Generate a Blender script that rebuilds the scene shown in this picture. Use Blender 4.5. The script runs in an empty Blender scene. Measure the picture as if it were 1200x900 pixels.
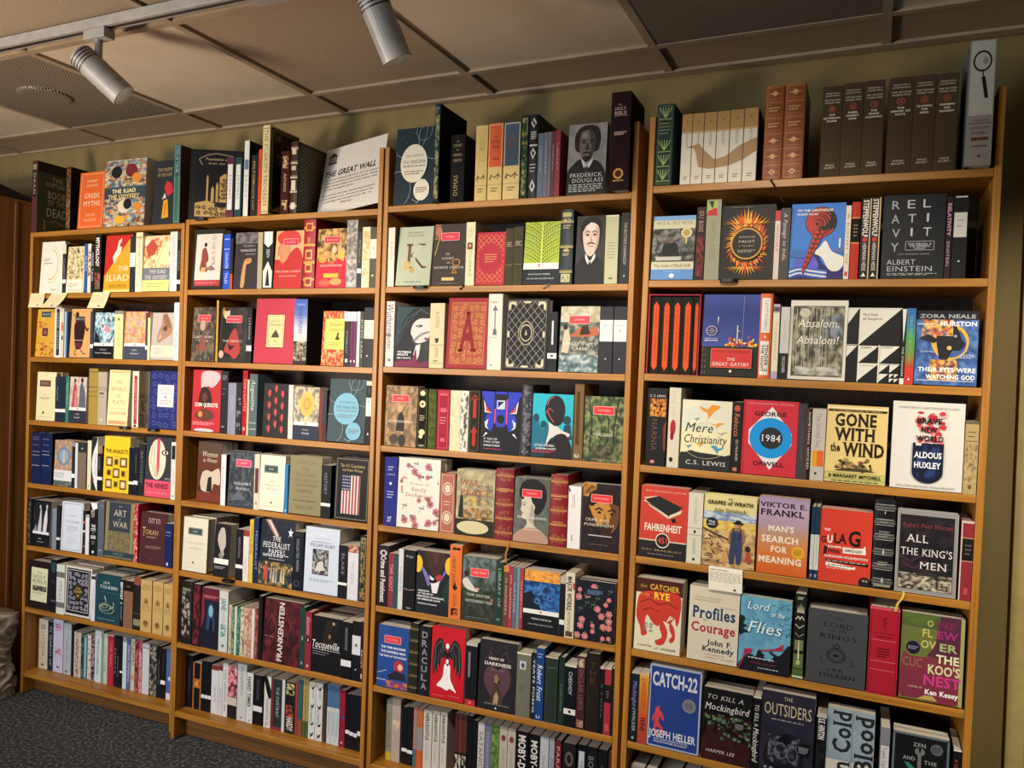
import bpy, math, random
from mathutils import Matrix, Vector
# ------------------------------------------------------------------ camera, world, light, exposure
SC = bpy.context.scene
COL = SC.collection
cd = bpy.data.cameras.new('camera'); cam = bpy.data.objects.new('camera', cd); COL.objects.link(cam)
cd.sensor_width = 36.0; cd.lens = 36.0 * 935.83 / 1200.0; cd.clip_start = 0.05; cd.clip_end = 60
cr, cu, cf = Vector((0.91552253, 0.40090282, 0.03309722)), Vector((-0.03545427, -0.00153949, 0.99937011)), Vector((-0.40070125, 0.91611929, -0.01280428))
cm = Matrix((cr, cu, -cf)).transposed().to_4x4(); cm.translation = Vector((3.085, -2.3816, 1.51)); cam.matrix_world = cm
SC.camera = cam
SC.view_settings.view_transform = 'Standard'; SC.view_settings.look = 'None'
SC.view_settings.exposure = -0.1; SC.view_settings.gamma = 1.0; SC.view_settings.use_curve_mapping = False
wd = bpy.data.worlds.new('world'); SC.world = wd; wd.use_nodes = True
wd.node_tree.nodes['Background'].inputs[0].default_value = (0.86, 0.93, 1.0, 1); wd.node_tree.nodes['Background'].inputs[1].default_value = 0.085
# the shelves are lit by the shop's spotlights above and behind the picture, plus the weak heads on the visible track
RY, RZ, HEAD_W = -1.75, 2.40, 3
def spot(loc, aim, watts, deg=60, soft=.04, blend=.65):
    l = bpy.data.lights.new('track_spot', 'SPOT'); l.energy = watts; l.color = (1.0, 0.885, 0.72)
    l.spot_size = math.radians(deg); l.spot_blend = blend; l.shadow_soft_size = soft
    o = bpy.data.objects.new('track_spot', l); COL.objects.link(o); o.location = loc
    o.rotation_euler = (Vector(aim) - Vector(loc)).to_track_quat('-Z', 'Y').to_euler()
for x, ax, az, watts in ((.15, .1, 1.25, 48), (1.0, .95, 1.25, 70), (1.9, 1.85, 1.28, 88), (2.75, 2.75, 1.25, 92)):
    spot((x, RY, RZ), (ax, 0, az), watts)
spot((4.5, RY, RZ), (3.72, .34, 1.1), 190, 46)
def area(name, loc, aim, sx, sy, watts, color):
    l = bpy.data.lights.new(name, 'AREA'); l.shape = 'RECTANGLE'; l.size = sx; l.size_y = sy; l.energy = watts; l.color = color
    o = bpy.data.objects.new(name, l); COL.objects.link(o); o.location = loc
    o.rotation_euler = (Vector(aim) - Vector(loc)).to_track_quat('-Z', 'Y').to_euler()
area('room_ceiling_light', (1.6, -3.4, 2.5), (1.6, -3.0, 0), 1.2, 1.2, 20, (1.0, 0.92, 0.82))
area('ceiling_fill_uplight', (.1, -2.2, 1.4), (.6, -1.0, 2.55), .4, .4, 52, (1.0, 0.80, 0.62))  # warm fill added to brighten the ceiling from below; no actual floor lamp
area('shop_window_daylight', (-0.6, -5.2, 1.6), (0.8, 0.0, 0.6), 1.8, 1.6, 115, (0.75, 0.87, 1.0))

# ------------------------------------------------------------------ colour and material helpers
def lin(h):
    if len(h) == 3: h = ''.join(c * 2 for c in h)
    v = [int(h[i:i + 2], 16) / 255 for i in (0, 2, 4)]
    return tuple(x / 12.92 if x <= .04045 else ((x + .055) / 1.055) ** 2.4 for x in v) + (1.0,)
_lin = lin
INK = 0.55
def newmat(name):
    m = bpy.data.materials.new(name); m.use_nodes = True
    nt = m.node_tree; return m, nt, nt.nodes['Principled BSDF'], nt.nodes, nt.links
def noise(nd, ln, coord, scale, detail=3, mapping=None):
    tc = nd.new('ShaderNodeTexCoord'); mp = nd.new('ShaderNodeMapping'); n = nd.new('ShaderNodeTexNoise')
    ln.new(tc.outputs[coord], mp.inputs[0]); ln.new(mp.outputs[0], n.inputs['Vector'])
    if mapping: mp.inputs['Scale'].default_value = mapping
    n.inputs['Scale'].default_value = scale; n.inputs['Detail'].default_value = detail
    return n
def ramp(nd, ln, src, stops):
    r = nd.new('ShaderNodeValToRGB'); ln.new(src, r.inputs[0])
    e = r.color_ramp.elements
    while len(e) < len(stops): e.new(0.5)
    for q, (p, c) in zip(e, stops): q.position = p; q.color = lin(c)
    return r
def bump(nd, ln, src, b, strength, dist=0.002):
    k = nd.new('ShaderNodeBump'); k.inputs['Strength'].default_value = strength; k.inputs['Distance'].default_value = dist
    ln.new(src, k.inputs['Height']); ln.new(k.outputs[0], b.inputs['Normal'])
def wood(name, a, b_, c, axis, rough=0.42):
    m, nt, b, nd, ln = newmat(name)
    sc = {'x': (1.2, 30, 30), 'z': (30, 30, 1.2), 'y': (30, 1.2, 30)}[axis]
    n = noise(nd, ln, 'Object', 2.2, 6, sc); r = ramp(nd, ln, n.outputs[0], [(0.28, a), (0.5, b_), (0.72, c)])
    ln.new(r.outputs[0], b.inputs['Base Color']); b.inputs['Roughness'].default_value = rough; bump(nd, ln, n.outputs[0], b, 0.12)
    return m
def noisy(name, stops, scale, rough=0.7, detail=4, bs=0.3, mapping=None, dist=0.002):
    m, nt, b, nd, ln = newmat(name)
    n = noise(nd, ln, 'Object', scale, detail, mapping); r = ramp(nd, ln, n.outputs[0], stops)
    ln.new(r.outputs[0], b.inputs['Base Color']); b.inputs['Roughness'].default_value = rough; bump(nd, ln, n.outputs[0], b, bs, dist)
    return m
def printed(name, rough, nscale, bs, spec=0.35):
    m, nt, b, nd, ln = newmat(name)
    at = nd.new('ShaderNodeAttribute'); at.attribute_name = 'Col'
    n = noise(nd, ln, 'Object', nscale, 3); mr = nd.new('ShaderNodeMapRange')
    mr.inputs[3].default_value = 0.93; mr.inputs[4].default_value = 1.07; ln.new(n.outputs[0], mr.inputs[0])
    mx = nd.new('ShaderNodeMix'); mx.data_type = 'RGBA'; mx.blend_type = 'MULTIPLY'; mx.inputs[0].default_value = 1.0
    ln.new(at.outputs['Color'], mx.inputs[6]); ln.new(mr.outputs[0], mx.inputs[7]); ln.new(mx.outputs[2], b.inputs['Base Color'])
    b.inputs['Roughness'].default_value = rough; b.inputs['Specular IOR Level'].default_value = spec
    bump(nd, ln, n.outputs[0], b, bs, 0.0006)
    return m
M_PAPER = printed('printed_cover_paper', 0.5, 60, 0.05, 0.22)
M_CLOTH = printed('book_cloth', 0.72, 900, 0.35, 0.15)
M_LEATH = printed('tooled_leather', 0.42, 260, 0.4, 0.3)
def pagemat():
    m, nt, b, nd, ln = newmat('page_block_paper')
    n = noise(nd, ln, 'Object', 1.0, 2, (900, 900, 6)); r = ramp(nd, ln, n.outputs[0], [(0.3, 'b4aa98'), (0.7, 'e2dccf')])
    ln.new(r.outputs[0], b.inputs['Base Color']); b.inputs['Roughness'].default_value = 0.85
    return m
M_PAGE = pagemat()
M_OAKZ = wood('oak_upright', '8c581a', 'a87024', 'ba8432', 'z')
M_OAKX = wood('oak_shelf_board', '8c581a', 'a87024', 'ba8432', 'x')
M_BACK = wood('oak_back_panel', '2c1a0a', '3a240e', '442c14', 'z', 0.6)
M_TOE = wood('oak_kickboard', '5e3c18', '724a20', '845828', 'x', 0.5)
M_CAB = wood('walnut_cabinet', '6a4020', '7c4c26', '8a5a30', 'z')
M_WALL = noisy('olive_wallcovering', [(0.3, '7a693c'), (0.5, '7f6e41'), (0.7, '857346')], 14, 0.75, 5, 0.25, (1, 1, 0.12))
M_TRIM = noisy('olive_trim_paint', [(0.3, 'a89a62'), (0.7, 'b4a66c')], 20, 0.5, 2, 0.05)
M_CARPET = noisy('charcoal_carpet', [(0.3, '181a1a'), (0.5, '3c3f42'), (0.68, '74787a')], 75, 1.0, 6, 1.0, None, 0.006)
M_TILE = noisy('mineral_tile', [(0.3, '8c7860'), (0.5, '9c8870'), (0.7, 'a8957c')], 170, 0.9, 6, 0.5)
M_TILES = noisy('smooth_tile', [(0.3, 'c4b49c'), (0.7, 'cebea8')], 6, 0.85, 3, 0.05)
M_GRID = noisy('white_t_bar', [(0.3, '94846e'), (0.7, 'a4947c')], 12, 0.5, 2, 0.05)
M_WHITE = noisy('white_enamel', [(0.3, '8e8c88'), (0.7, '9c9a96')], 30, 0.4, 2, 0.03)
M_BLACK = noisy('black_plastic', [(0.3, '0c0c0e'), (0.7, '16161a')], 60, 0.45, 2, 0.05)
M_NOTE = printed('note_card', 0.8, 80, 0.05, 0.1)
M_STONE = noisy('weathered_stone', [(0.25, '7c786c'), (0.5, 'b4b0a2'), (0.75, 'd4d0c2')], 24, 0.9, 8, 0.8, None, 0.004)
def ventmat():
    m, nt, b, nd, ln = newmat('perforated_vent')
    tc = nd.new('ShaderNodeTexCoord'); mp = nd.new('ShaderNodeMapping'); ln.new(tc.outputs['Object'], mp.inputs[0]); mp.inputs['Scale'].default_value = (95, 95, 95)
    mp.inputs['Rotation'].default_value = (0, 0, math.radians(45))
    v = nd.new('ShaderNodeTexVoronoi'); v.inputs['Randomness'].default_value = 0.0; v.inputs['Scale'].default_value = 1.0; v.voronoi_dimensions = '2D'; ln.new(mp.outputs[0], v.inputs['Vector'])
    r = ramp(nd, ln, v.outputs['Distance'], [(0.30, '0e0c0a'), (0.36, '8a8070')]); ln.new(r.outputs[0], b.inputs['Base Color']); b.inputs['Roughness'].default_value = 0.6
    return m
M_VENT = ventmat()
def lensmat():
    m, nt, b, nd, ln = newmat('lamp_lens'); b.inputs['Emission Color'].default_value = (1, 0.82, 0.58, 1); b.inputs['Emission Strength'].default_value = 1.5
    n = noise(nd, ln, 'Object', 40, 2); bump(nd, ln, n.outputs[0], b, 0.1); return m
M_LENS = lensmat()

# ------------------------------------------------------------------ mesh builder with per-face colour
class PB:
    def __init__(s): s.v = []; s.f = []; s.c = []; s.mi = []
    def poly(s, pts, col, mi=0):
        n = len(s.v); s.v += [tuple(p) for p in pts]; s.f.append(tuple(range(n, n + len(pts))))
        s.c.append([col] * len(pts) if not isinstance(col, list) else col); s.mi.append(mi)
    def box(s, x0, x1, y0, y1, z0, z1, col=(.5, .5, .5, 1), mi=0):
        n = len(s.v); s.v += [(x, y, z) for z in (z0, z1) for y in (y0, y1) for x in (x0, x1)]
        for q in ((0, 2, 3, 1), (4, 5, 7, 6), (0, 1, 5, 4), (2, 6, 7, 3), (0, 4, 6, 2), (1, 3, 7, 5)):
            s.f.append(tuple(n + i for i in q)); s.c.append([col] * 4); s.mi.append(mi)
    def mesh(s, vs, fs, col, mi=0):
        n = len(s.v); s.v += vs
        for q in fs: s.f.append(tuple(n + i for i in q)); s.c.append([col] * len(q)); s.mi.append(mi)
    def lathe(s, prof, n=24, M=None, col=(.5, .5, .5, 1), mi=0):
        b = len(s.v)
        for r, z in prof:
            for k in range(n):
                a = 2 * math.pi * k / n; p = Vector((r * math.cos(a), r * math.sin(a), z)); s.v.append(tuple(M @ p if M else p))
        for i in range(len(prof) - 1):
            for k in range(n):
                s.f.append((b + i * n + k, b + i * n + (k + 1) % n, b + (i + 1) * n + (k + 1) % n, b + (i + 1) * n + k)); s.c.append([col] * 4); s.mi.append(mi)
    def add(s, o, M):
        n = len(s.v); s.v += [tuple(M @ Vector(p)) for p in o.v]; s.f += [tuple(n + i for i in q) for q in o.f]; s.c += o.c; s.mi += o.mi
    def build(s, name, mats, parent=None, M=None, smooth=False, bevel=0):
        me = bpy.data.meshes.new(name); me.from_pydata(s.v, [], s.f)
        for m in (mats if isinstance(mats, (list, tuple)) else [mats]): me.materials.append(m)
        me.polygons.foreach_set('material_index', s.mi)
        at = me.color_attributes.new('Col', 'FLOAT_COLOR', 'CORNER')
        flat = [x for fc in s.c for c in fc for x in c]; at.data.foreach_set('color', flat)
        if smooth: me.polygons.foreach_set('use_smooth', [True] * len(s.f))
        me.update()
        o = bpy.data.objects.new(name, me); COL.objects.link(o)
        if parent: o.parent = parent
        if M is not None: o.matrix_world = M
        if bevel:
            b = o.modifiers.new('bevel', 'BEVEL'); b.width = bevel; b.segments = 2; b.limit_method = 'ANGLE'
        return o
def tag(o, label=None, cat=None, group=None, kind=None):
    if label: o['label'] = label
    if cat: o['category'] = cat
    if group: o['group'] = group
    if kind: o['kind'] = kind
    return o
def empty(name, M):
    o = bpy.data.objects.new(name, None); COL.objects.link(o); o.empty_display_size = 0.02; o.matrix_world = M; return o

# ------------------------------------------------------------------ lettering
GC = {}
_fc = bpy.data.curves.new('glyph', 'FONT'); _fc.size = 1.0; _fc.resolution_u = 2; _fo = bpy.data.objects.new('glyph', _fc); COL.objects.link(_fo)
def _raw(txt, off):
    _fc.body = txt; _fc.offset = off
    bpy.context.view_layer.update(); dg = bpy.context.evaluated_depsgraph_get()
    e = _fo.evaluated_get(dg); me = e.to_mesh()
    v = [(p.co.x, p.co.y) for p in me.vertices]; f = [tuple(q.vertices) for q in me.polygons]; e.to_mesh_clear()
    return v, f
def glyph(ch, bold, serif):
    k = (ch, bold, serif)
    if k in GC: return GC[k]
    off = {0: -0.002 if serif else 0.0, 1: 0.028, 2: 0.038}[bold]
    if ch == ' ':
        GC[k] = ([], [], 0.32); return GC[k]
    v, f = _raw(ch, off); v2, _ = _raw(ch + ch, off)
    adv = max(p[0] for p in v2) - max(p[0] for p in v) if v else 0.3
    if serif and v:
        cnt = {}
        for q in f:
            for a, b in zip(q, q[1:] + q[:1]): cnt[(min(a, b), max(a, b))] = cnt.get((min(a, b), max(a, b)), 0) + 1
        y0 = min(p[1] for p in v); y1 = max(p[1] for p in v); v = list(v); f = list(f)
        for (a, b), c in cnt.items():
            if c > 1: continue
            p, q = v[a], v[b]
            if abs(p[1] - q[1]) < 0.004 and abs(p[0] - q[0]) < 0.2 and abs(p[0] - q[0]) > 0.03 and (abs(p[1] - y0) < 0.01 or abs(p[1] - y1) < 0.01):
                s = 1 if abs(p[1] - y0) < 0.01 else -1; xa, xb = min(p[0], q[0]) - 0.055, max(p[0], q[0]) + 0.055; n = len(v)
                v += [(xa, p[1]), (xb, p[1]), (xb, p[1] + s * 0.05), (xa, p[1] + s * 0.05)]; f.append((n, n + 1, n + 2, n + 3) if s > 0 else (n + 3, n + 2, n + 1, n))
    GC[k] = (v, f, adv); return GC[k]
CAP = 0.682
def layout(txt, style):
    bold, serif, ital = 2 if 'x' in style else int('b' in style), 's' in style, 'i' in style
    x = 0.0; V = []; F = []
    for ch in txt:
        v, f, adv = glyph(ch, bold, serif); n = len(V)
        V += [(x + p[0] + (0.24 * p[1] if ital else 0), p[1]) for p in v]; F += [tuple(n + i for i in q) for q in f]; x += adv + (0.05 if serif else 0.02)
    if V:
        a = min(p[0] for p in V); b = max(p[0] for p in V)
    else: a, b = 0, 1
    return V, F, a, b

def lin(c):
    # printed inks: dark inks are deeper than the paper-white scale suggests
    q = _lin(c); l = .3 * q[0] + .6 * q[1] + .1 * q[2]; k = INK + (1 - INK) * min(1.0, l / .10)
    return (q[0] * k, q[1] * k, q[2] * k, 1.0)
# ------------------------------------------------------------------ cover design vocabulary (normalised 0..1 cover coordinates)
def R(x0, y0, x1, y1, c): return [('p', c, [(x0, y0), (x1, y0), (x1, y1), (x0, y1)])]
def PA(c, *q): return [('p', c, [(q[i], q[i + 1]) for i in range(0, len(q), 2)])]
def P(c, *q):
    p = [(q[i], q[i + 1]) for i in range(0, len(q), 2)]; n = len(p)
    if n < 6: return [('p', c, p)]
    r = []
    for i in range(n):                                   # closed Catmull-Rom curve; corners on the cover edge stay sharp
        a, b, d, e = p[i - 1], p[i], p[(i + 1) % n], p[(i + 2) % n]; r.append(b)
        edge = lambda t: t[0] <= .001 or t[0] >= .999 or t[1] <= .001 or t[1] >= .999
        if edge(b) and edge(d): continue
        for t in (.25, .5, .75):
            f = lambda k: .5 * (2 * b[k] + (d[k] - a[k]) * t + (2 * a[k] - 5 * b[k] + 4 * d[k] - e[k]) * t * t + (3 * b[k] - a[k] - 3 * d[k] + e[k]) * t ** 3)
            r.append((f(0), f(1)))
    return [('p', c, r)]
def E(cx, cy, rx, ry, c, n=20): return [('p', c, [(cx + rx * math.cos(2 * math.pi * k / n), cy + ry * math.sin(2 * math.pi * k / n)) for k in range(n)])]
def band(cx, cy, rx, ry, th, c, a0=0, a1=360, n=24):
    r = []; k2 = 1 - th / rx
    for k in range(n):
        a, b = math.radians(a0 + (a1 - a0) * k / n), math.radians(a0 + (a1 - a0) * (k + 1) / n)
        r.append(('p', c, [(cx + rx * math.cos(a), cy + ry * math.sin(a)), (cx + rx * math.cos(b), cy + ry * math.sin(b)), (cx + rx * k2 * math.cos(b), cy + ry * k2 * math.sin(b)), (cx + rx * k2 * math.cos(a), cy + ry * k2 * math.sin(a))]))
    return [('g', r)]
def O(cx, cy, rx, ry, th, c): return band(cx, cy, rx, ry, th, c)
def ARC(cx, cy, rx, ry, a0, a1, c, th, dots=0):
    if not dots: return band(cx, cy, rx, ry, th, c, a0, a1)
    return [('g', sum([E(cx + rx * math.cos(math.radians(a0 + (a1 - a0) * k / 22)), cy + ry * math.sin(math.radians(a0 + (a1 - a0) * k / 22)), th, th * .62, c, 8) for k in range(23)], []))]
def C(c, wd_, *q): return [('c', c, wd_, [(q[i], q[i + 1]) for i in range(0, len(q), 2)])]
def T(t, cx, cy, w, h, c, st=''): return [('t', t, cx, cy, w, h, c, st, 0)]
def V(t, cx, cy, ln_, wd_, c, st=''): return [('t', t, cx, cy, ln_, wd_, c, st, 1)]
def VU(t, cx, cy, ln_, wd_, c, st=''): return [('t', t, cx, cy, ln_, wd_, c, st, 2)]
def VS(t, cx, yt, tot, c, wf=.12):
    n = len(t); return sum([T(ch, cx, yt - tot * (k + .5) / n, wf, tot / n * .72, c, 'b') for k, ch in enumerate(t) if ch != ' '], [])
def L(x0, x1, y0, y1, n, c):
    rnd = random.Random(int(x0 * 977 + y0 * 3571 + n)); r = []
    for k in range(n):
        y = y1 - (y1 - y0) * (k + .5) / n; t = min(.007, (y1 - y0) / n * .32); x = x0; xe = x1 if k < n - 1 or n == 1 else x0 + (x1 - x0) * .8
        while x < xe - .01:
            w = rnd.uniform(.05, .15) * (x1 - x0) + .01; r.append(('p', c, [(x, y - t), (min(x + w, xe), y - t), (min(x + w, xe), y + t), (x, y + t)])); x += w + .03 * (x1 - x0) + .004
    return [('g', r)]
def M(x0, y0, x1, y1, nx, ny, seed, pal): return [('m', x0, y0, x1, y1, nx, ny, seed, pal.split())]
def G(x0, y0, x1, y1, pal): return [('v', x0, y0, x1, y1, pal.split())]
def FRB(x0, y0, x1, y1, c, th):
    return [('f', x0, y0, x1, y1, c, th)]
def FR(ix, iy, c, th): return FRB(ix, iy, 1 - ix, 1 - iy, c, th)
def SCR(x0, y0, x1, y1, n, c, seed):
    rnd = random.Random(seed); r = []; k = max(1, round(math.sqrt(n * (x1 - x0) / max(.1, (y1 - y0)) * .7))); rows = max(1, math.ceil(n / k))
    for j in range(rows):
        for i in range(k):
            cx = x0 + (x1 - x0) * (i + .5 + rnd.uniform(-.15, .15)) / k; cy = y0 + (y1 - y0) * (j + .5 + rnd.uniform(-.15, .15)) / rows
            rx = (x1 - x0) / k * .46; ry = (y1 - y0) / rows * .46; a = rnd.uniform(0, 6.28); s = rnd.choice((-1, 1))
            r += C(c, .016, *[q for t in range(9) for q in (cx + rx * (1 - t * .1) * math.cos(a + s * t * .8), cy + ry * (1 - t * .1) * math.sin(a + s * t * .8))])
            r += E(cx + rx * .3 * math.cos(a), cy + ry * .3 * math.sin(a), rx * .2, ry * .2, c, 8)
    return [('g', r)]
def LAT(x0, y0, x1, y1, nx, ny, wd_, c):
    r = []; dx, dy = (x1 - x0) / nx, (y1 - y0) / ny
    for i in range(nx):
        for j in range(ny):
            a, b = x0 + i * dx, y0 + j * dy
            r += C(c, wd_, a, b + dy / 2, a + dx / 2, b + dy, a + dx, b + dy / 2, a + dx / 2, b, a, b + dy / 2)
    return [('g', r)]
def BN(n, c): return [('g', sum([R(0, (k + .5) / n - .012, 1, (k + .5) / n + .012, c) + R(0, (k + .5) / n + .02, 1, (k + .5) / n + .025, c) for k in range(n)], []))]
def BNL(c): return [('g', sum([R(.06, (k + .5) / 6 - .03, .94, (k + .5) / 6 - .024, c) + R(.06, (k + .5) / 6 + .032, .94, (k + .5) / 6 + .038, c) for k in range(6)], []))]
def PG(pal, t1, t2, seed, base='17181c'):
    return M(0, .3, 1, 1, 10, 9, seed, pal) + R(0, .27, 1, .335, 'e4e4e0') + E(.5, .302, .035, .022, 'c8783a') + R(0, 0, 1, .27, base) + T(t1, .5, .19, .04 * len(t1), .028, 'c8c8cc') + T(t2, .5, .12, min(.8, .042 * len(t2)), .028, 'e4e4e8')
def EV(pal, a, t1, t2, seed):
    return M(0, 0, 1, 1, 8, 11, seed, pal) + R(.22, .73, .78, .86, 'd8384a') + FRB(.22, .73, .78, .86, 'f0c0b0', .012) + T(a, .5, .795, .34, .03, 'f0c8c0', 's') + T(t1, .5, .45, .86, .04, 'dcd4c8', 's') + T(t2, .5, .375, .4, .035, 'dcd4c8', 's')
def FLO(pet, core, leaf, n):
    rnd = random.Random(n * 7); r = []; pts = []
    for k in range(n * 30):
        if len(pts) >= n: break
        x, y = rnd.uniform(.06, .94), rnd.uniform(.04, .96)
        if all((x - a) ** 2 + ((y - b) * 1.5) ** 2 > .02 for a, b in pts): pts.append((x, y))
    for i, (x, y) in enumerate(pts):
        a0 = rnd.uniform(0, 6.28); s = .085 if i % 3 else .06
        if i % 4 == 3:
            r += C(leaf, .01, x - .06, y - .05, x, y, x + .05, y + .05) + E(x - .03, y + .015, .03, .012, leaf, 8) + E(x + .04, y + .01, .03, .012, leaf, 8); continue
        r += E(x + .08 * math.cos(a0 + .6), y + .06 * math.sin(a0 + .6), .035, .018, leaf, 8)
        for p in range(6):
            a = a0 + p * 1.047; r += E(x + s * .62 * math.cos(a), y + s * .42 * math.sin(a), s * .42, s * .28, pet, 8)
        r += E(x, y, s * .34, s * .23, core, 8)
    return [('g', r)]
def SQ():
    r = []
    for j in range(3):
        for i in range(3):
            x, y = .1 + i * .28, .06 + j * .2; a = (i + j) % 2 == 0
            r += R(x, y, x + .25, y + .17, '6a4a20' if a else 'e8c428') + R(x + .045, y + .03, x + .205, y + .14, 'e4c08a' if a else '8a6a2a') + R(x + .08, y + .055, x + .17, y + .115, 'f0dcb8' if a else '4a3214')
    return r
def HEB():
    r = []
    for k in range(4):
        x = .3 + k * .12; r += R(x, .87, x + .09, .885, 'c8a8a8') + R(x + .07, .79, x + .09, .88, 'c8a8a8')
        if k != 2: r += R(x + .005, .79, x + .02, .85, 'c8a8a8')
    return [('g', r)]
def EMB():
    c = '7a5a2c'; return L(.12, .88, .8, .92, 4, '96763e') + E(.5, .6, .26, .05, 'a88a52') + P(c, .3, .52, .5, .66, .7, .52, .5, .56) + SCR(.15, .44, .85, .54, 3, '8a6a38', 4) + R(.1, .42, .9, .425, c) + P(c, .25, .17, .5, .1, .75, .17, .6, .22, .4, .22) + SCR(.2, .08, .8, .2, 3, '8a6a38', 6)
def CAS():
    g = 'c0a060'; r = FR(.06, .04, '3a3a3c', .006)
    r += C('a89878', .012, .2, .78, .14, .86, .26, .92, .42, .95, .6, .93, .8, .9, .9, .84, .8, .8) + T('Fountains of Story', .54, .87, .58, .04, 'b8a880', 'i') + T('from the desert', .55, .81, .5, .03, 'b8a880', 'i')
    r += PA(g, .1, .05, .1, .24, .3, .28, .5, .22, .7, .26, .92, .2, .92, .05) + PA('15161c', .42, .2, .5, .4, .62, .42, .68, .22, .55, .18)
    for x, w, h in ((.28, .03, .6), (.36, .05, .44), (.5, .16, .62), (.44, .04, .5), (.7, .04, .48), (.76, .05, .42), (.84, .03, .36)):
        r += PA(g, x, .26, x, h, x + w / 2, h + .05, x + w, h, x + w, .26)
    r += SCR(.5, .3, .66, .6, 6, '15161c', 3) + SCR(.12, .07, .9, .2, 14, '4a3c20', 5)
    return r
def CHI():
    rnd = random.Random(5); r = FR(.04, .025, '3c363a', .012)
    for i in range(3):
        for j in range(4):
            x, y = .24 + i * .27, .16 + j * .22 + (.09 if i % 2 else 0)
            if y > .92: continue
            r += P('b84a44', x - .05, y + .05, x + .05, y + .05, x + .06, y - .02, x + .01, y - .09, x - .06, y - .03) + C('6a5a44', .012, x, y + .05, x + .02, y + .09) + C('7a4a3a', .01, x - .08, y - .04, x - .12, y + .04, x - .08, y + .08)
    return r
def PRI(c):
    dk = '2c4450'; ln_ = 'a8b8b8'
    rnd = random.Random(9); r = []
    for k in range(46): r += E(rnd.random(), rnd.random(), .006, .004, '8aa0a4', 6)
    r += O(1.0, .85, .42, .28, .008, ln_) + O(.1, .2, .34, .24, .008, ln_) + O(.72, .95, .2, .13, .006, ln_) + O(.3, 1.0, .5, .4, .006, ln_) + E(.49, .53, .34, .25, c, 32) + E(.72, .18, .2, .14, c, 28)
    r += T('ISAAC NEWTON', .5, .63, .44, .028, '55504a', 's') + T('THE PRINCIPIA', .5, .55, .58, .04, '4a4640', 's') + L(.22, .78, .48, .51, 1, '7a766c') + L(.26, .74, .38, .44, 2, '7a766c') + L(.58, .86, .14, .22, 3, '7a766c') + C(ln_, .01, .5, .06, .62, .02, .72, .06, .6, .0)
    return r
def FLAG():
    r = R(.2, .1, .74, .72, 'd8d0cc')
    for k in range(6): r += R(.24 + k * .09, .1, .285 + k * .09, .72, '9a3a40')
    r += R(.2, .47, .46, .72, '2c3460')
    for i in range(5):
        for j in range(5): r += E(.235 + i * .048, .495 + j * .05, .012, .01, 'e0e0e4', 6)
    return r
def FED():
    rnd = random.Random(3); r = M(0, .5, 1, 1, 8, 6, 7, '1c2236 242a40 2a3048 20263a') + PA('a87a74', .12, 1, .3, 1, .55, .78, .48, .72) + PA('dccfc8', .2, 1, .26, 1, .52, .77, .5, .74) + PA('dde', .8, .86, .86, .86, .88, .91, .9, .86, .96, .86, .91, .82, .93, .77, .88, .8, .83, .77, .85, .82)
    r += M(0, 0, 1, .36, 9, 5, 6, '3a3a2e 8a7440 5a5a44 2a2c2a a8884a')
    for k in range(13):
        x = .05 + k * .075; y = .12 + rnd.uniform(-.03, .05); c = rnd.choice(('2c3440', 'c8b898', '6a4030', '8a9aa8', '3a4a34')); r += PA(c, x, y - .06, x + .02, y + .12, x + .05, y + .12, x + .07, y - .06) + E(x + .035, y + .15, .02, .018, 'd0a888', 8)
    r += PA('b84a34', .16, .08, .18, .3, .28, .3, .3, .08) + E(.23, .34, .03, .025, 'd8b090', 8)
    r += T('THE', .5, .72, .24, .07, 'e8ecf0', 's') + T('FEDERALIST', .5, .62, .78, .085, 'e8ecf0', 's') + T('PAPERS', .52, .52, .48, .075, 'e8ecf0', 's') + L(.12, .9, .44, .485, 2, 'c8ccd4') + L(.3, .75, .4, .42, 1, 'a8acb4')
    return r
def BIRD():
    r = []
    for y, s in ((.93, 1), (.62, 1.3), (.3, 1), (.12, 1.1)):
        r += P('1c1e22', .2, y, .5, y - .03 * s, .85, y + .02, .7, y - .05 * s, .45, y - .06 * s)
    return r + V('THE BIRDS', .4, .45, .3, .3, '5a5e62') + V('STORIES', .6, .8, .16, .3, '7a7e82') + E(.4, .05, .12, .015, '445', 8)
def CW(c, tc):
    return R(0, .42, 1, 1, c) + FRB(0.02, .42, .98, .985, 'd8c088', .05) + T('THE', .52, .82, .3, .03, tc, 's') + T('CIVIL', .52, .76, .62, .05, tc, 's') + T('WAR', .52, .69, .5, .05, tc, 's') + L(.3, .75, .52, .55, 1, tc) + C('4a4030', .05, .1, .28, .3, .32, .5, .29, .7, .33, .9, .3) + C('4a4030', .04, .2, .26, .22, .34) + C('4a4030', .04, .7, .27, .76, .35) + L(.25, .75, .1, .17, 2, '7a6a48') + R(0, .2, 1, .205, '8a7a50')
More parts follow.
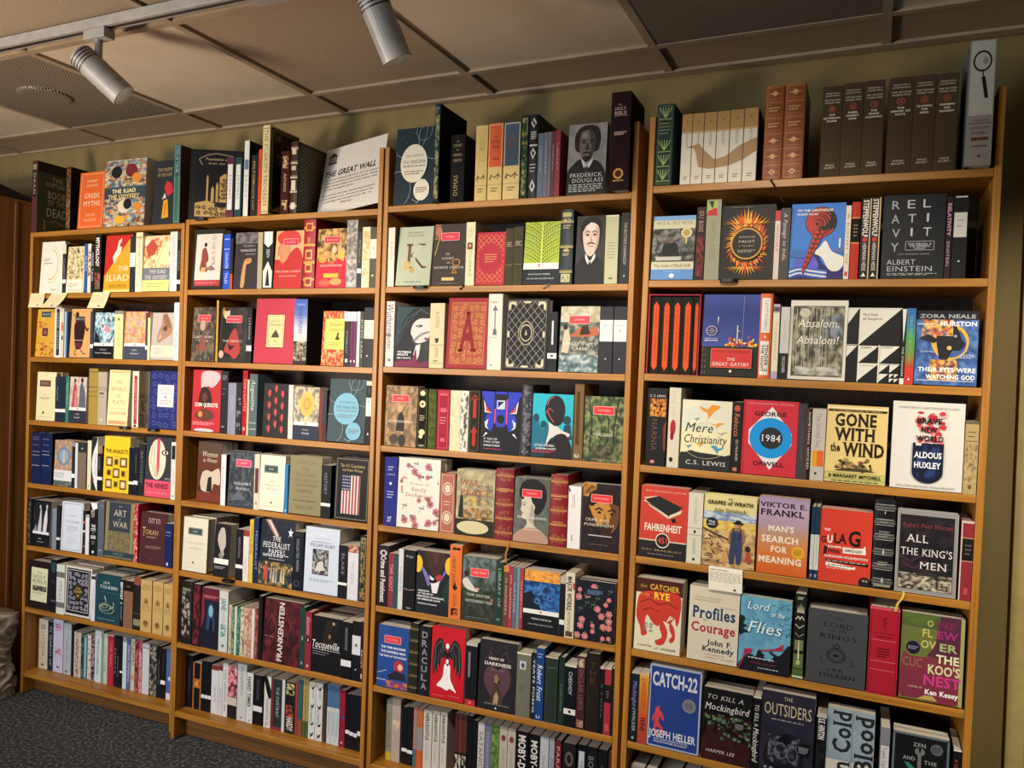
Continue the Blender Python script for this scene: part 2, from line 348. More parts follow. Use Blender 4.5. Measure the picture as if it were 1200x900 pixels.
def DOU():
    r = M(0, 0, 1, 1, 7, 9, 4, '8a8884 94928c 807e7a') + P('2c2a28', .16, .74, .2, .88, .34, .96, .56, .98, .76, .94, .84, .82, .82, .68, .74, .6, .26, .6) + P('6a625c', .3, .76, .34, .88, .5, .91, .64, .88, .7, .76, .68, .62, .6, .5, .5, .46, .38, .5, .3, .62) + P('4a443f', .52, .9, .66, .87, .71, .76, .69, .62, .6, .5, .52, .47, .58, .6, .6, .74)
    r += P('8a8078', .34, .84, .44, .88, .5, .84, .46, .8, .38, .8) + C('1c1a18', .03, .34, .755, .4, .77, .46, .755) + C('1c1a18', .03, .54, .755, .6, .77, .67, .75) + E(.41, .73, .04, .013, '14120f', 10) + E(.6, .73, .04, .013, '14120f', 10) + P('3a3430', .46, .66, .5, .74, .54, .66, .56, .635, .5, .625, .44, .635) + C('2a2422', .035, .4, .58, .47, .59, .54, .585, .6, .575) + P('2c2826', .38, .52, .46, .54, .56, .535, .62, .52, .56, .47, .46, .46)
    r += P('262424', 0, 0, 0, .3, .14, .42, .34, .5, .5, .4, .66, .48, .86, .42, 1, .26, 1, 0) + P('d4d4d0', .36, .5, .44, .46, .5, .4, .58, .46, .66, .49, .62, .42, .54, .36, .46, .36, .4, .42) + P('3a3838', .46, .4, .5, .38, .54, .4, .56, .3, .5, .28, .44, .3)
    return r + T('FREDERICK', .5, .27, .84, .055, 'd0d0cc', 's') + T('DOUGLASS', .55, .195, .8, .055, 'd0d0cc', 's') + L(.06, .94, .03, .15, 4, 'b8b8b4')
def KAF():
    return T('K', .56, .5, .62, .42, '6a4a40', 's') + P('b8bca8', .44, .52, .6, .68, .7, .66, .52, .46, .72, .3, .68, .24, .5, .4) + E(.3, .34, .09, .08, 'c8a868') + E(.46, .26, .06, .05, 'b89a5c') + T('THE GREATEST', .5, .9, .5, .025, '6a6e60', 's') + T('FRANZ KAFKA', .5, .85, .5, .025, '6a6e60', 's') + L(.25, .75, .05, .07, 1, '6a6e60')
def FERN():
    r = []; d = '2c3a16'; lt = 'b8cc4a'
    for s in (-1, 1):
        for k in range(6):
            y = .3 + k * .115; n = 9
            for t in range(n):
                a = (t + .6) / n; x, yy = .5 + s * a * .5, y + a * .17 + .03 * math.sin(a * 3); l = .05 * (1 - .5 * a)
                r += PA(d, x, yy + .012, x + s * .03, yy + l + .01, x + s * .034, yy + .012) + PA(d, x, yy - .008, x + s * .026, yy - l, x + s * .036, yy - .006)
            r += C('dce070', .012, .5, y, .5 + s * .25, y + .105, .5 + s * .5, y + .175)
    return [('g', r)] + C('e0e070', .022, .5, .34, .5, .99) + R(0, 0, 1, .24, '1c2430') + R(0, .24, 1, .34, 'e8e8dc') + E(.45, .3, .03, .025, 'c86a3a')
def POE():
    r = P('1c1819', 0, 0, .03, .26, .2, .38, .4, .42, .62, .42, .82, .38, .97, .28, 1, .12, 1, 0) + P('151213', .14, .74, .16, .86, .28, .95, .5, .985, .72, .97, .86, .88, .88, .74, .82, .6, .72, .54, .28, .54, .18, .62)
    r += P('d8bcb0', .22, .72, .24, .82, .34, .88, .5, .9, .66, .88, .77, .82, .79, .7, .76, .58, .68, .48, .58, .42, .5, .4, .42, .42, .32, .48, .25, .6) + P('e6cec4', .36, .88, .5, .9, .64, .87, .66, .8, .5, .79, .36, .81) + P('c09e92', .66, .84, .77, .8, .78, .68, .74, .56, .64, .46, .68, .6, .7, .72) + P('151213', .2, .8, .24, .88, .36, .93, .5, .92, .42, .88, .3, .84, .25, .78)
    r += C('2c2020', .03, .3, .755, .38, .775, .46, .755) + C('2c2020', .03, .55, .755, .63, .775, .72, .75) + P('b89488', .3, .73, .38, .745, .46, .73, .44, .7, .36, .695, .3, .71) + P('b89488', .56, .73, .64, .745, .72, .73, .7, .7, .62, .695, .56, .71) + E(.39, .718, .045, .013, '201818', 10) + E(.64, .718, .045, .013, '201818', 10)
    r += P('b8968a', .5, .72, .54, .66, .57, .62, .52, .605, .47, .61, .49, .66) + P('231919', .36, .575, .42, .6, .5, .605, .58, .605, .68, .575, .6, .58, .52, .59, .44, .58) + C('8a5a54', .025, .43, .55, .51, .545, .59, .55) + P('c8aa9e', .44, .46, .5, .48, .57, .46, .5, .44)
    return r + P('e4dcd8', .36, .44, .42, .38, .5, .33, .58, .37, .66, .44, .68, .38, .58, .31, .5, .28, .42, .3, .34, .38) + P('1c1819', .45, .34, .5, .31, .56, .34, .53, .27, .47, .27)
def WUT():
    return R(0, .3, 1, 1, '3a3c40') + P('2c4a50', 0, .4, 0, 1, .7, 1, .3, .72) + P('d0ccc8', .42, .62, .6, .78, .95, .82, 1, .7, .98, .5, .85, .42, .62, .4, .5, .5) + P('24262c', 0, .2, .2, .75, .6, 1, 1, 1, 1, .82, .6, .8, .45, .62, .48, .45, .6, .3, .4, .0, 0, 0) + C('4a6a70', .014, .1, .55, .35, .82, .75, .97) + C('4a5a60', .012, .08, .4, .3, .7, .6, .9) + C('56666c', .012, .7, .95, .88, .9, 1, .88) + P('1a1c22', .56, .68, .7, .71, .8, .68, .68, .655) + E(.67, .682, .035, .02, '8a9a98', 8) + P('a03040', .82, .47, .9, .5, .97, .47, .9, .445) + P('8a8480', .55, .46, .75, .56, .98, .6, .98, .57, .75, .52, .58, .42) + P('d8d4d0', .55, .2, .62, .36, .75, .38, .72, .2, .66, .1) + P('7a2448', .0, 0, .1, .1, .5, .12, .62, .3, .7, .08, 1, .1, 1, 0) + T('WUTHERING', .28, .245, .4, .03, 'e8e8e8', 'b') + T('HEIGHTS', .24, .2, .32, .03, 'e8e8e8', 'b') + T('EMILY BRONTE', .28, .145, .4, .024, 'e8e8e8', 'b')
def COR(c):
    r = []
    for x, sx in ((.08, 1), (.92, -1)):
        for y, sy in ((.05, 1), (.95, -1)): r += P(c, x, y, x + sx * .18, y, x + sx * .1, y + sy * .03, x + sx * .05, y + sy * .03, x + sx * .04, y + sy * .08, x, y + sy * .12) + E(x + sx * .14, y + sy * .03, .03, .02, c, 8)
    for y in (.5,): r += E(.09, y, .03, .05, c, 8) + E(.91, y, .03, .05, c, 8)
    return r + E(.5, .05, .1, .016, c, 10) + E(.5, .95, .1, .016, c, 10)
def TTC():
    b = '15161c'
    r = R(.32, .3, .36, 1, '1a2060') + R(.64, .3, .68, 1, '1a2060') + P(b, .36, .86, .64, .86, .64, .96, .36, .96) + P('c8ccd8', .4, .72, .6, .72, .6, .86, .4, .86) + P('1a2060', .42, .74, .58, .84, .42, .84) + R(.34, .46, .37, .72, 'd84a7a') + R(.64, .46, .67, .88, 'd84a7a')
    for s, o in ((1, 0), (-1, 1)):
        X = lambda x: o + s * x
        r += P(b, X(0), .9, X(.1), .82, X(.2), .72, X(.28), .66, X(.14), .62, X(.1), .5, X(.2), .4, X(.3), .3, X(0), .2) + P('e04a4a', X(.1), .8, X(.2), .7, X(.28), .66, X(.12), .68) + P('e8e8ec', X(.06), .86, X(.1), .8, X(.12), .68, X(.28), .65, X(.1), .66) + P('c8ccd8', X(.1), .5, X(.2), .56, X(.16), .44, X(.22), .38, X(.12), .42) + P('dde', X(.02), .2, X(.14), .34, X(.2), .32, X(.04), .16) + P('3a6ac8', X(.16), .26, X(.3), .34, X(.36), .3, X(.2), .22)
    return r + E(.5, .56, .09, .07, b) + P(b, .36, .5, .4, .44, .6, .44, .64, .5, .7, .3, .3, .3) + P(b, 0, 0, 0, .2, .3, .36, .5, .3, .7, .36, 1, .2, 1, 0) + T('A TALE OF', .27, .235, .34, .03, 'e8e8ec') + T('TWO CITIES', .3, .185, .4, .03, 'e8e8ec') + T('CHARLES DICKENS', .3, .13, .42, .022, 'e8e8ec', 'b') + L(.1, .55, .06, .09, 1, 'b03a5a')
def LW():
    d = '2a2226'
    return P('1c6a84', 0, .35, 0, .62, .12, .68, .2, .5, .3, .45, .36, .55, .44, .45, .5, .2, .3, 0, 0, 0) + E(.1, .62, .07, .06, '1c4a5c') + E(.28, .52, .07, .06, '1c4a5c') + E(.86, .6, .1, .07, '1c4a5c') + P('1c4a5c', .74, .3, .8, .52, .95, .54, 1, .3) + P('d8ccc8', .32, .78, .4, .9, .5, .6, .72, .45, .95, .38, .75, .3, .5, .32, .36, .2, .42, .42, .4, .6) + E(.56, .75, .25, .23, d, 24) + E(.6, .62, .17, .12, d) + C('d85a6a', .016, .36, .82, .42, .92, .52, .96) + C('d85a6a', .016, .36, .74, .46, .62, .54, .56) + C('d85a6a', .012, .34, .7, .42, .78, .52, .72) + P(d, .3, .0, .38, .2, .6, .36, .82, .38, .96, .24, 1, 0) + P('1c3c4c', .0, .0, .0, .12, .2, .16, .36, .1, .3, 0) + T('LITTLE WOMEN', .32, .19, .5, .036, 'f0f0f0') + T('LOUISA MAY ALCOTT', .36, .14, .5, .022, 'f0f0f0', 'b') + L(.02, .6, .07, .12, 2, 'b83a4a')
def FDO():
    return E(.04, .78, .13, .14, 'e0b428') + E(.98, .8, .13, .14, 'e0b428') + P('4a2c24', .22, .98, .35, 1, .8, 1, .86, .9, .76, .72, .6, .62, .46, .64, .3, .76) + P('2a1c1c', .26, .98, .3, .8, .46, .64, .36, .76) + P('5a3430', .5, .98, .66, 1, .62, .8, .52, .8) + P('3a2020', .5, .74, .64, .75, .58, .71) + P('7a6ab0', .14, .72, .2, .74, .5, .5, .36, .44) + P('7a6ab0', .84, .72, .9, .7, .7, .5) + P('e0dce0', .4, .62, .56, .56, .74, .62, .64, .34, .5, .34) + P('14161c', .4, .56, .5, .54, .62, .6, .66, .54, .56, .5, .42, .5) + P('b0343c', .56, .6, .72, .66, .8, .6, .66, .52) + P('1c3c2c', .82, .4, .98, .6, 1, .2, .8, .24) + T('NARRATIVE', .24, .355, .34, .026, 'e8e8e8', 'b') + T('OF THE LIFE OF', .3, .31, .46, .026, 'e8e8e8', 'b') + T('FREDERICK DOUGLASS,', .46, .265, .82, .026, 'e8e8e8', 'b') + T('AN AMERICAN SLAVE', .4, .22, .7, .026, 'e8e8e8', 'b') + T('FREDERICK DOUGLASS', .36, .15, .58, .018, 'e8e8e8', 'b')
def PGN():
    rnd = random.Random(8); r = M(0, .8, 1, 1, 9, 4, 4, 'e0903a d8b050 e8a040 c87030') + M(0, .36, 1, .82, 10, 8, 5, '2458a0 1c4488 3a78b8 183870') + P('142030', 0, .36, .0, .6, .2, .66, .34, .56, .5, .36)
    for k in range(9): x, y = rnd.uniform(.35, .95), rnd.uniform(.42, .75); r += O(x, y, .07, .045, .012, '5a90c0')
    return r + R(0, .29, 1, .36, 'e4e4e0') + E(.5, .325, .03, .02, 'c8783a') + R(0, 0, 1, .29, '15161a') + T('FRIEDRICH NIETZSCHE', .52, .21, .56, .028, 'd8d8dc') + T('THUS SPOKE ZARATHUSTRA', .5, .12, .7, .024, 'b0b0b4')
def DRA():
    d = '26262a'; r = []
    for s in (-1, 1):
        X = lambda x: .48 + s * x
        r += P(d, X(.02), .66, X(.12), .78, X(.2), .84, X(.32), .8, X(.4), .66, X(.42), .46, X(.38), .3, X(.34), .42, X(.28), .34, X(.26), .48, X(.2), .42, X(.18), .56, X(.08), .58) + C('6a6e70', .014, X(.06), .66, X(.2), .8, X(.34), .72, X(.38), .4) + C('55585a', .012, X(.14), .74, X(.26), .6, X(.28), .4) + C('55585a', .012, X(.12), .7, X(.2), .56)
    return r + P('f0ecec', .4, .46, .44, .5, .52, .5, .58, .46, .6, .3, .72, .18, .78, .12, .6, .16, .5, .13, .34, .16, .2, .18, .36, .3) + P('1c1a1c', .4, .72, .42, .66, .54, .66, .58, .72, .52, .58, .44, .58) + E(.48, .74, .05, .04, 'f0e8e4', 10) + P('1c1a1c', .42, .56, .5, .6, .56, .52, .5, .46, .44, .5) + E(.49, .53, .045, .035, 'f0e4dc', 10) + L(.1, .45, .035, .05, 1, 'e06a6a') + L(.55, .9, .055, .07, 1, 'e06a6a')
def HOD():
    return C('5a3a44', .02, .2, .62, .3, .82, .5, .72, .7, .86, .82, .66) + C('5a3a44', .016, .14, .72, .26, .78, .34, .94) + C('5a3a44', .016, .86, .74, .74, .8, .68, .96) + P('5c3e48', .14, .46, .22, .6, .36, .64, .5, .58, .64, .64, .8, .6, .86, .46, .76, .28, .5, .12, .24, .28) + E(.48, .44, .09, .08, '2a201c') + P('8a6a50', .42, .5, .5, .52, .55, .46, .5, .38, .42, .4) + P('4a3a30', .34, .1, .4, .26, .46, .34, .58, .32, .66, .2, .66, .1) + P('a88a6a', .42, .1, .44, .22, .5, .28, .56, .2, .54, .1) + T('HEART OF', .46, .74, .4, .034, 'd8d0c8', 'b') + T('DARKNESS', .5, .665, .7, .045, 'd8d0c8', 'b') + T('JOSEPH CONRAD', .5, .585, .34, .016, 'a88a8a') + L(.2, .85, .075, .1, 1, '8a8080') + E(.5, .035, .02, .014, 'eee', 8)
def FAN():
    g = '9aa86c'; r = FR(.1, .02, '5a6a50', .04)
    for y in (.9, .5, .32, .14):
        for k in range(5): r += C(g, .05, .5, y - .07, .5 + (k - 2) * .14, y + .02, .5 + (k - 2) * .17, y + .055)
        r += R(.12, y - .09, .88, y - .08, g)
    return r + L(.2, .8, .62, .78, 4, '8a986c')
def WAV(k):
    up = ((.3, .5), (.7, .53), (1.6, .57), (2., .48), (2.9, .33), (3.8, .37), (4.7, .5), (6., .6)); lo = ((.3, .5), (.7, .52), (1.35, .5), (1.5, .24), (2.5, .2), (4., .23), (5., .3), (6., .42))
    def f(t, x):
        for (a, ya), (b, yb) in zip(t, t[1:]):
            if a <= x <= b: return ya + (yb - ya) * (x - a) / (b - a)
        return .5
    r = R(0, .74, 1, 1, 'b08850') + R(0, .72, 1, .745, 'c8a878') + V('HISTORY', .5, .62, .2, .2, '8a8070') + E(.5, .88, .08, .012, '7a5a30', 8)
    for q in range(5):
        a, b = k + q / 5, k + (q + 1) / 5
        r += P('a8845c', q / 5, f(lo, a), (q + 1) / 5, f(lo, b), (q + 1) / 5, f(up, b), q / 5, f(up, a))
    return r + L(.3, .7, .06, .12, 2, '8a8070') + R(.96, 0, 1, 1, '6a5a48')
def LEA():
    g = 'd0a468'; r = []
    for k in range(6):
        y = k / 6; r += R(.04, y + .155, .96, y + .163, 'b0804c') + FRB(.1, y + .02, .9, y + .145, 'b88a54', .02)
        if k in (0, 1, 2, 5): r += P(g, .3, y + .08, .5, y + .05, .7, y + .08, .5, y + .11) + C(g, .03, .2, y + .08, .8, y + .08)
        else: r += L(.2, .8, y + .05, y + .11, 2, g)
    return r
def CHU(n, *t):
    c = 'f0e6d0'; r = T('WINSTON S', .5, .92, .7, .014, c, 's') + T('CHURCHILL', .5, .893, .74, .014, c, 's') + T('THE SECOND', .5, .845, .8, .016, c, 's') + T('WORLD WAR', .5, .815, .76, .016, c, 's') + E(.5, .745, .17, .036, 'b05040') + E(.5, .745, .125, .027, '50402f') + T(n, .5, .745, .1, .024, 'd06a54', 'b')
    for k, s in enumerate(t): r += T(s, .5, .68 - k * .034, min(.84, .1 * len(s)), .018, c, 'sb')
    return r + T('FOLIO', .5, .125, .42, .018, c, 's') + T('SOCIETY', .5, .095, .54, .018, c, 's')
def SHE():
    d = '2c2c2c'; return R(.06, .4, .96, .99, 'b0ab9e') + O(.5, .83, .36, .085, .07, d) + E(.62, .83, .1, .03, '8a857a') + C(d, .05, .52, .745, .56, .7) + C('1c1c1c', .14, .56, .7, .7, .54) + R(.06, .33, .96, .345, '6a6660') + T('THE COMPLETE', .55, .36, .6, .012, '5a5650') + T('DETECTIVE', .5, .3, .7, .022, '5a4a3c', 's') + T('STORIES', .5, .26, .6, .022, '5a4a3c', 's') + R(.2, .2, .84, .225, '6a3a30') + L(.25, .8, .14, .17, 1, '5a564e') + P(d, .46, .07, .6, .07, .53, .09)
def GOE():
    rnd = random.Random(2); r = []; pal = ('d84a1c', 'e88a2c', 'e0b040', 'c83418', 'a87a30')
    for k in range(64):
        a = k / 64 * 2 * math.pi + rnd.uniform(-.05, .05); top = max(0, math.sin(a)); r0 = .32; r1 = .36 + rnd.uniform(.02, .1) + .1 * top * (math.sin(a) > .8)
        x0, y0, x1, y1 = .5 + r0 * math.cos(a), .47 + r0 * .78 * math.sin(a), .5 + r1 * math.cos(a + .12), .47 + (r1 * .78 + .02) * math.sin(a + .12)
        r += P(rnd.choice(pal), x0 - .02, y0, x1, y1, x0 + .03, y0 + .015, x0 + .01, y0 - .02)
    for k in range(15): a = (k - 7) * .17; r += P(rnd.choice(pal[:3]), .5 + a * .25 - .03, .74, .5 + a * .42, .97 - abs(a) * .18, .5 + a * .25 + .03, .74) + P(rnd.choice(pal[:3]), .5 + a * .2 - .02, .16, .5 + a * .36, .02 + abs(a) * .1, .5 + a * .2 + .02, .16)
    return r + O(.5, .47, .3, .215, .03, 'c8963c') + E(.5, .47, .265, .19, '2a2624', 28) + T('GOETHE', .5, .56, .3, .02, 'c0b49c', 's') + T('FAUST', .5, .5, .3, .03, 'd0c4ac', 's') + T('A TRAGEDY', .5, .44, .3, .018, 'b0a48c', 's') + L(.34, .66, .35, .39, 2, '99907c') + L(.2, .6, .955, .97, 1, '77706a')
def TTL():
    r = P('2c2a70', 0, .12, .3, .2, .5, .34, .62, .2, .8, .14, 1, .3, 1, 0, 0, 0) + P('e4e0d4', .46, .34, .56, .42, .66, .5, .78, .36, 1, .28, 1, .18, .9, .1, .74, .12, .6, .28) + P('5a5ac0', .1, .1, .14, .3, .28, .36, .42, .32, .55, .16, .3, .06)
    for k in range(5): r += P(('3c5cb0', 'd0d4dc')[k % 2], 0, .025 * k, .2, .025 * k + .04, .45, .025 * k + .01, .68, .025 * k - .01, .68, .025 * k + .012, .45, .025 * k + .034, .2, .025 * k + .06, 0, .025 * k + .03)
    r += E(.56, .75, .29, .205, '241618', 28)
    for k in range(7): r += ARC(.56 - .012 * k, .75 - .004 * k, .275 - .036 * k, .195 - .026 * k, 60 - 22 * k, 330 - 8 * k, 'c43c30' if k % 2 == 0 else 'a82c28', .026)
    for k in range(9):
        t = k / 8; x, y, w = .54 - .27 * t, .6 - .49 * t, .105 * (1 - .75 * t)
        r += P('241618', x - w * 1.15, y + .03, x, y + .06, x + w * 1.15, y + .035, x + w * .5, y - .04, x, y - .05, x - w * .6, y - .035) + P('c43c30', x - w, y + .03, x - w * .3, y + .045, x, y - .03, x - w * .5, y - .02, x - w * .8, y, x - w, y + .02) + P('b0342c', x + w * .1, y - .02, x + w * .2, y + .04, x + w, y + .03, x + w * .9, y + .01, x + w * .6, y - .015, x + w * .3, y - .03)
    r += R(.905, .4, .935, .53, 'ece8dc') + R(.895, .53, .945, .545, '5a5a6a') + P('5a6a9a', .82, .36, .9, .4, .98, .41, 1, .38, 1, .34, .9, .34) + P('3c6ab0', 0, .36, .14, .38, .3, .34, .3, .28, .1, .28, 0, .3)
    return r + T('TO THE LIGHTHOUSE', .44, .905, .66, .03, 'f0e8d8', 'b') + T('VIRGINIA WOOLF', .3, .855, .4, .024, 'f0e8d8', 'b')
def REL():
    c = 'b8bcc0'; r = []
    for ch, x, y in (('R', .2, .88), ('E', .45, .885), ('L', .7, .89), ('A', .2, .71), ('T', .47, .715), ('I', .72, .72), ('V', .22, .54), ('I', .47, .55), ('T', .72, .55), ('Y', .21, .37)):
        r += T(ch, x, y, .035 if ch == 'I' else .125, .1, ('a8b4b0', 'c0c0c0', 'c8ccd4')[int(x * 3.6) % 3], '')
    r += FRB(.38, .33, .84, .44, c, .008) + T('THE SPECIAL &', .61, .405, .38, .02, c, 'b') + T('THE GENERAL', .61, .38, .34, .02, c, 'b') + T('THEORY', .61, .353, .2, .018, c, 'b')
    return r + T('100TH ANNIVERSARY EDITION', .52, .285, .5, .014, 'a8acb0') + T('ALBERT', .32, .19, .46, .06, 'b0b4b8') + T('EINSTEIN', .46, .11, .72, .06, 'b0b4b8') + L(.1, .9, .03, .06, 2, '9a9ea2')
def FIT():
    return R(.26, .1, .78, .88, 'd8532c') + PA('d8532c', .26, .88, .78, .88, .52, .935) + PA('d8532c', .26, .1, .78, .1, .52, .045) + V('F SCOTT FITZGERALD', .52, .5, .66, .18, '8a3018')
def GAT():
    rnd = random.Random(4); r = G(0, .36, 1, 1, '3c4c98 34448e 2c3c84 3a4a94') + R(0, 0, 1, .36, '26281f')
    for k in range(5): r += R(.02, .02 + k * .07, .03, .06 + k * .07, '6a6a4a') + R(.07, .02 + k * .07, .08, .06 + k * .07, '6a6a4a')
    for k in range(70):
        x = rnd.uniform(.42, .98); y = .365 + abs(rnd.gauss(0, .05)) * (1.3 - abs(x - .72) * 2.4 if abs(x - .72) < .5 else .1)
        r += E(x, max(.37, y), rnd.uniform(.012, .035), rnd.uniform(.006, .016), rnd.choice(('e8c83c', 'd8602c', 'f0e0a0', 'e09030', 'c84030')), 8)
    r += R(.62, .4, .64, .62, 'd0c8b8') + R(.72, .36, .725, .98, '9aa4d0') + P('d8d4e0', .27, .72, .29, .72, .28, .62) + O(.17, .55, .1, .062, .012, 'c8b8c8') + E(.17, .55, .085, .052, '4a3c70') + T('THE', .17, .575, .05, .012, 'ddd') + T('AUTHORIZED', .17, .55, .14, .012, 'ddd') + T('TEXT', .17, .525, .07, .012, 'ddd') + T('INTRODUCTION BY', .17, .455, .24, .013, 'dde') + T('JESMYN WARD', .17, .43, .24, .016, 'dde', 'b')
    r += R(.18, .1, .9, .335, 'c8322c') + FRB(.18, .1, .9, .335, 'd88a5a', .006) + T('F SCOTT FITZGERALD', .54, .295, .62, .026, '4a1a18') + E(.54, .245, .01, .006, '4a1a18', 8) + T('THE', .54, .205, .14, .036, 'f0e8dc', 's') + T('GREAT GATSBY', .54, .145, .66, .04, 'f0e8dc', 's') + E(.54, .06, .025, .018, 'e8d8b0', 10)
    return r
def ABS():
    rnd = random.Random(3); r = R(.05, .04, .95, .93, '6a6858') + M(.06, .05, .94, .92, 10, 12, 4, '5a584a 7c7a68 96927c 44443a b0ac94 3a3a32') + M(.5, .5, .94, .8, 5, 4, 6, '8a8e9a 6a6e74 55564c')
    for k in range(14): x = .1 + k * .045 + rnd.uniform(-.01, .01); r += C(rnd.choice(('c8c4a8', '3a382e', 'a8a48c')), .012, x, .1, x + rnd.uniform(-.02, .02), .4, x + rnd.uniform(-.03, .03), .9)
    r += E(.26, .84, .1, .06, 'c0bca8') + M(.12, .06, .9, .16, 8, 2, 4, 'c8c8b8 8a8a7c b0b0a0')
    return r + T('Absalom,', .5, .71, .72, .1, 'ece8dc', 'i') + T('Absalom!', .5, .5, .74, .1, 'ece8dc', 'i') + T('WILLIAM FAULKNER', .52, .125, .7, .04, 'e8e4d4', 's')
def SIS():
    b = '1c1c1e'; r = R(0, 0, 1, 1, b); w = 'dedacc'
    tri = lambda x0, y0, x1, y1: PA(w, x0, y0, x0, y1, x1, y1)
    r += tri(.0, .78, .2, .985) + R(.0, .5, .215, .505, w) + tri(.0, .33, .2, .49) + tri(.225, .5, .985, .985) + R(.22, 0, .235, 1, w) + tri(.235, .26, .6, .49) + tri(.63, .26, .99, .49) + R(.6, 0, .625, .5, w) + tri(.235, .02, .6, .245) + R(.22, .245, 1, .255, w) + tri(.63, .135, .8, .24) + tri(.82, .135, .99, .24) + tri(.63, .015, .8, .12) + tri(.82, .07, .9, .12) + tri(.91, .07, .99, .12) + tri(.82, .01, .9, .06) + tri(.91, .01, .99, .06) + R(0, .985, 1, 1, w)
    return r + T('The Myth', .42, .91, .28, .03, '6a6454') + T('of Sisyphus', .46, .855, .36, .03, '6a6454') + T('ALBERT', .37, .465, .2, .02, '6a6454') + T('CAMUS', .75, .47, .2, .02, '6a6454') + L(.26, .52, .22, .232, 1, '8a8474')
def HUR():
    r = M(0, 0, 1, 1, 10, 12, 6, '3c5c98 4c70ac 2c4880 5a80b8 34508c') + P('1c1c26', 0, .88, 1, .88, 1, 1, 0, 1) + E(.56, .58, .3, .24, 'd8a83c', 30) + E(.58, .56, .24, .19, '3c5890') + P('26242c', .34, .78, .5, .86, .66, .78, .74, .62, .8, .55, .72, .47, .6, .46, .54, .36, .42, .32, .36, .5) + M(.1, .66, .6, .88, 7, 5, 8, 'd8a040 c85a30 8a5a70 e0c070 5a3a4a 3c5890') + P('2c2830', .04, .62, .3, .56, .4, .6, .2, .68) + M(.24, .06, .68, .34, 7, 6, 3, 'd09a3c e0c070 a8443c 8a7a4a d8b060 3a3a5a') + E(.64, .66, .03, .02, '8a96b0', 8) + E(.55, .5, .04, .03, 'd8b060', 8) + C('1c2030', .012, .7, .74, .76, .68)
    return r + T('ZORA NEALE', .5, .925, .9, .05, 'a0a4a8', 'b') + T('HURSTON', .68, .825, .58, .06, 'f0f0f0', 'b') + R(.02, .81, .3, .822, 'dde') + T('A NOVEL', .2, .445, .22, .02, 'e0e4ec') + L(.72, .96, .36, .42, 3, 'a8b8d0') + T('THEIR EYES WERE', .52, .205, .92, .055, 'f4f4f4', 'b') + T('WATCHING GOD', .58, .11, .78, .055, 'f4f4f4', 'b') + R(.03, .055, .95, .065, 'c8d0dc')
def bird(c, x, y, w, h, f=1): return P(c, x - f * w * .5, y + h * .35, x - f * w * .1, y + h * .2, x + f * w * .1, y + h * .5, x + f * w * .5, y + h * .4, x + f * w * .25, y + h * .05, x + f * w * .1, y - h * .2, x - f * w * .05, y - h * .5, x - f * w * .12, y - h * .1, x - f * w * .3, y)
def MER():
    o = 'd8902c'; r = M(0, .55, 1, 1, 8, 6, 4, 'dcd8c0 d0d2c4 e0dab4 d4d4c4') + R(0, .2, 1, .56, 'e2dab0') + P('2e2e30', 0, 0, 0, .22, .1, .24, .2, .27, .35, .25, .55, .24, .75, .23, .9, .22, 1, .23, 1, 0)
    r += bird(o, .56, .84, .42, .2) + bird('d09a4a', .72, .65, .28, .08) + bird('b0a890', .82, .53, .2, .06) + bird('c8a04a', .4, .36, .2, .08) + bird('4a90a8', .74, .3, .26, .12, -1) + bird('6a8a8a', .3, .72, .12, .05) + bird('5a8a98', .16, .32, .14, .06)
    r += O(.5, .42, .5, .26, .008, 'd8c890')
    return r + T('Mere', .36, .605, .56, .13, '3c382e', 'i') + T('Christianity', .5, .44, .86, .12, '3c382e', 'i') + T('C.S. LEWIS', .52, .1, .8, .06, 'd8d4c8', 's')
def N84():
    w = 'e4e2e0'; return PA(w, .53, .92, .9, .57, .9, .42, .53, .08, .12, .42, .12, .6) + E(.52, .5, .385, .27, '1c90d8', 40) + E(.53, .5, .21, .145, '343436', 30) + T('1984', .53, .5, .34, .088, 'f0eeec', 's') + T('GEORGE', .5, .82, .58, .055, '2c2426') + T('ORWELL', .5, .155, .56, .055, '2c2426', 'b') + PA(w, .53, .92, .62, .84, .44, .84) + T('GEORGE', .5, .82, .58, .055, '33292c', 'b') + T('75TH ANNIVERSARY EDITION', .5, .955, .82, .018, 'e8b0a8') + R(0, 0, .035, 1, 'b02434')
def GWW():
    b = '33200f'; r = R(0, 0, 1, .97, 'dcc27c') + R(0, .955, 1, .975, 'e8d8b0') + R(.02, .915, .98, .945, '3a2a14') + T('A CELEBRATION 75 YEARS', .5, .93, .8, .014, 'd8bc74')
    r += T('GONE', .48, .81, .68, .15, b, 'sx') + T('WITH', .47, .625, .68, .15, b, 'sx') + T('the', .16, .45, .16, .1, b, 'sx') + T('WIND', .62, .432, .68, .16, b, 'sx') + R(0, 0, 1, .13, 'c0b870') + R(0, .125, 1, .13, '6a6a34') + R(0, .045, 1, .05, '6a6a34')
    rnd = random.Random(6)
    for k in range(34): x = rnd.uniform(.2, .8); y = .16 + rnd.uniform(0, .13) * (1.2 - abs(abs(x - .5) - .2) * 3); r += E(x, max(.16, y), rnd.uniform(.02, .05), rnd.uniform(.012, .03), rnd.choice(('5a5230', '7a6a3a', '3a3420', 'a08a50', '8a4a34')), 7)
    r += P('4a4228', .16, .15, .84, .16, .7, .19, .3, .19)
    return r + T('& MARGARET MITCHELL', .5, .088, .86, .04, '2c3414', 'sb') + L(.12, .9, .018, .034, 1, '5a5a30')
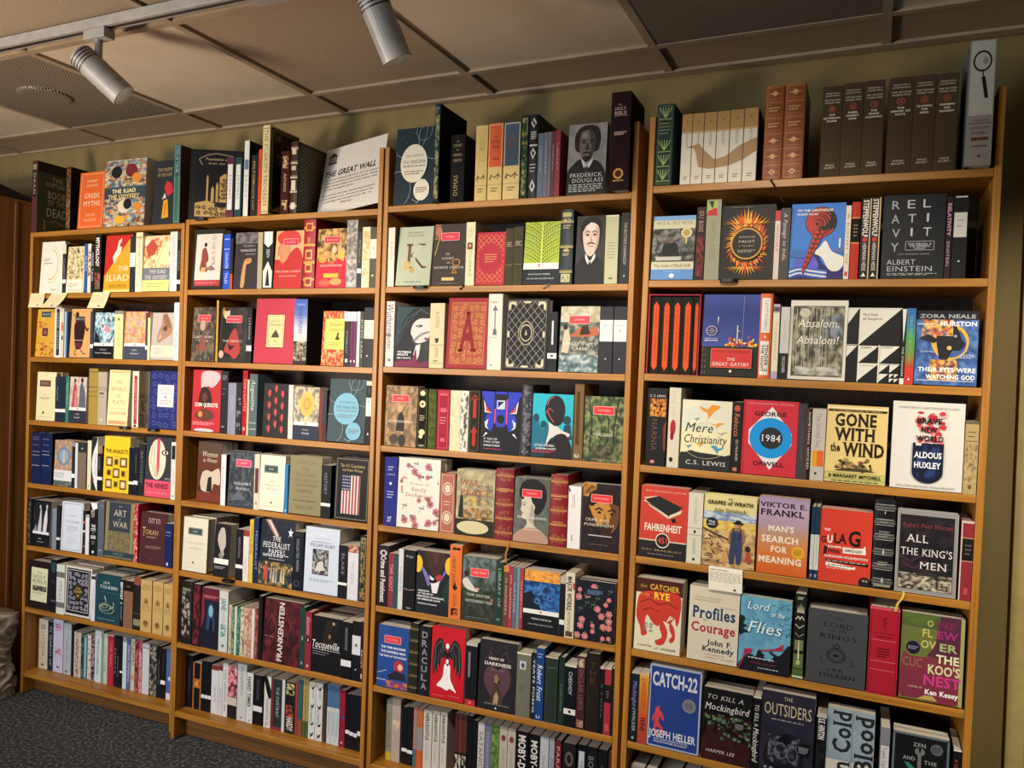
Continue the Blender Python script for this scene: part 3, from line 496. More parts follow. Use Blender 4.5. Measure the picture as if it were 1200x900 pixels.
def BNW():
    rnd = random.Random(12); r = []; c = ('c83a40', 'd8686c', 'e0a8a4', 'b82c38')
    for k in range(60):
        x, y = rnd.uniform(.36, .72), rnd.uniform(.54, .88); r += E(x, y, rnd.uniform(.015, .05), rnd.uniform(.012, .036), rnd.choice(c), 12)
    r += R(.3, .2, .73, .53, '161e3e') + E(.515, .205, .215, .13, '161e3e', 30) + M(.36, .14, .68, .5, 6, 6, 3, '161e3e 1c2850 28407a 141a34') + R(.34, .5, .42, .53, 'd8d4cc')
    return r + T('BRAVE', .52, .785, .34, .06, '1a1620', 'b') + T('NEW', .52, .685, .22, .06, '1a1620', 'b') + T('WORLD', .53, .585, .38, .06, '1a1620', 'b') + T('ALDOUS', .515, .395, .38, .065, 'e8e8ec', 'b') + T('HUXLEY', .515, .28, .37, .065, 'e8e8ec', 'b') + T('FOREWORD BY CHRISTOPHER HITCHENS', .5, .935, .84, .018, '6a6460') + T('INCLUDING BRAVE NEW WORLD REVISITED', .5, .035, .8, .018, '5a5450')
def FAH():
    return R(0, 0, 1, .235, '2a2626') + R(0, .235, 1, .25, 'd8c8b0') + E(.5, .25, .15, .105, 'd8ccb8', 30) + E(.5, .25, .13, .09, '2a2424', 30) + T('451', .5, .25, .2, .08, 'c04038', 'b') + PA('2a2626', .1, .8, .38, .865, .9, .73, .86, .72, .6, .56, .18, .72) + PA('d8c8a8', .06, .78, .1, .8, .18, .72, .6, .56, .6, .6, .16, .76, .1, .77) + PA('d8c8a8', .06, .83, .38, .868, .3, .85, .1, .81) + PA('d8cbb0', .6, .56, .86, .65, .88, .7, .62, .61) + PA('1c1818', .66, .56, .7, .5, .74, .53, .78, .5, .74, .58) + T('80TH ANNIVERSARY EDITION', .52, .93, .84, .02, 'e8c0a8') + T('FAHRENHEIT', .5, .425, .78, .095, 'e4d8c4', 'b') + T('RAY BRADBURY', .5, .11, .84, .028, '9a8458') + L(.2, .75, .045, .06, 1, '8a8278')
def GOW():
    rnd = random.Random(14); r = R(0, .62, 1, 1, 'd8cc8c') + M(0, .62, 1, .76, 9, 4, 4, '8a9ab8 b8c4cc 6a80a8 c8d0cc') + M(0, .48, 1, .64, 9, 4, 5, 'd8b850 c89a40 e0c868 d0b068') + M(0, 0, 1, .5, 10, 8, 6, 'c8a068 a88454 d8b884 8a6a48 d0ac78')
    for k in range(46): x, y = rnd.uniform(.02, .42), rnd.uniform(.06, .44); r += C(rnd.choice(('3a3228', '6a5438', '4a4230', 'c8b488')), .016, x, y, x + rnd.uniform(-.08, .08), y + rnd.uniform(-.03, .03))
    r += C('3a2c20', .025, .0, .52, .2, .46, .45, .4, .6, .36) + P('3a4468', .52, .08, .54, .34, .56, .5, .64, .52, .74, .5, .76, .3, .74, .08, .66, .08, .64, .26, .61, .08) + P('8a7048', .5, .34, .52, .5, .6, .56, .76, .54, .8, .4, .76, .36, .74, .5, .56, .5, .54, .36) + C('2a3050', .025, .58, .55, .62, .4) + C('2a3050', .025, .73, .55, .7, .4) + E(.66, .6, .05, .04, 'b08a64') + E(.67, .625, .1, .018, '26221e') + E(.67, .645, .055, .025, '26221e') + P('b04438', .82, .12, .84, .24, .9, .26, .94, .14, .9, .08) + E(.87, .29, .05, .04, '3a2a1e') + P('c89860', .34, .06, .4, .2, .48, .22, .54, .08) + E(.44, .25, .04, .035, 'c8a060')
    return r + T('THE', .5, .945, .08, .02, '2a2418', 'sb') + T('GRAPES of WRATH', .5, .89, .86, .05, '2a2418', 'sb') + T('John Steinbeck', .5, .79, .62, .055, '2a2820', 'i') + E(.17, .6, .11, .075, '1c2434') + T('75th', .17, .615, .12, .028, 'd8d8d0', 'b') + L(.1, .24, .565, .59, 1, 'ccc')
def FRK():
    return G(0, 0, 1, 1, 'c85a20 cc6a2c c87840 b88868 a890a0 b098b0 9a88a8') + T('VIKTOR E.', .48, .9, .94, .06, '2c1c1a', 'sb') + T('FRANKL', .47, .8, .88, .075, '2c1c1a', 'sb') + T('MAN\'S', .46, .595, .52, .075, 'e8dcc8', 'sb') + T('SEARCH', .45, .455, .74, .08, 'e8dcc8', 'sb') + T('FOR', .44, .325, .34, .075, 'e8dcc8', 'sb') + T('MEANING', .46, .185, .86, .08, 'e8dcc8', 'sb') + E(.82, .31, .13, .085, 'd8a02c', 26) + L(.74, .9, .27, .35, 3, '8a5a14')
def GUL():
    k = '1c1614'; w = 'e8e0d8'; return T('THE', .14, .71, .12, .03, w, 'b') + T('G', .08, .575, .1, .08, k, 'b') + T('U', .2, .585, .1, .1, w, 'b') + T('LA', .4, .605, .24, .13, k, 'b') + T('G', .67, .62, .23, .2, k, 'b') + T('ARCHIPELAGO', .36, .485, .5, .026, w, 'b') + PA(k, .08, .37, .14, .38, .16, .49, .1, .485) + PA('7a2a20', .16, .41, .4, .4, .4, .44, .17, .46) + PA(w, .46, .41, .9, .42, .88, .54, .84, .5, .46, .48) + T('ABRIDGED', .66, .452, .34, .034, k, 'b') + T('ALEKSANDR SOLZHENITSYN', .52, .355, .84, .026, w, 'b') + PA(k, .14, .31, .95, .3, .95, .26, .14, .28) + L(.16, .9, .285, .3, 1, 'c8b8a8') + PA(w, .14, .27, .72, .235, .7, .2, .14, .22) + L(.18, .66, .225, .245, 1, '5a4a44') + L(.16, .6, .185, .2, 1, 'e0c8b8') + E(.9, .04, .12, .08, '2a2220') + T('P.S.', .91, .07, .1, .025, 'c8bcb0', 'b')
def AKM():
    r = R(.05, .045, .94, .94, '232024') + M(.06, .05, .93, .9, 9, 10, 5, '232024 2c262c 1c1a1e 332a30 201c20') + M(.06, .05, .93, .24, 12, 6, 7, '1c1818 8a8070 b8ac94 4a423c 2a2424 c8bca0') + C('5a3040', .02, .1, .36, .3, .3, .5, .4, .7, .3, .9, .34) + C('4a2c38', .03, .06, .44, .25, .38, .45, .46) + P('3a3230', .3, .22, .5, .3, .6, .28, .75, .22)
    return r + T('Robert Penn Warren', .5, .82, .82, .055, '8a3a44', 'si') + T('ALL', .34, .66, .36, .09, 'dcd8d4', 's') + T('THE KING\'S', .5, .5, .84, .085, 'dcd8d4', 's') + T('MEN', .62, .345, .44, .085, 'dcd8d4', 's') + FRB(.0, .0, 1, 1, 'a8a6a2', .012)
def CAT():
    rd = 'c03828'; r = R(0, .8, 1, 1, '54201a') + P(rd, .02, .5, .06, .74, .2, .82, .5, .84, .95, .82, .96, .5, .9, .4, .86, .5, .76, .42, .6, .44, .5, .36, .36, .42, .26, .5, .22, .36, .28, .24, .16, .2, .12, .32, .06, .4) + P(rd, .6, .44, .72, .3, .66, .14, .52, .1, .46, .16, .6, .22, .54, .36) + P(rd, .76, .44, .86, .36, .88, .22, .8, .16, .76, .2, .82, .26, .76, .34) + C('54201a', .016, .1, .66, .3, .72, .5, .66, .7, .7, .9, .64) + C('54201a', .014, .16, .56, .34, .6, .52, .56) + C('54201a', .014, .3, .78, .5, .76, .72, .78) + C('e0d4b8', .025, .7, .44, .76, .52, .82, .5, .74, .47) + SCR(.2, .26, .4, .4, 5, '8a8474', 3)
    return r + T('the', .16, .895, .14, .05, 'c89a3c', 's') + T('CATCHER', .62, .895, .64, .07, 'd8a83c', 'sb') + T('in the', .2, .785, .2, .05, 'e8a83c', 's') + T('RYE', .56, .78, .34, .09, 'f0c83c', 'sb') + T('a novel by', .24, .075, .32, .03, '3a3024', 'i') + T('J.D. SALINGER', .68, .06, .46, .03, '3a3024', 's')
def PRO():
    return T('Profiles', .5, .655, .86, .15, '22406c', 'sb') + T('IN', .33, .555, .08, .025, '22406c', 's') + T('Courage', .5, .455, .88, .12, 'a8283a', 'sb') + T('John F.', .64, .265, .5, .065, '26344e', 'sb') + T('Kennedy', .62, .175, .64, .065, '26344e', 'sb') + T('INTRODUCTION BY', .36, .855, .58, .022, 'b09a7c') + T('CAROLINE KENNEDY', .35, .82, .56, .022, 'b09a7c') + T('FOREWORD BY', .55, .1, .4, .022, 'b0907a') + T('ROBERT F. KENNEDY', .66, .06, .58, .022, 'b0907a') + L(.62, .92, .745, .765, 1, 'b8a890')
def LOF():
    rnd = random.Random(21); r = M(0, 0, 1, 1, 7, 8, 4, '5c98b4 68a4bc 548cac 62a0ba'); d = '1c242c'
    for k in range(150):
        x = rnd.random(); y = rnd.choice((rnd.uniform(.5, 1), rnd.uniform(.45, .7))); s = 1 if x > .5 else -1; e = abs(x - .5) * 2
        if rnd.random() < e * e * .9 + .06: r += C(d, .008, x, y, x + s * rnd.uniform(.03, .1), y + rnd.uniform(-.05, .07))
    r += P(d, 0, .48, .0, .72, .1, .7, .05, .62, .16, .6, .06, .56, .2, .52, .08, .5) + P('1c1c26', .02, 0, .2, .22, .34, .2, .4, .3, .55, .22, .62, .3, .8, .26, 1, .42, 1, 0) + P('5c98b4', .5, .22, .62, .16, .7, .24, .6, .28)
    for k in range(9): r += C('a82c4a', .018, .02 + .02 * k, .02 + .03 * k, .12, .2 + .01 * k, .26, .26 + .005 * k) + C('a82c4a', .016, .4 + .015 * k, .3, .6 + .02 * k, .31 + .006 * k, .86, .34 + .01 * k)
    return r + T('Lord', .36, .885, .44, .1, 'dce8e8', 'i') + T('of the', .74, .8, .26, .06, 'dce8e8', 'i') + T('Flies', .5, .6, .66, .15, 'dce8e8', 'i') + T('WILLIAM GOLDING', .5, .12, .5, .025, '8a3050') + L(.2, .7, .17, .2, 1, 'c8ccd0') + L(.4, .8, .05, .07, 1, 'b0b4b8')
def HOB():
    w = 'd0ccb8'; r = R(0, 0, 1, .12, '4a6030') + R(0, .02, 1, .04, 'c8c8a8') + R(.05, .13, .95, .3, '5a6a3c') + R(.1, .34, .9, .46, '6a7448')
    for k in range(5): x = .2 + k * .14; r += P(w, x, .78, x + .06, .9 - abs(k - 2) * .02, x + .1, .78)
    return r + C(w, .08, .1, .7, .35, .74, .5, .7, .65, .74, .9, .7) + C(w, .06, .1, .64, .5, .6, .9, .64) + C('a8a890', .05, .1, .54, .5, .5, .9, .54) + P('e8e4d4', .44, .24, .56, .24, .52, .46, .48, .46) + E(.5, .2, .2, .03, 'a8b070') + L(.2, .8, .93, .97, 2, 'a8a490')
def LOR():
    k = '1c1c1e'; return T('THE', .52, .895, .18, .038, k, 's') + T('LORD', .52, .81, .5, .06, k, 's') + T('OF THE', .52, .735, .28, .03, k, 's') + T('RINGS', .52, .65, .62, .06, k, 's') + O(.5, .4, .16, .1, .02, k) + O(.5, .4, .115, .072, .012, k) + E(.5, .4, .05, .02, k, 14) + C(k, .012, .44, .52, .5, .56, .56, .52, .5, .5, .44, .52) + C('3a3a3c', .012, .22, .34, .26, .36, .24, .3, .32, .3) + C('3a3a3c', .012, .76, .3, .74, .36, .82, .3, .7, .27) + T('J·R·R', .5, .205, .26, .035, k, 's') + T('TOLKIEN', .52, .125, .62, .05, k, 's')
def CUC():
    r = R(0, 0, 1, 1, '626a34') + M(0, .84, 1, 1, 5, 3, 4, '46582c 4e6030 55662e') + P('7c3040', .1, .1, .12, .46, .3, .5, .98, .5, .98, .06, .5, .04) + P('5c2a44', .42, .52, .55, .66, .62, 1, 1, 1, 1, .5) + P('7c2c40', .0, .06, .04, .5, .16, .5, .6, .3, .95, .3, .95, .02, .3, .02) + P('b09a50', .3, .02, .42, .07, .55, .07, .62, .02) + R(.94, 0, 1, 1, '9a9a58')
    c1, c2, c3 = 'b8b060', '8a2a6a', 'c03a80'
    r += T('O', .46, .9, .1, .07, 'a8a858', 'b') + T('NE', .72, .9, .3, .07, '7a2a4a', 'b') + T('FL', .42, .785, .16, .085, c1, 'b') + T('EW', .74, .785, .32, .085, '9a2a6a', 'b') + T('OV', .44, .655, .24, .085, c1, 'b') + T('ER', .76, .645, .28, .085, '9aa868', 'b') + T('THE', .75, .51, .36, .09, 'd8d8a8', 'b') + T('CUC', .2, .43, .32, .1, '8a5a44', 'b') + T('KOO\'S', .7, .38, .5, .1, 'd0c898', 'b') + T('NEST', .68, .25, .58, .11, c3, 'b') + T('A NOVEL BY', .26, .15, .22, .02, 'e0c8b8') + T('Ken Kesey', .68, .115, .52, .055, 'f0ece8', 'b') + E(.2, .6, .11, .075, '241a34') + L(.12, .28, .575, .62, 2, '8a7aa0')
    return r
def C22():
    r = FR(0, 0, '9aa4bc', .022); r += FR(.02, .012, 'b8c0d0', .01)
    red = 'c84048'
    return r + T('CATCH-22', .49, .83, .86, .16, 'c8ccd4', 'b') + E(.78, .57, .13, .085, '6a6e74', 28) + O(.78, .57, .115, .075, .01, '8a8e94') + T('50', .78, .57, .12, .05, '4a4e56') + P(red, .13, .42, .16, .48, .22, .5, .22, .46, .28, .42, .32, .34, .28, .34, .24, .38, .22, .3, .3, .24, .3, .18, .26, .17, .26, .22, .17, .24, .2, .15, .15, .14, .12, .24, .14, .34, .1, .3, .08, .34, .13, .4) + T('JOSEPH HELLER', .48, .165, .9, .085, 'd0d4da', 'b') + T('WITH A NEW INTRODUCTION BY', .46, .1, .66, .018, 'c0c6d0', 'b') + T('CHRISTOPHER BUCKLEY', .46, .07, .66, .02, 'c0c6d0', 'b')
def TKM():
    rnd = random.Random(31); r = R(0, 0, 1, .66, '40181a') + M(0, 0, 1, .3, 5, 4, 3, '40181a 4a1c1c 381416')
    for k in range(90):
        x, y = rnd.uniform(.02, .98), rnd.uniform(.3, .66)
        if y > .66 - x * .1 - .24 + (x - .5) * -.1 or rnd.random() < .4: r += E(x, y if x > .4 or y > .5 else y + .15, rnd.uniform(.02, .05), rnd.uniform(.012, .028), rnd.choice(('4a6a4a', '5a7a58', '6a8a6a', '3c5440', '5a5a40')), 7)
    r += C('1a1212', .035, .0, .5, .12, .56, .3, .55, .5, .48, .7, .4, .95, .32) + C('1a1212', .02, .3, .55, .24, .42, .3, .38) + C('1a1212', .02, .6, .44, .5, .6) + C('1a1212', .018, .75, .38, .66, .28, .7, .22) + P('141214', 0, .3, .0, .6, .06, .56, .05, .4)
    return r + R(0, .66, 1, 1, '131113') + T('TO KILL A', .46, .89, .74, .06, 'b8b4ac', 'si') + T('Mockingbird', .5, .755, .92, .09, 'dcd8d0', 'si') + T('HARPER LEE', .4, .14, .6, .045, 'c8bcb0', 'i') + E(.76, .54, .12, .075, '1c1a1c') + L(.68, .84, .5, .58, 4, '8a8884')
def OUT():
    return M(0, 0, 1, .6, 7, 6, 4, '2c2a3a 343044 262434') + P('1a1a24', .12, .1, .16, .42, .4, .5, .6, .52, .75, .4, .8, .1) + M(.16, .14, .74, .48, 9, 8, 5, '1a1a22 4a4a58 2a2a36 6a6a76 20202a') + P('121218', .3, .42, .5, .52, .62, .46, .5, .36) + O(.4, .3, .12, .1, .012, '6a6a78') + O(.62, .28, .1, .1, .012, '6a6a78') + T('THE', .5, .93, .16, .045, 'b0a890') + T('OUTSIDERS', .5, .79, .88, .14, 'b8ae90', '') + L(.2, .8, .655, .68, 1, '8a8894') + E(.82, .36, .13, .085, '121218') + L(.73, .91, .32, .4, 4, '8a8890') + T('S.E.', .2, .055, .2, .06, 'c8c4bc') + T('HINTON', .6, .05, .5, .06, 'c8c4bc')
def ICB():
    k = '2a2c30'; return R(0, 0, 1, .16, 'b04a30') + R(0, .16, 1, .36, 'c8c4b4') + M(0, .36, 1, 1, 5, 6, 3, '8a9aa4 909ea8 84949e') + VU('In Cold', .32, .57, .82, .36, k, 'sb') + R(.53, 0, .55, 1, '6a7880') + VU('Blood', .79, .62, .68, .36, k, 'sb') + T('TRUMAN', .66, .17, .16, .02, k, 'b') + T('CAPOTE', .66, .13, .16, .02, k, 'b')
def ZEN():
    c = 'a8a8a8'; return FR(0, 0, '5a666e', .04) + T('ZEN', .48, .86, .22, .05, c, 's') + T('AND', .3, .66, .22, .05, c, 's') + T('THE', .68, .64, .22, .05, c, 's') + T('ART', .3, .45, .24, .05, c, 's') + T('OF', .68, .42, .18, .05, c, 's') + T('MOTORCYCLE', .5, .3, .76, .05, c, 's') + T('MAINTENANCE', .5, .2, .76, .045, c, 's') + R(.455, .52, .52, .74, '6a6c6c') + E(.49, .77, .09, .055, '6a6c6c') + P('16181a', .46, .84, .52, .84, .5, .76, .48, .76) + P('2c7a62', .48, .5, .3, .6, .22, .6, .36, .46, .46, .4) + P('2c7a62', .5, .5, .68, .58, .74, .6, .62, .46, .52, .4) + P('3a9a80', .44, .5, .54, .5, .52, .38, .48, .36) + E(.78, .84, .11, .075, '5a5e60') + L(.7, .86, .8, .88, 3, '2a2c2e') + T('ROBERT M. PIRSIG', .5, .09, .6, .035, c, 's')

def draw(pb, o, ex, ez, nr, w, h, ops, curve=None, z0=0.0002):
    """print a list of design steps on the flat (or gently rounded) cover face: o corner, ex/ez unit axes, nr outward normal"""
    st = [z0]
    def pt(x, y):
        x = min(1, max(0, x)); y = min(1, max(0, y)); off = st[0] + (curve * (1 - (2 * x - 1) ** 2) if curve else 0)
        return o + ex * (x * w) + ez * (y * h) + nr * off
    def run(ops, sub=False):
        for q in ops:
            if isinstance(q, list): run(q); continue
            k = q[0]
            if k == 'p':
                col = lin(q[1]); pts = q[2]
                if curve and len(pts) == 4 and abs(pts[0][0] - pts[1][0]) > .3:
                    (xa, ya), (xb, yb), (xc, yc), (xd, yd) = pts
                    for i in range(6):
                        t, u = i / 6, (i + 1) / 6; m = lambda a, b, s: a + (b - a) * s
                        pb.poly([pt(m(xa, xb, t), m(ya, yb, t)), pt(m(xa, xb, u), m(ya, yb, u)), pt(m(xd, xc, u), m(yd, yc, u)), pt(m(xd, xc, t), m(yd, yc, t))], col)
                else: pb.poly([pt(*p) for p in pts], col)
            elif k == 'g': run(q[1], True)
            elif k == 'c':
                col = lin(q[1]); hw = q[2] * w * .5; pts = q[3]
                for (xa, ya), (xb, yb) in zip(pts, pts[1:]):
                    dx, dy = (xb - xa) * w, (yb - ya) * h; n = math.hypot(dx, dy) or 1; px, py = -dy / n * hw / w, dx / n * hw / h
                    ex_, ey_ = dx / n * hw * .4 / w, dy / n * hw * .4 / h
                    pb.poly([pt(xa - px - ex_, ya - py - ey_), pt(xb - px + ex_, yb - py + ey_), pt(xb + px + ex_, yb + py + ey_), pt(xa + px - ex_, ya + py - ey_)], col)
            elif k == 'f':
                _, x0, y0, x1, y1, c, th = q; ty = th * w / h; col = lin(c)
                for a in ((x0, y0, x1, y0 + ty), (x0, y1 - ty, x1, y1), (x0, y0, x0 + th, y1), (x1 - th, y0, x1, y1)):
                    run(R(*a, c), True)
            elif k == 'm':
                _, x0, y0, x1, y1, nx, ny, seed, pal = q; rnd = random.Random(seed); pal = [lin(c) for c in pal]
                jx, jy = .28 / nx * (x1 - x0), .28 / ny * (y1 - y0)
                gp = [[(x0 + (x1 - x0) * i / nx + (rnd.uniform(-jx, jx) if 0 < i < nx else 0), y0 + (y1 - y0) * j / ny + (rnd.uniform(-jy, jy) if 0 < j < ny else 0)) for i in range(nx + 1)] for j in range(ny + 1)]
                gc = [[rnd.choice(pal) for i in range(nx + 1)] for j in range(ny + 1)]
                for j in range(ny):
                    for i in range(nx):
                        q4 = (gp[j][i], gp[j][i + 1], gp[j + 1][i + 1], gp[j + 1][i]); c4 = (gc[j][i], gc[j][i + 1], gc[j + 1][i + 1], gc[j + 1][i])
                        mid = (sum(a[0] for a in q4) / 4, sum(a[1] for a in q4) / 4); cm_ = rnd.choice(pal); n0 = len(pb.v)
                        pb.v += [tuple(pt(*a)) for a in q4] + [tuple(pt(*mid))]
                        for z in range(4): pb.f.append((n0 + z, n0 + (z + 1) % 4, n0 + 4)); pb.c.append([c4[z], c4[(z + 1) % 4], cm_]); pb.mi.append(0)
            elif k == 'v':
                _, x0, y0, x1, y1, pal = q; pal = [lin(c) for c in pal]; n = len(pal) - 1
                for j in range(n):
                    ya, yb = y0 + (y1 - y0) * j / n, y0 + (y1 - y0) * (j + 1) / n
                    pb.poly([pt(x0, ya), pt(x1, ya), pt(x1, yb), pt(x0, yb)], [pal[j], pal[j], pal[j + 1], pal[j + 1]])
            elif k == 't':
                _, txt, cx, cy, tw, th, c, sty, rot = q
                Vv, Ff, a, b = layout(txt, sty)
                if not Vv: continue
                col = lin(c); xm = (a + b) / 2; ww = (b - a) or 1
                if rot == 0: f = lambda p: pt(cx + (p[0] - xm) / ww * tw, cy + (p[1] / CAP - .5) * th)
                elif rot == 1: f = lambda p: pt(cx + (p[1] / CAP - .5) * th, cy - (p[0] - xm) / ww * tw)
                else: f = lambda p: pt(cx - (p[1] / CAP - .5) * th, cy + (p[0] - xm) / ww * tw)
                if rot: pass
                pb.mesh([tuple(f(p)) for p in Vv], Ff, col)
            if not sub: st[0] += 0.00007
    run(ops)

# ------------------------------------------------------------------ bookcase frames (measured place of each unit)
W = 0.876; D = 0.30; PT = 0.0175; FZ = 0.04
BAYS = [(-0.3204, 0.0253, 0.0079, -0.0037, [2.1116, 1.8372, 1.556, 1.2736, .9922, .7127, .4335, .1428]),
        (0.6221, 0.002, 0.0071, 0.0027, [2.1176, 1.8393, 1.5564, 1.2799, 1.0011, .7215, .4344, .1576]),
        (1.5375, 0.0148, 0.0117, 0.0007, [2.1239, 1.8409, 1.5603, 1.2814, 1.0, .714, .4296, .1494]),
        (2.4862, -0.0421, -0.0065, 0.0118, [2.1155, 1.8365, 1.5587, 1.2854, 1.0122, .7322, .4533, .17])]
def bay_matrix(b):
    x0, y0, yaw, rl, _ = BAYS[b]
    ex = Vector((math.cos(yaw), math.sin(yaw), 0)); ey = Vector((-math.sin(yaw), math.cos(yaw), 0)); ez = Vector((0, 0, 1))
    eu = ex * math.cos(rl) - ez * math.sin(rl); ew = ex * math.sin(rl) + ez * math.cos(rl)
    o = Vector((x0, y0, 1.2 - FZ)) + ez * 0.44 * math.sin(rl) - ew * 1.2
    m = Matrix((eu, ey, ew)).transposed().to_4x4(); m.translation = o
    return m
BM = [bay_matrix(b) for b in range(4)]
BAYN = ['leftmost', 'second', 'third', 'rightmost']
SHN = ['top', 'second', 'third', 'fourth', 'fifth', 'sixth', 'seventh', 'bottom']
TV = Matrix.Translation

# ------------------------------------------------------------------ the setting
WY = 0.343 # back wall plane
CZ = 2.5475
p = PB(); p.box(-1.2, 4.6, WY, WY + .12, 0, CZ + .1); tag(p.build('wall_back', M_WALL), kind='structure')
p = PB(); p.box(-1.2, 4.6, -6, WY, -.1, 0); tag(p.build('floor', M_CARPET), kind='structure')
ca = -0.012; CM = Matrix.Translation((-0.2044, 0, CZ)) @ Matrix.Rotation(ca, 4, 'Z')
S_ = 0.6636; Y0 = 0.1144
ti, sm = PB(), PB()
for i in range(-3, 9):
    for j in range(-1, 10):
        x0, x1 = i * S_, (i + 1) * S_; y1 = Y0 - j * S_; y0 = y1 - S_
        if j == -1: y0, y1 = Y0, WY + .05
        if j == 0 and i in (0, 4): continue
        (sm if (j == 0 and i in (1, 3, -1, 5)) or (j > 0 and (i * 7 + j * 3) % 4 == 0) else ti).box(x0 + .008, x1 - .008, y0 + .008, y1 - .008, 0.006, 0.02)
ti.box(-3 * S_, 9 * S_, Y0 - 9.6 * S_, WY + .1, 0.021, 0.05)
tag(ti.build('ceiling', M_TILE, None, CM), kind='structure')
tag(sm.build('ceiling_smooth_tiles', M_TILES, None, CM), kind='structure')
g = PB()
for i in range(-3, 10): g.box(i * S_ - .013, i * S_ + .013, Y0 - 9.5 * S_, WY, -.004, 0.005); 
for j in range(0, 10): g.box(-3 * S_, 9 * S_, Y0 - j * S_ - .012, Y0 - j * S_ + .012, -.0045, 0.0055)
g.box(-3 * S_, 9 * S_, WY - .02, WY + .02, -.006, .004)
tag(g.build('trim_1', M_GRID, None, CM), kind='structure')
p = PB(); p.box(3.505, 3.552, WY - .014, WY, 0, CZ); p.box(3.552, 3.60, WY - .004, WY, 0, CZ); tag(p.build('trim_2', M_TRIM, bevel=.003), kind='structure')
def vent(i, dx, desc):
    m = CM @ TV((i * S_ + S_ / 2, Y0 - S_ / 2, 0)); r = empty('ceiling_vent', m); tag(r, desc, 'ceiling vent', 'perforated ceiling vents')
    a = PB(); a.box(-S_ / 2 + .014, S_ / 2 - .014, -S_ / 2 + .014, S_ / 2 - .014, -.002, .012); a.build('perforated_panel', M_VENT, r)
    a = PB(); a.lathe([(0, -.012), (.085, -.012), (.094, -.009), (.098, -.002), (.098, 0.004)], 36, TV((dx, -.02, 0))); a.build('damper_disc', M_VENT, r, smooth=False)
vent(0, -.02, 'perforated square ceiling vent with round disc, left beside the track')
vent(4, -.03, 'perforated square ceiling vent above the rightmost bookcase')
# side cabinet, dark cover on it, carved pedestal
r = empty('wooden_cabinet', TV((-.62, .34, 0))); tag(r, 'tall brown wooden cabinet side left of the bookcases', 'cabinet')
p = PB(); p.box(-.55, 0, -.282, -.002, .0, 2.245); p.build('body', M_CAB, r, bevel=.003)
p = PB(); p.box(0, .008, -.2, -.184, .0, 2.245); p.build('stile', M_CAB, r, bevel=.002)
p = PB(); p.box(0, .006, -.02, -.003, .0, 2.245); p.build('stile', M_CAB, r, bevel=.002)
p = PB(); p.box(-.552, .002, -.284, .0, 2.245, 2.262); p.build('top_board', M_CAB, r, bevel=.003)
p = PB(); bk = (.01, .01, .01, 1); n = 8
for k in range(n):
    ya, yb = .335 - .27 * k / n, .335 - .27 * (k + 1) / n; za, zb = 2.266 + .055 * (k / n) ** 1.2, 2.266 + .055 * ((k + 1) / n) ** 1.2
    p.poly([(-.63, ya, za), (-.63, yb, zb), (-1.1, yb, zb + .01), (-1.1, ya, za + .01)], bk); p.poly([(-.63, ya, 2.263), (-.63, yb, 2.263), (-.63, yb, zb), (-.63, ya, za)], bk)
p.poly([(-.63, .065, 2.263), (-1.1, .065, 2.263), (-1.1, .065, 2.331), (-.63, .065, 2.321)], bk); p.poly([(-.63, .335, 2.263), (-1.1, .335, 2.263), (-1.1, .065, 2.263), (-.63, .065, 2.263)], bk)
tag(p.build('folded_cover', M_BLACK), 'black folded cover lying on top of the brown cabinet', 'cover')
def pedestal():
    import mathutils
    p = PB(); NX, NZ = 120, 80; HX, HY, H = .255, .255, .366
    def pos(u, k):
        z = k / NZ * H; per = u * 4; s = int(per) % 4; t = per - int(per); c = [(-1, -1), (1, -1), (1, 1), (-1, 1)]
        a, b = c[s], c[(s + 1) % 4]; x, y = a[0] + (b[0] - a[0]) * t, a[1] + (b[1] - a[1]) * t
        l = max(1, (abs(x) ** 8 + abs(y) ** 8) ** .125); x, y = x / l, y / l
        n1 = mathutils.noise.noise(Vector((x * 2.2 + 3, y * 2.2, z * 8.0))); q = Vector((x * 3, y * 3, z * 11))
        w_ = math.sin(16 * (mathutils.noise.noise(q * .8) + .5 * z) + 6 * n1); lip = .03 if (z > H - .05) else 0
        f = 1 + .06 * n1 + .05 * w_ * (1 if .03 < z < H - .05 else .3) + lip - .05 * math.sin(z / H * 3.14)
        return (x * HX * f, y * HY * f, z)
    for k in range(NZ + 1):
        for i in range(NX * 2): p.v.append(pos(i / (NX * 2), k))
    m = NX * 2
    for k in range(NZ):
        for i in range(m): p.f.append((k * m + i, k * m + (i + 1) % m, (k + 1) * m + (i + 1) % m, (k + 1) * m + i)); p.c.append([(.4, .4, .37, 1)] * 4); p.mi.append(0)
    b = len(p.v); p.v.append((0, 0, H + .012)); o = NZ * m
    for i in range(m): p.f.append((o + i, o + (i + 1) % m, b)); p.c.append([(.4, .4, .37, 1)] * 3); p.mi.append(0)
    o = p.build('carved_pedestal', M_STONE, None, TV((-.588, -.225, 0)), smooth=True); tag(o, 'grey carved stone pedestal with swirling leaves on the carpet', 'pedestal')
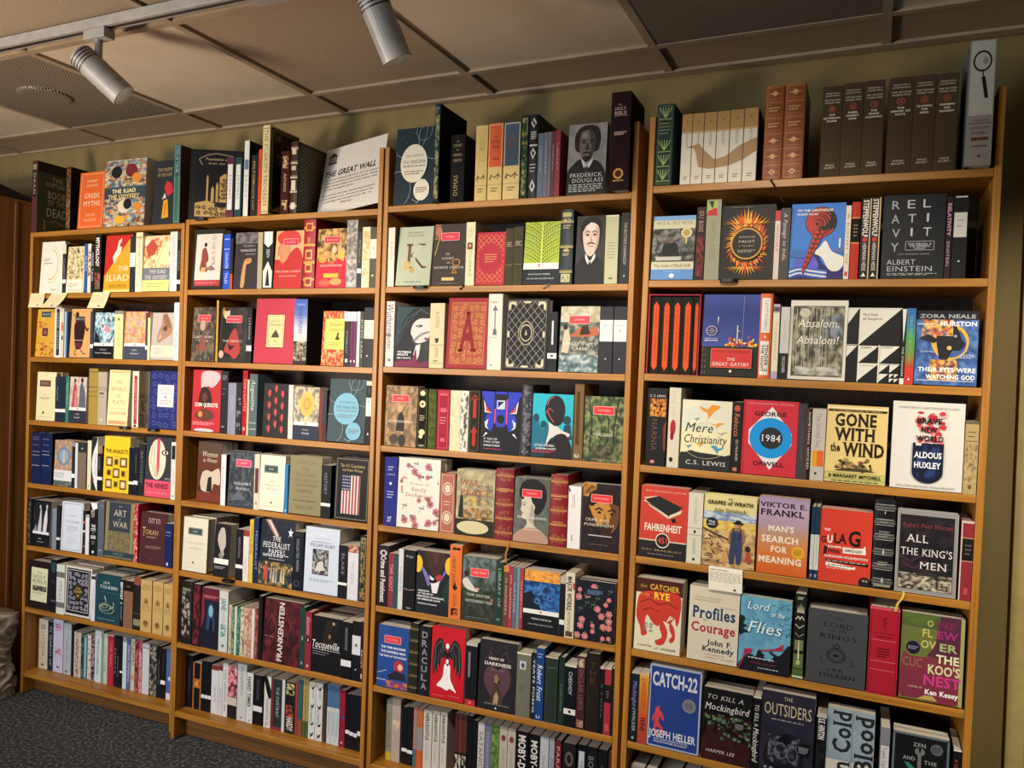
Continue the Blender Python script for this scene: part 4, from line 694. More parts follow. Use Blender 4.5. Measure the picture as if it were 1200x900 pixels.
# the pedestal stands in front of the cabinet side
def make_bookcases():
    for b in range(4):
        r = empty('bookcase', BM[b]); z = [q - 0 for q in BAYS[b][4]]
        tag(r, ['leftmost oak bookcase, end beside the brown cabinet', 'second oak bookcase from left, holding the white sign card', 'third oak bookcase from left, before the dark gap', 'rightmost oak bookcase, end beside the bare olive wall'][b], 'bookcase', 'oak bookcases along the wall')
        lift = FZ + .006
        topl = [z[0], z[0], 2.332, 2.322][b]; topr = [z[0], 2.332, 2.34, 2.32][b]
        for nm, x0, x1, tp in (('side_panel', -PT, 0, topl), ('side_panel', W, W + PT, topr)):
            p = PB(); p.box(x0, x1, .0, D, lift, tp); p.build(nm, M_OAKZ, r, bevel=.0015)
        for k, zz in enumerate(z):
            p = PB(); th = .021 if k < 7 else .022; p.box(.0006, W - .0006, .001, D - .009, zz - th, zz); p.build('shelf', M_OAKX, r, bevel=.0015)
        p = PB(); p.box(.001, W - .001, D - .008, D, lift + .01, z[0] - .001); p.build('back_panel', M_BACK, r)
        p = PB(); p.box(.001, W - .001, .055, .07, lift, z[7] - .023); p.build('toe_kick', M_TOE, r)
make_bookcases()

# ------------------------------------------------------------------ books
BOOKS = []
def B(kind, b, s, u0, u1, h, desc, base, ops, **k): BOOKS.append((kind, b, s, u0 / 1000, u1 / 1000, h / 1000, desc, base, ops, k))
B('S',0,0,-17,17,319,'burgundy spine beside olive hieroglyph cover','5a3034',[R(.2,.5,.8,.86,'231a1c'),V('DEAD',.5,.68,.3,.3,'bba'),R(.15,.88,.85,.95,'8a7a6a')],d=.155,hard=1,side='4c4c38',sops=[R(0,.86,1,1,'3b2a1e'),T('THE',.62,.78,.36,.06,'b8b08a','s'),T('EGYPTIAN',.55,.7,.6,.06,'b8b08a','s'),T('BOOK',.62,.56,.62,.1,'c2ba92','s'),T('OF THE',.6,.45,.55,.08,'b8b08a','s'),T('DEAD',.62,.31,.66,.12,'c8c09a','s'),C('c9a85a',.012,.4,.17,.55,.2,.75,.17,.9,.15),O(.62,.16,.16,.03,.008,'c9a85a'),C('c9b070',.012,.2,.05,.22,.2,.26,.05)])
B('S',0,0,202,230,275,'slim dark ornate brown spine','4a3222',[M(.1,.04,.9,.96,3,24,5,'3a2016 8a6a3a 5a3a22')],d=.15,hard=1,side='2a100c')
B('F',0,0,276,428,245,'orange hardcover with pale frame lines','d8642a',[FR(.06,.03,'f0b080',.014),T('ROBERT',.5,.84,.42,.045,'f3c9a0','s'),T('GRAVES',.5,.76,.46,.045,'f3c9a0','s'),T('GREEK',.52,.58,.62,.085,'f6d8b4','s'),T('MYTHS',.52,.44,.66,.085,'f6d8b4','s'),T('FOLIO',.5,.24,.36,.045,'f3c9a0','s'),T('SOCIETY',.5,.15,.5,.045,'f3c9a0','s')],t=.03,hard=1)
B('F',0,0,431,668,282,'thick colourful book with patterned warriors cover','52646e',[M(0,.6,1,1,14,12,3,'6a8a90 c8a050 b04a3a d8c8a0 3a4a52 87a0a0'),M(0,0,1,.42,14,12,9,'5a7a8a c8a050 303a42 c86a4a d0c8a8 87a0a0'),R(0,.42,1,.58,'3c4a56'),E(.28,.82,.13,.09,'2a2226'),E(.64,.83,.14,.1,'7a2a2e'),E(.78,.72,.12,.07,'d98a3a'),E(.5,.3,.16,.1,'d8ccb0'),E(.58,.33,.1,.08,'26262a'),E(.82,.28,.1,.06,'dc8232'),E(.4,.1,.14,.06,'e0a834'),T('THE ILIAD',.48,.53,.58,.055,'efe0a0','b'),T('THE ODYSSEY',.48,.45,.76,.055,'e0c878','b')],t=.06,ln=2)
B('F',0,0,691,803,269,'charcoal cover with red and yellow figure','36363c',[T('THE ENEMY',.5,.86,.74,.05,'b8a468','s'),T('IN THE FIGHT',.5,.78,.7,.05,'b8a468','s'),P('c8303a',.5,.58,.68,.44,.95,.5,.85,.64,.62,.68),P('d8d0c8',.42,.4,.62,.42,.55,.5),P('e0a020',.45,.1,.5,.38,.7,.4,.78,.12),C('222',.02,.58,.14,.62,.34)],t=.02,ln=3,v=0.020)
B('S',0,0,826,861,316,'tall teal green spine','3c6a5c',[R(0,.6,1,.98,'2e5560'),V('FOLIO TALES',.5,.8,.3,.34,'c8d0c0'),FR(.14,.02,'8ab0a0',.05)],d=.16,hard=1,side='5a3a22')
B('F',0,1,46,190,229,'white paperback with golden arc of leaves','e4dfd2',[ARC(.42,.56,.34,.3,-100,80,'c89a3a',.018),ARC(.44,.56,.4,.35,-100,75,'d8b860',.02,1),L(.12,.42,.62,.68,2,'888'),L(.12,.5,.56,.6,1,'555'),L(.5,.75,.05,.08,2,'777')],t=.022)
B('S',0,1,191,213,215,'dark classic spine with cream cap and white band','33333e',[R(0,.8,1,1,'d8d0b4'),R(0,.2,1,.28,'e8e4da'),V('CLASSICS',.5,.5,.4,.4,'999')])
B('F',0,1,214,324,202,'cream classic with ink drawn gods','ddd2a0',[M(.02,.3,.9,.98,10,14,7,'e0d6a6 d8cc98 b8a878 6a6248 e6dcb4'),C('4a4434',.02,.3,.9,.35,.7,.25,.5,.45,.38),C('4a4434',.02,.6,.92,.55,.7,.7,.5,.6,.4),R(.02,.03,.88,.28,'f0ead6'),L(.1,.7,.12,.22,3,'777'),T('METAMORPHOSES',.45,.06,.7,.03,'934','s')],t=.02)
B('S',0,1,326,346,211,'bright blue slim spine','2a5a9a',[V('PLAYS',.5,.6,.3,.4,'cde')])
B('S',0,1,347,366,210,'white slim spine with colour flecks','e4ddc8',[M(.1,.3,.9,.9,2,14,2,'e4ddc8 c84a3a 2a4a6a e4ddc8')])
B('S',0,1,367,385,201,'slim black spine with pale lettering','26262a',[V('GREEK TALES',.5,.55,.6,.5,'d8d4c8')])
B('S',0,1,387,425,246,'tall dark brown spine with white capitals','2c2622',[V('MYTHOLOGY',.45,.7,.5,.5,'f0ece0','b'),M(.1,.06,.9,.35,3,6,3,'2c2622 8a6a3a c84a3a 3a5a6a')])
B('F',0,1,442,594,241,'red and gold cover with leaping white figure','d2a02c',[P('c02a26',0,.28,1,1,0,1),P('c02a26',.4,1,1,1,.9,.92),P('efe2c8',.3,.62,.42,.74,.5,.92,.55,.8,.62,.78,.55,.66,.45,.6,.36,.5),P('efe2c8',.52,.9,.6,.96,.58,.84),T('THE',.72,.41,.36,.08,'f6ecd0','s'),T('ILIAD',.52,.25,.86,.11,'f6ecd0','s'),T('HOMER',.56,.1,.66,.06,'8a6a1a','s'),R(0,0,1,.035,'e8d88a')],t=.03,hard=1)
B('S',0,1,595,625,233,'dark grey spine with white label','34343a',[R(0,.45,1,.7,'ece8de'),L(.3,.7,.5,.66,3,'999')])
B('S',0,1,627,665,246,'thick cream spine','e2dab8',[V('THE ODYSSEY',.5,.6,.6,.3,'b0a070','s'),R(.1,.9,.9,.93,'b0a070')])
B('F',0,1,666,813,230,'pale warrior cover with grey title panel','dcd4a4',[M(0,.42,1,1,10,9,21,'e0d8b0 d8c890 d8b078 c85a3a e6deb8'),P('b8503c',.05,.8,.3,.95,.5,.8,.4,.66,.15,.62),P('e4dca8',.4,.5,.7,.9,.95,.8,.9,.5),C('a08858',.015,.5,.52,.75,.86),R(0,.2,1,.42,'707478'),T('THE ILIAD',.55,.35,.62,.065,'e0e4e8','s'),T('THE ODYSSEY',.5,.25,.84,.065,'e0e4e8','s'),R(0,0,1,.2,'e6d68a'),L(.15,.85,.06,.16,2,'a09040')],t=.03)
B('S',0,1,817,855,241,'pale grey white spine','d4d8d4',[V('HOMER ILIAD',.5,.6,.6,.35,'aab','s')])
B('S',0,1,856,875,206,'black spine with small white label','202024',[R(0,.14,1,.22,'ececec'),V('AENEID',.5,.6,.4,.4,'888')])
B('F',0,2,28,150,212,'ochre cover with dark plaque and red seal','d2a038',[R(.18,.82,.72,.96,'3c4a50'),FRB(.18,.82,.72,.96,'c8b878',.02),T('AESCHYLUS',.45,.89,.42,.04,'c8c4a8','s'),M(0,.02,1,.3,9,7,4,'d2a038 d8a840 a84a2c d8a840'),M(0,.6,.5,.8,5,5,8,'d2a038 d8a840 b0582c'),R(.28,.42,.62,.62,'6a2a2e'),FRB(.28,.42,.62,.62,'d8c080',.02),C('8a2a1e',.03,.35,.15,.5,.24,.6,.15),T('A',.46,.52,.16,.1,'d88a6a','s')],t=.022)
B('S',0,2,151,191,231,'white edged navy dotted spine','e6e2d4',[R(.28,.04,.76,.92,'2c3c50'),V('GREEK DRAMA',.5,.5,.7,.3,'9ab')])
B('S',0,2,192,207,216,'slim cream spine with orange figure','d8cfb8',[E(.5,.62,.4,.1,'c86a3a'),E(.5,.4,.3,.05,'446')])
B('S',0,2,208,230,201,'slim blue and white spine','5a7a9a',[R(.3,0,.6,1,'c8d4dc')])
B('F',0,2,245,369,211,'tan cover with robed bearded figure','d6a468',[P('3c1e20',.2,.72,.68,.72,.62,.28,.5,.18,.3,.18,.2,.4),P('6a2c34',.25,.3,.6,.3,.55,.2,.3,.2),E(.28,.88,.08,.06,'3a2420'),C('4a2a20',.06,.62,.7,.8,.55,.86,.6),C('6a4630',.03,.3,.18,.25,.06,.36,.04),C('6a4630',.03,.5,.18,.68,.08,.8,.08),C('4a2a20',.03,.18,.84,.1,.9),R(.2,.74,.66,.84,'3a444a'),T('HERODOTUS',.43,.79,.4,.035,'c8c4a8','s'),L(.1,.9,.34,.36,1,'e8c090')],t=.05)
B('S',0,2,371,389,201,'navy classic spine with white band','3c4656',[R(0,.22,1,.3,'eee')])
B('F',0,2,390,507,196,'icy blue mountain classic with black base','9ac0d2',[PG('7ab0c8 b8d4dc 4a7a8a d8e8ea 20303a a8c0d8','EPICURUS','The Art of Happiness',31),P('1a2a30',.02,.34,.3,.34,.2,.5,.02,.62),P('c890a0',.45,.62,.62,.74,.85,.6,.7,.55)],t=.022)
B('S',0,2,515,563,203,'thick cream yellow spine with grey cap','e6dca0',[R(0,.93,1,1,'8a8a86'),V('PLUTARCH',.5,.45,.4,.22,'a8984a','s'),R(.4,.8,.6,.85,'5a5448')])
B('F',0,2,569,691,199,'pink and orange classic with slate base','dca070',[PG('e0a0b8 e8b070 d8884a e6a8a0 e8b878 d87a5a','SENECA','Dialogues',33,'454c5e')],t=.025)
B('S',0,2,692,704,194,'slim grey classic spine','4a4a4e',[R(0,.22,1,.3,'eee')])
B('S',0,2,705,718,197,'slim cream spine with red cap','e8dfae',[R(0,.88,1,1,'8a2a22')])
B('F',0,2,722,846,194,'grey cover with helmeted face in profile','b8b0a8',[P('a8806a',.45,.95,.62,.98,.82,.8,.9,.62,.8,.52,.5,.42,.34,.36,.24,.42,.3,.6,.42,.75),P('8a6450',.45,.93,.62,.98,.86,.7,.6,.7),C('5a4030',.015,.5,.72,.86,.68),E(.58,.66,.09,.05,'5a4434'),P('c8a890',.28,.42,.44,.46,.4,.58),R(0,.06,1,.3,'dcd6bc'),L(.12,.6,.12,.26,3,'888')],t=.025)
B('S',0,2,847,875,235,'tall pale blue white spine','c4d4d8',[R(.3,.5,.7,.9,'e0e6e6'),V('VIRGIL',.5,.4,.4,.4,'9ab')])
B('F',0,3,42,163,215,'cream cover with brown label','e2dcb0',[R(.14,.7,.72,.83,'6e4a44'),T('PLATO',.43,.765,.36,.05,'b8a090','s'),T('THE',.42,.53,.16,.025,'666','s'),T('SYMPOSIUM',.42,.46,.5,.035,'665','s'),E(.38,.16,.05,.028,'4a4a38'),L(.1,.9,.07,.08,1,'aa9')],t=.03,hard=1)
B('S',0,3,164,191,197,'navy classic spine with white band beside cream book','2a3848',[R(0,.22,1,.29,'eee'),V('PLATO',.5,.62,.3,.3,'89a')])
B('S',0,3,192,211,198,'second navy classic spine with white band','2a3446',[R(0,.22,1,.29,'eee')])
B('S',0,3,212,229,199,'third navy classic spine with white band','283444',[R(0,.22,1,.29,'eee')])
B('S',0,3,230,250,202,'slim green spine','3a7a6a',[V('REPUBLIC',.5,.6,.5,.4,'9ca')])
B('F',0,3,251,354,199,'classic with two robed philosophers','c8b0a8',[PG('d8c8c0 c8b8b0 b89a90 c0b8b4','PLATO','Republic',35,'343a48'),P('b04a50',.15,.34,.2,.75,.28,.88,.4,.8,.5,.34),E(.3,.92,.07,.05,'6a4a40'),P('5a626c',.56,.34,.6,.8,.7,.9,.9,.7,.98,.34),E(.72,.93,.08,.05,'3a302c'),P('d88a80',.3,.34,.32,.7,.4,.7,.44,.34)],t=.028)
B('S',0,3,370,423,239,'thick olive gold cloth spine','a0883c',[R(0,.66,1,.675,'6a5a2a'),R(0,.58,1,.59,'6a5a2a'),R(0,.5,1,.51,'6a5a2a'),R(0,.93,1,.95,'7a6a3a')],hard=1)
B('S',0,3,424,476,226,'thick beige grey spine with rules','b0a494',[R(0,.7,1,.71,'6a645c'),R(0,.66,1,.67,'6a645c'),R(.2,.58,.7,.61,'4a443c'),R(.1,.52,.8,.53,'8a847c'),R(.4,.08,.6,.12,'d8d4c8')],hard=1)
B('F',0,3,481,600,234,'cream cover lettered in grey capitals','e8dca8',[T('THE',.5,.78,.3,.06,'8a8068','s'),T('REPUBLIC',.5,.655,.74,.07,'8a8068','s'),T('OF',.5,.53,.2,.06,'8a8068','s'),T('PLATO',.52,.42,.58,.07,'8a8068','s'),L(.1,.9,.3,.31,1,'a09878'),T('ALLAN BLOOM',.5,.22,.8,.055,'9a9078','s'),R(.05,.02,.95,.09,'dcae80'),T('BASIC BOOKS',.5,.055,.7,.03,'b05a3a'),R(.05,.95,.95,.98,'d8b070')],t=.05,bk=0)
B('S',0,3,627,662,234,'white spine with crimson centre strip','e6dfc8',[R(.28,.06,.76,.92,'a82c34'),V('MEDITATIONS',.52,.5,.7,.2,'e8c0b8','s'),R(.3,.01,.7,.05,'2a2a3a')])
B('S',0,3,665,721,235,'thick dark brown mottled leather spine','4e3e28',[M(.05,.03,.95,.6,6,12,6,'4e3e28 3a2c1a 5a4a30 1e160e')],d=.17,hard=1,rnd=1)
B('F',0,3,722,873,237,'deep blue ornate slipcase with white label','26307c',[SCR(.03,.02,.97,.98,26,'5a64a8',2),R(.28,.38,.86,.76,'e8e6e0'),T('ARISTOTLE',.57,.67,.5,.035,'556','s'),T('ETHICS',.57,.61,.3,.035,'556','s'),E(.57,.55,.03,.018,'445'),L(.36,.8,.42,.5,3,'99a')],t=.04,hard=1)
B('S',0,4,20,81,228,'navy leather spine with silver rules, left of its twin','1c2858',[R(.05,.55,.85,.56,'8a92b8'),R(.05,.62,.85,.63,'8a92b8'),R(.05,.35,.85,.36,'aab'),R(.1,.75,.8,.76,'6a72a0'),R(.1,.86,.8,.87,'6a72a0'),R(.1,.9,.8,.91,'6a72a0')],d=.15,hard=1)
B('S',0,4,84,151,229,'navy leather spine with silver rules, right of its twin','1c2858',[R(.05,.57,.75,.58,'aab'),R(.05,.64,.75,.65,'8a92b8'),R(.05,.36,.75,.37,'aab'),R(.1,.76,.7,.77,'6a72a0'),R(.1,.87,.7,.88,'6a72a0')],d=.15,hard=1,side='141a38')
B('F',0,4,166,277,200,'classic with round blue fresco and white band','b08a68',[M(0,.3,1,1,10,10,12,'b88a60 a87a50 c8a078 8a9098'),E(.52,.66,.36,.2,'6a82a0'),E(.52,.66,.27,.15,'88a4bc'),P('c8b8a0',.46,.5,.5,.78,.55,.78,.58,.5),R(0,.12,1,.35,'d8dce0'),L(.06,.6,.18,.3,3,'889'),M(0,0,1,.12,8,3,3,'5a6a6a 8a8a78 4a5058')],t=.022)
B('S',0,4,278,297,199,'slim black classic spine, white banded','2c2c32',[R(0,.22,1,.31,'e8ecf0'),R(0,.9,1,1,'889')])
B('S',0,4,298,313,197,'slim white spine','d0dae2',[])
B('S',0,4,314,365,201,'brownish grey spine with dark cap','77665a',[R(0,.78,1,1,'33373c'),R(.4,.85,.6,.88,'aaa'),V('UPANISHADS',.5,.4,.5,.2,'88776a','s')])
B('S',0,4,373,395,211,'slim cream spine by wavy white book','dcd6b8',[R(.4,.05,.6,.1,'a8a080')])
B('S',0,4,399,433,227,'white spine with black wave','dfe3e6',[P('2a302e',0,1,.9,1,.75,.88,.35,.75,.1,.6,0,.5),P('2a302e',0,.5,.1,.35,.4,.15,.9,0,0,0),V('CONFUCIUS',.65,.5,.4,.4,'88929a'),E(.3,.2,.12,.03,'b03a3a')])
B('S',0,4,434,462,195,'black classic spine with brown cap','1e1e22',[R(0,.82,1,1,'8a7a56'),R(0,.24,1,.31,'eee'),V('CLASSIC',.4,.6,.3,.3,'889')])
B('F',0,4,467,616,235,'yellow cover with grid of bronze squares','e8c428',[T('THE ANALECTS',.5,.735,.88,.065,'2a2414','b'),T('CONFUCIUS',.5,.65,.3,.02,'8a6a1a'),SQ()],t=.025)
B('S',0,4,617,643,196,'black spine with white tag beside yellow cover','1a1e26',[R(0,.22,1,.28,'e8e8e8')])
B('S',0,4,644,669,200,'black spine with larger white tag','1c2028',[R(0,.22,1,.3,'e8e8e8'),V('MENCIUS',.5,.65,.4,.3,'667')])
B('S',0,4,672,706,216,'charcoal spine beside mask cover','262c30',[V('BEYOND',.5,.55,.6,.35,'6a7478')])
B('F',0,4,707,849,245,'dark cover with white mask and pink base','3c3c46',[E(.45,.63,.33,.34,'e6dcc0'),P('d8506a',.42,.98,.54,.98,.54,.5,.47,.32,.43,.5),C('3c3c46',.012,.25,.9,.2,.6,.4,.34),C('3c3c46',.012,.35,.96,.33,.6,.44,.34),E(.76,.75,.15,.05,'2a2a32'),E(.76,.75,.1,.033,'efe8d8'),E(.77,.75,.045,.028,'223'),R(0,0,1,.28,'d8506a'),T('THE AENEID',.48,.19,.88,.075,'4a1a2c','b'),L(.05,.85,.06,.08,1,'e890a0'),T('VIRGIL',.88,.32,.22,.035,'b8b8c0','i')],t=.03,hard=1)
B('S',0,4,851,875,233,'white spine with dark block','dcdcd2',[R(.1,.7,.9,.94,'26262c'),E(.5,.06,.14,.015,'667'),V('VIRGIL',.5,.4,.3,.3,'aab')])
B('S',0,5,5,34,210,'dark book squeezed against left panel','22201c',[M(.1,.05,.6,.95,2,14,6,'22201c 3c382e 6a6450')])
B('F',0,5,35,146,201,'black classic with photo of marble statue','1a1a22',[M(.02,.3,.98,.96,8,9,5,'16161c 2a2a32 1c1c22 33333c'),P('c8c8cc',.3,.3,.38,.6,.45,.88,.5,.7,.52,.45,.48,.3),P('d8d8dc',.6,.3,.66,.65,.8,.9,.85,.6,.8,.3),E(.42,.86,.06,.04,'aaa'),E(.8,.88,.06,.04,'bbb'),P('888c94',.05,.3,.2,.48,.3,.3),R(.03,.26,.97,.32,'dfe3ec'),T('OVID',.45,.16,.16,.025,'eee'),L(.3,.7,.08,.1,1,'aaa')],t=.06)
B('S',0,5,165,191,179,'slim blue grey spine','7a8a9a',[])
B('S',0,5,192,215,196,'slim black white banded spine','26262a',[R(0,.22,1,.28,'ddd')])
B('F',0,5,219,351,214,'pale blue white framed cover','d0dae8',[FR(.07,.035,'5a6478',.012),T('READINGS',.5,.72,.35,.025,'8a92a4','s'),T('ST AUGUSTINE',.5,.6,.62,.035,'707a92','s'),L(.25,.75,.4,.52,4,'aab4c4'),L(.3,.7,.14,.3,4,'b4bccb')],t=.03)
B('S',0,5,354,370,187,'slim black spine with orange dot','33302e',[R(.2,.7,.8,.76,'c8784a'),R(0,.5,1,.55,'e6c8a8'),R(.2,.16,.8,.2,'c86a4a')])
B('S',0,5,371,393,171,'slim white spine beside black spine','dcdce2',[R(0,.93,1,1,'aab')])
B('S',0,5,394,443,226,'black spine with stacked white capitals','1c1c1e',[P('e8e8e8',.1,1,.9,1,.95,.9,.4,.86),M(.2,.72,.6,.86,3,3,4,'222 8a8a80 c8c0a8'),T('THE',.5,.56,.5,.05,'eee','b'),T('CITY',.5,.49,.6,.05,'eee','b'),T('of',.5,.43,.2,.03,'ccc','i'),T('GOD',.5,.35,.6,.06,'eee','b'),R(.3,.26,.7,.27,'999'),R(.35,.22,.65,.23,'999'),E(.5,.07,.14,.025,'ddd')])
B('S',0,5,445,481,239,'slate grey rounded spine','56606c',[R(.2,.1,.6,.13,'99a'),R(0,.9,1,.92,'6a7682')],d=.16)
B('F',0,5,484,651,239,'olive cloth cover with coiled dragon','6a6450',[R(.13,.48,.86,.98,'3a4150'),FRB(.03,.1,.1,.98,'b0a068',.02),FRB(.89,.1,.96,.98,'b0a068',.02),T('THE',.5,.915,.12,.025,'b8b090','s'),T('ART',.5,.8,.44,.11,'c2baa0','s'),T('of',.5,.69,.1,.04,'a8a080','si'),T('WAR',.52,.6,.52,.1,'c2baa0','s'),SCR(.14,.14,.86,.46,12,'a08c50',5),O(.5,.3,.24,.09,.016,'a08c50'),R(0,.04,1,.12,'30444c'),T('SUN TZU',.5,.08,.36,.035,'8a9a90','s')],t=.045,hard=1)
B('S',0,5,654,676,243,'red speckled slim spine','b02a34',[M(0,0,1,1,3,24,3,'b02a34 c23a40 e0b0a8 a82028')])
B('F',0,5,683,825,212,'plain maroon cover with gold lettering','54282e',[HEB(),T('T',.15,.62,.12,.17,'c8a868','s'),T('ORAH',.46,.615,.5,.09,'c8a868','s'),L(.25,.65,.5,.54,2,'a08078'),L(.25,.85,.3,.36,3,'8a6a64'),T('JPS',.5,.1,.1,.025,'8a5a58')],t=.045,hard=1,bk=0)
B('S',0,5,826,868,180,'royal blue spine right of maroon book','18286c',[T('TANAKH',.45,.8,.7,.035,'a8b4e0','s'),R(.1,.72,.7,.73,'8a98d0'),E(.4,.08,.12,.04,'b8c4e8')])
B('F',0,6,16,160,209,'dark brown cover with cream label','2c1a1c',[R(.12,.15,.85,.86,'dcdcb8'),T('The',.48,.76,.2,.04,'5a6048','s'),T('HOLY',.48,.67,.56,.07,'4a5a48','s'),T('BIBLE',.5,.575,.62,.07,'4a5a48','s'),L(.2,.8,.51,.52,1,'8a8a70'),M(.2,.37,.82,.48,12,4,5,'4a4640 8a8470 2c2a26'),L(.2,.75,.31,.34,2,'8a8a70')],t=.06,hard=1)
B('S',0,6,163,197,234,'black and teal banded spine','1c1c2a',[R(.1,.76,.9,.95,'2c4c58'),R(.1,.55,.9,.62,'34304c'),R(.1,.2,.9,.24,'5a4a70')],d=.15)
B('S',0,6,200,250,217,'white spine with grey bands','d4d8d0',[R(0,.74,1,.85,'6e6e6c'),R(0,.13,1,.24,'6e6e72'),V('VEDAS',.5,.48,.4,.35,'8890a0','s')],d=.15)
B('F',0,6,252,411,213,'dark blue cover with white arabesques and gold diamond','d8d4cc',[R(.05,.04,.95,.96,'26243a'),R(.1,.1,.9,.93,'dcd8cc'),R(.115,.11,.885,.92,'26243a'),SCR(.13,.12,.87,.9,40,'c8ccd8',3),P('2a2218',.22,.5,.5,.7,.78,.5,.5,.3),P('4a3c1e',.27,.5,.5,.67,.73,.5,.5,.33),T('THE',.5,.565,.2,.035,'d8c070','s'),T('QURAN',.5,.505,.3,.05,'d8c070','s'),E(.5,.42,.03,.015,'d8c070')],t=.06,hard=1)
B('S',0,6,414,438,198,'slim white lavender spine','d8dcea',[R(0,.9,1,.97,'2a2a30'),V('GILGAMESH',.5,.5,.5,.4,'aab')])
B('F',0,6,441,584,205,'teal cover with pale coiled serpent','1e4858',[T('J.R.R.',.42,.82,.28,.05,'dce8e8','s'),T('TOLKIEN',.5,.73,.72,.06,'dce8e8','s'),L(.2,.85,.62,.63,1,'5a8090'),O(.38,.32,.24,.075,.03,'a8b088'),O(.46,.28,.3,.09,.03,'96a880'),O(.36,.34,.12,.04,.02,'b8b890'),C('b8b890',.025,.42,.4,.4,.5,.34,.56,.38,.48),C('a8b088',.03,.62,.3,.74,.36,.72,.44),L(.1,.8,.06,.08,1,'7aa0a8')],t=.045)
B('S',0,6,585,601,199,'black spine with white capitals','202226',[V('BEOWULF',.5,.76,.36,.75,'f0f0f0','b'),E(.5,.5,.3,.025,'aaa'),V('HEANEY',.5,.28,.3,.5,'999')])
B('S',0,6,605,657,198,'brown spine with black top','84604e',[R(0,.78,1,1,'1a1616'),R(.3,.86,.7,.9,'5a4a3a')])
B('S',0,6,662,700,223,'dark spine with reddish cap','2a2822',[R(0,.84,1,1,'8a4a38'),R(0,.08,1,.2,'8a8470'),R(.1,.3,.9,.31,'6a6450')],hard=1)
B('S',0,6,701,762,214,'tan cloth spine with brown emblem, left of three','c4a468',[EMB()],hard=1)
B('S',0,6,768,824,215,'tan cloth spine with brown emblem, middle of three','c4a468',[EMB()],hard=1)
B('S',0,6,828,875,213,'tan cloth spine with brown emblem, right of three','c4a468',[EMB()],hard=1)
B('S',0,7,15,73,224,'cream thick spine at far left','d8d2bc',[V('UTOPIA',.5,.5,.5,.3,'9a8a78'),R(.25,.8,.75,.9,'a8a498'),R(.3,.06,.6,.1,'667')],v=0.060)
B('S',0,7,76,109,220,'navy spine with white script','26303c',[V('IN SEARCH OF',.5,.5,.8,.4,'a8b0b8')],v=0.060)
B('S',0,7,110,172,238,'lavender spine with pink flowers','c8c4dc',[M(.2,.78,.8,.92,4,4,3,'c8c4dc c85a8a'),M(.2,.3,.8,.46,4,4,6,'c8c4dc c8507a'),E(.5,.1,.15,.02,'558')],v=0.060)
B('S',0,7,176,224,228,'pale blue grey spine','b0b8c0',[V('FABLES',.5,.5,.5,.3,'8a94a0'),E(.4,.06,.15,.02,'556')],v=0.060)
B('S',0,7,227,239,230,'slim dark spine among pale ones','2a2426',[],v=0.060)
B('S',0,7,240,252,201,'slim white dark edged spine','c8c4bc',[R(0,0,.3,1,'222')],v=0.060)
B('S',0,7,253,268,199,'pink patterned slim spine','b8888c',[M(0,0,1,1,2,24,3,'b8888c d8c8c0 884a50')],v=0.060)
B('S',0,7,269,286,199,'slim cream spotted spine','d8d0bc',[M(.1,0,.9,1,2,20,4,'d8d0bc b8a898')],v=0.060)
B('S',0,7,287,301,198,'slim green black spine','2a4038',[M(.1,0,.9,1,2,20,8,'2a4038 6a8a7a 1a201e')],v=0.060)
B('S',0,7,302,324,194,'teal spine with white stripe','4c8080',[R(.4,.05,.7,.95,'b8d0cc')],v=0.060)
B('S',0,7,327,350,198,'pink white patterned spine','d8b8bc',[M(.1,0,.9,1,3,22,9,'d8c8c4 a84a5c e0d8d4')],v=0.060)
B('S',0,7,351,371,195,'black white filigree spine','3a3036',[M(.1,0,.9,1,3,22,5,'3a3036 b8a8a8 241c20')],v=0.060)
B('S',0,7,372,412,226,'tall white spine with script','c8d8dc',[V('Metamorphoses',.5,.5,.7,.4,'4a5a62','i')],v=0.060)
B('S',0,7,413,425,229,'slim olive spine','8a9478',[],v=0.060)
B('S',0,7,426,449,219,'pale grey green spine','b8c8c0',[V('VOLTAIRE',.4,.5,.5,.4,'7a8a84')],v=0.060)
B('S',0,7,451,486,219,'bright red spine','b42c36',[V('THE TRIAL',.5,.6,.5,.35,'d87a7a'),R(0,.98,1,1,'ccc')],v=0.060)
B('S',0,7,488,503,222,'slim black spine right of red one','26262a',[V('ESSAYS',.5,.5,.5,.5,'888')],v=0.060)
B('S',0,7,504,519,223,'second slim black spine right of red','202024',[V('ESSAYS',.5,.4,.4,.5,'777')],v=0.060)
B('S',0,7,520,539,224,'black spine with white tag','1c1c22',[R(.2,.29,1,.33,'eee')],v=0.060)
B('S',0,7,540,562,224,'white glossy spine','c8d4de',[R(0,.9,1,1,'99a')],v=0.060)
B('S',0,7,563,587,224,'denim blue spine','4a6688',[V('DANTE INFERNO',.5,.5,.7,.5,'c8d4e0')],v=0.060)
B('S',0,7,588,610,222,'cream spine with orange ornament','c8c0ac',[E(.5,.26,.35,.06,'c8904a'),M(.1,.5,.9,.95,2,8,3,'c8c0ac 8a7a70')],v=0.060)
B('S',0,7,611,632,222,'crimson patterned spine','8a2e40',[M(.1,0,.9,1,2,18,3,'8a2e40 b86a74 6a2030')],v=0.060)
B('S',0,7,633,653,223,'rosy patterned spine with pink base','a04a50',[M(.1,0,.9,1,2,18,7,'a04a50 c88a86 d8b0a4')],v=0.060)
B('S',0,7,654,693,214,'white plain spine','c8ced2',[R(0,.9,1,.93,'99a')],v=0.060)
B('S',0,7,696,716,218,'grey black landscape spine','3c3e48',[M(0,0,1,1,2,16,3,'3c3e48 5a5e70 22242c b8a888')],v=0.060)
B('S',0,7,717,735,219,'second grey black landscape spine','343640',[M(0,0,1,1,2,16,5,'3c3e48 5a5e70 22242c b8a888')],v=0.060)
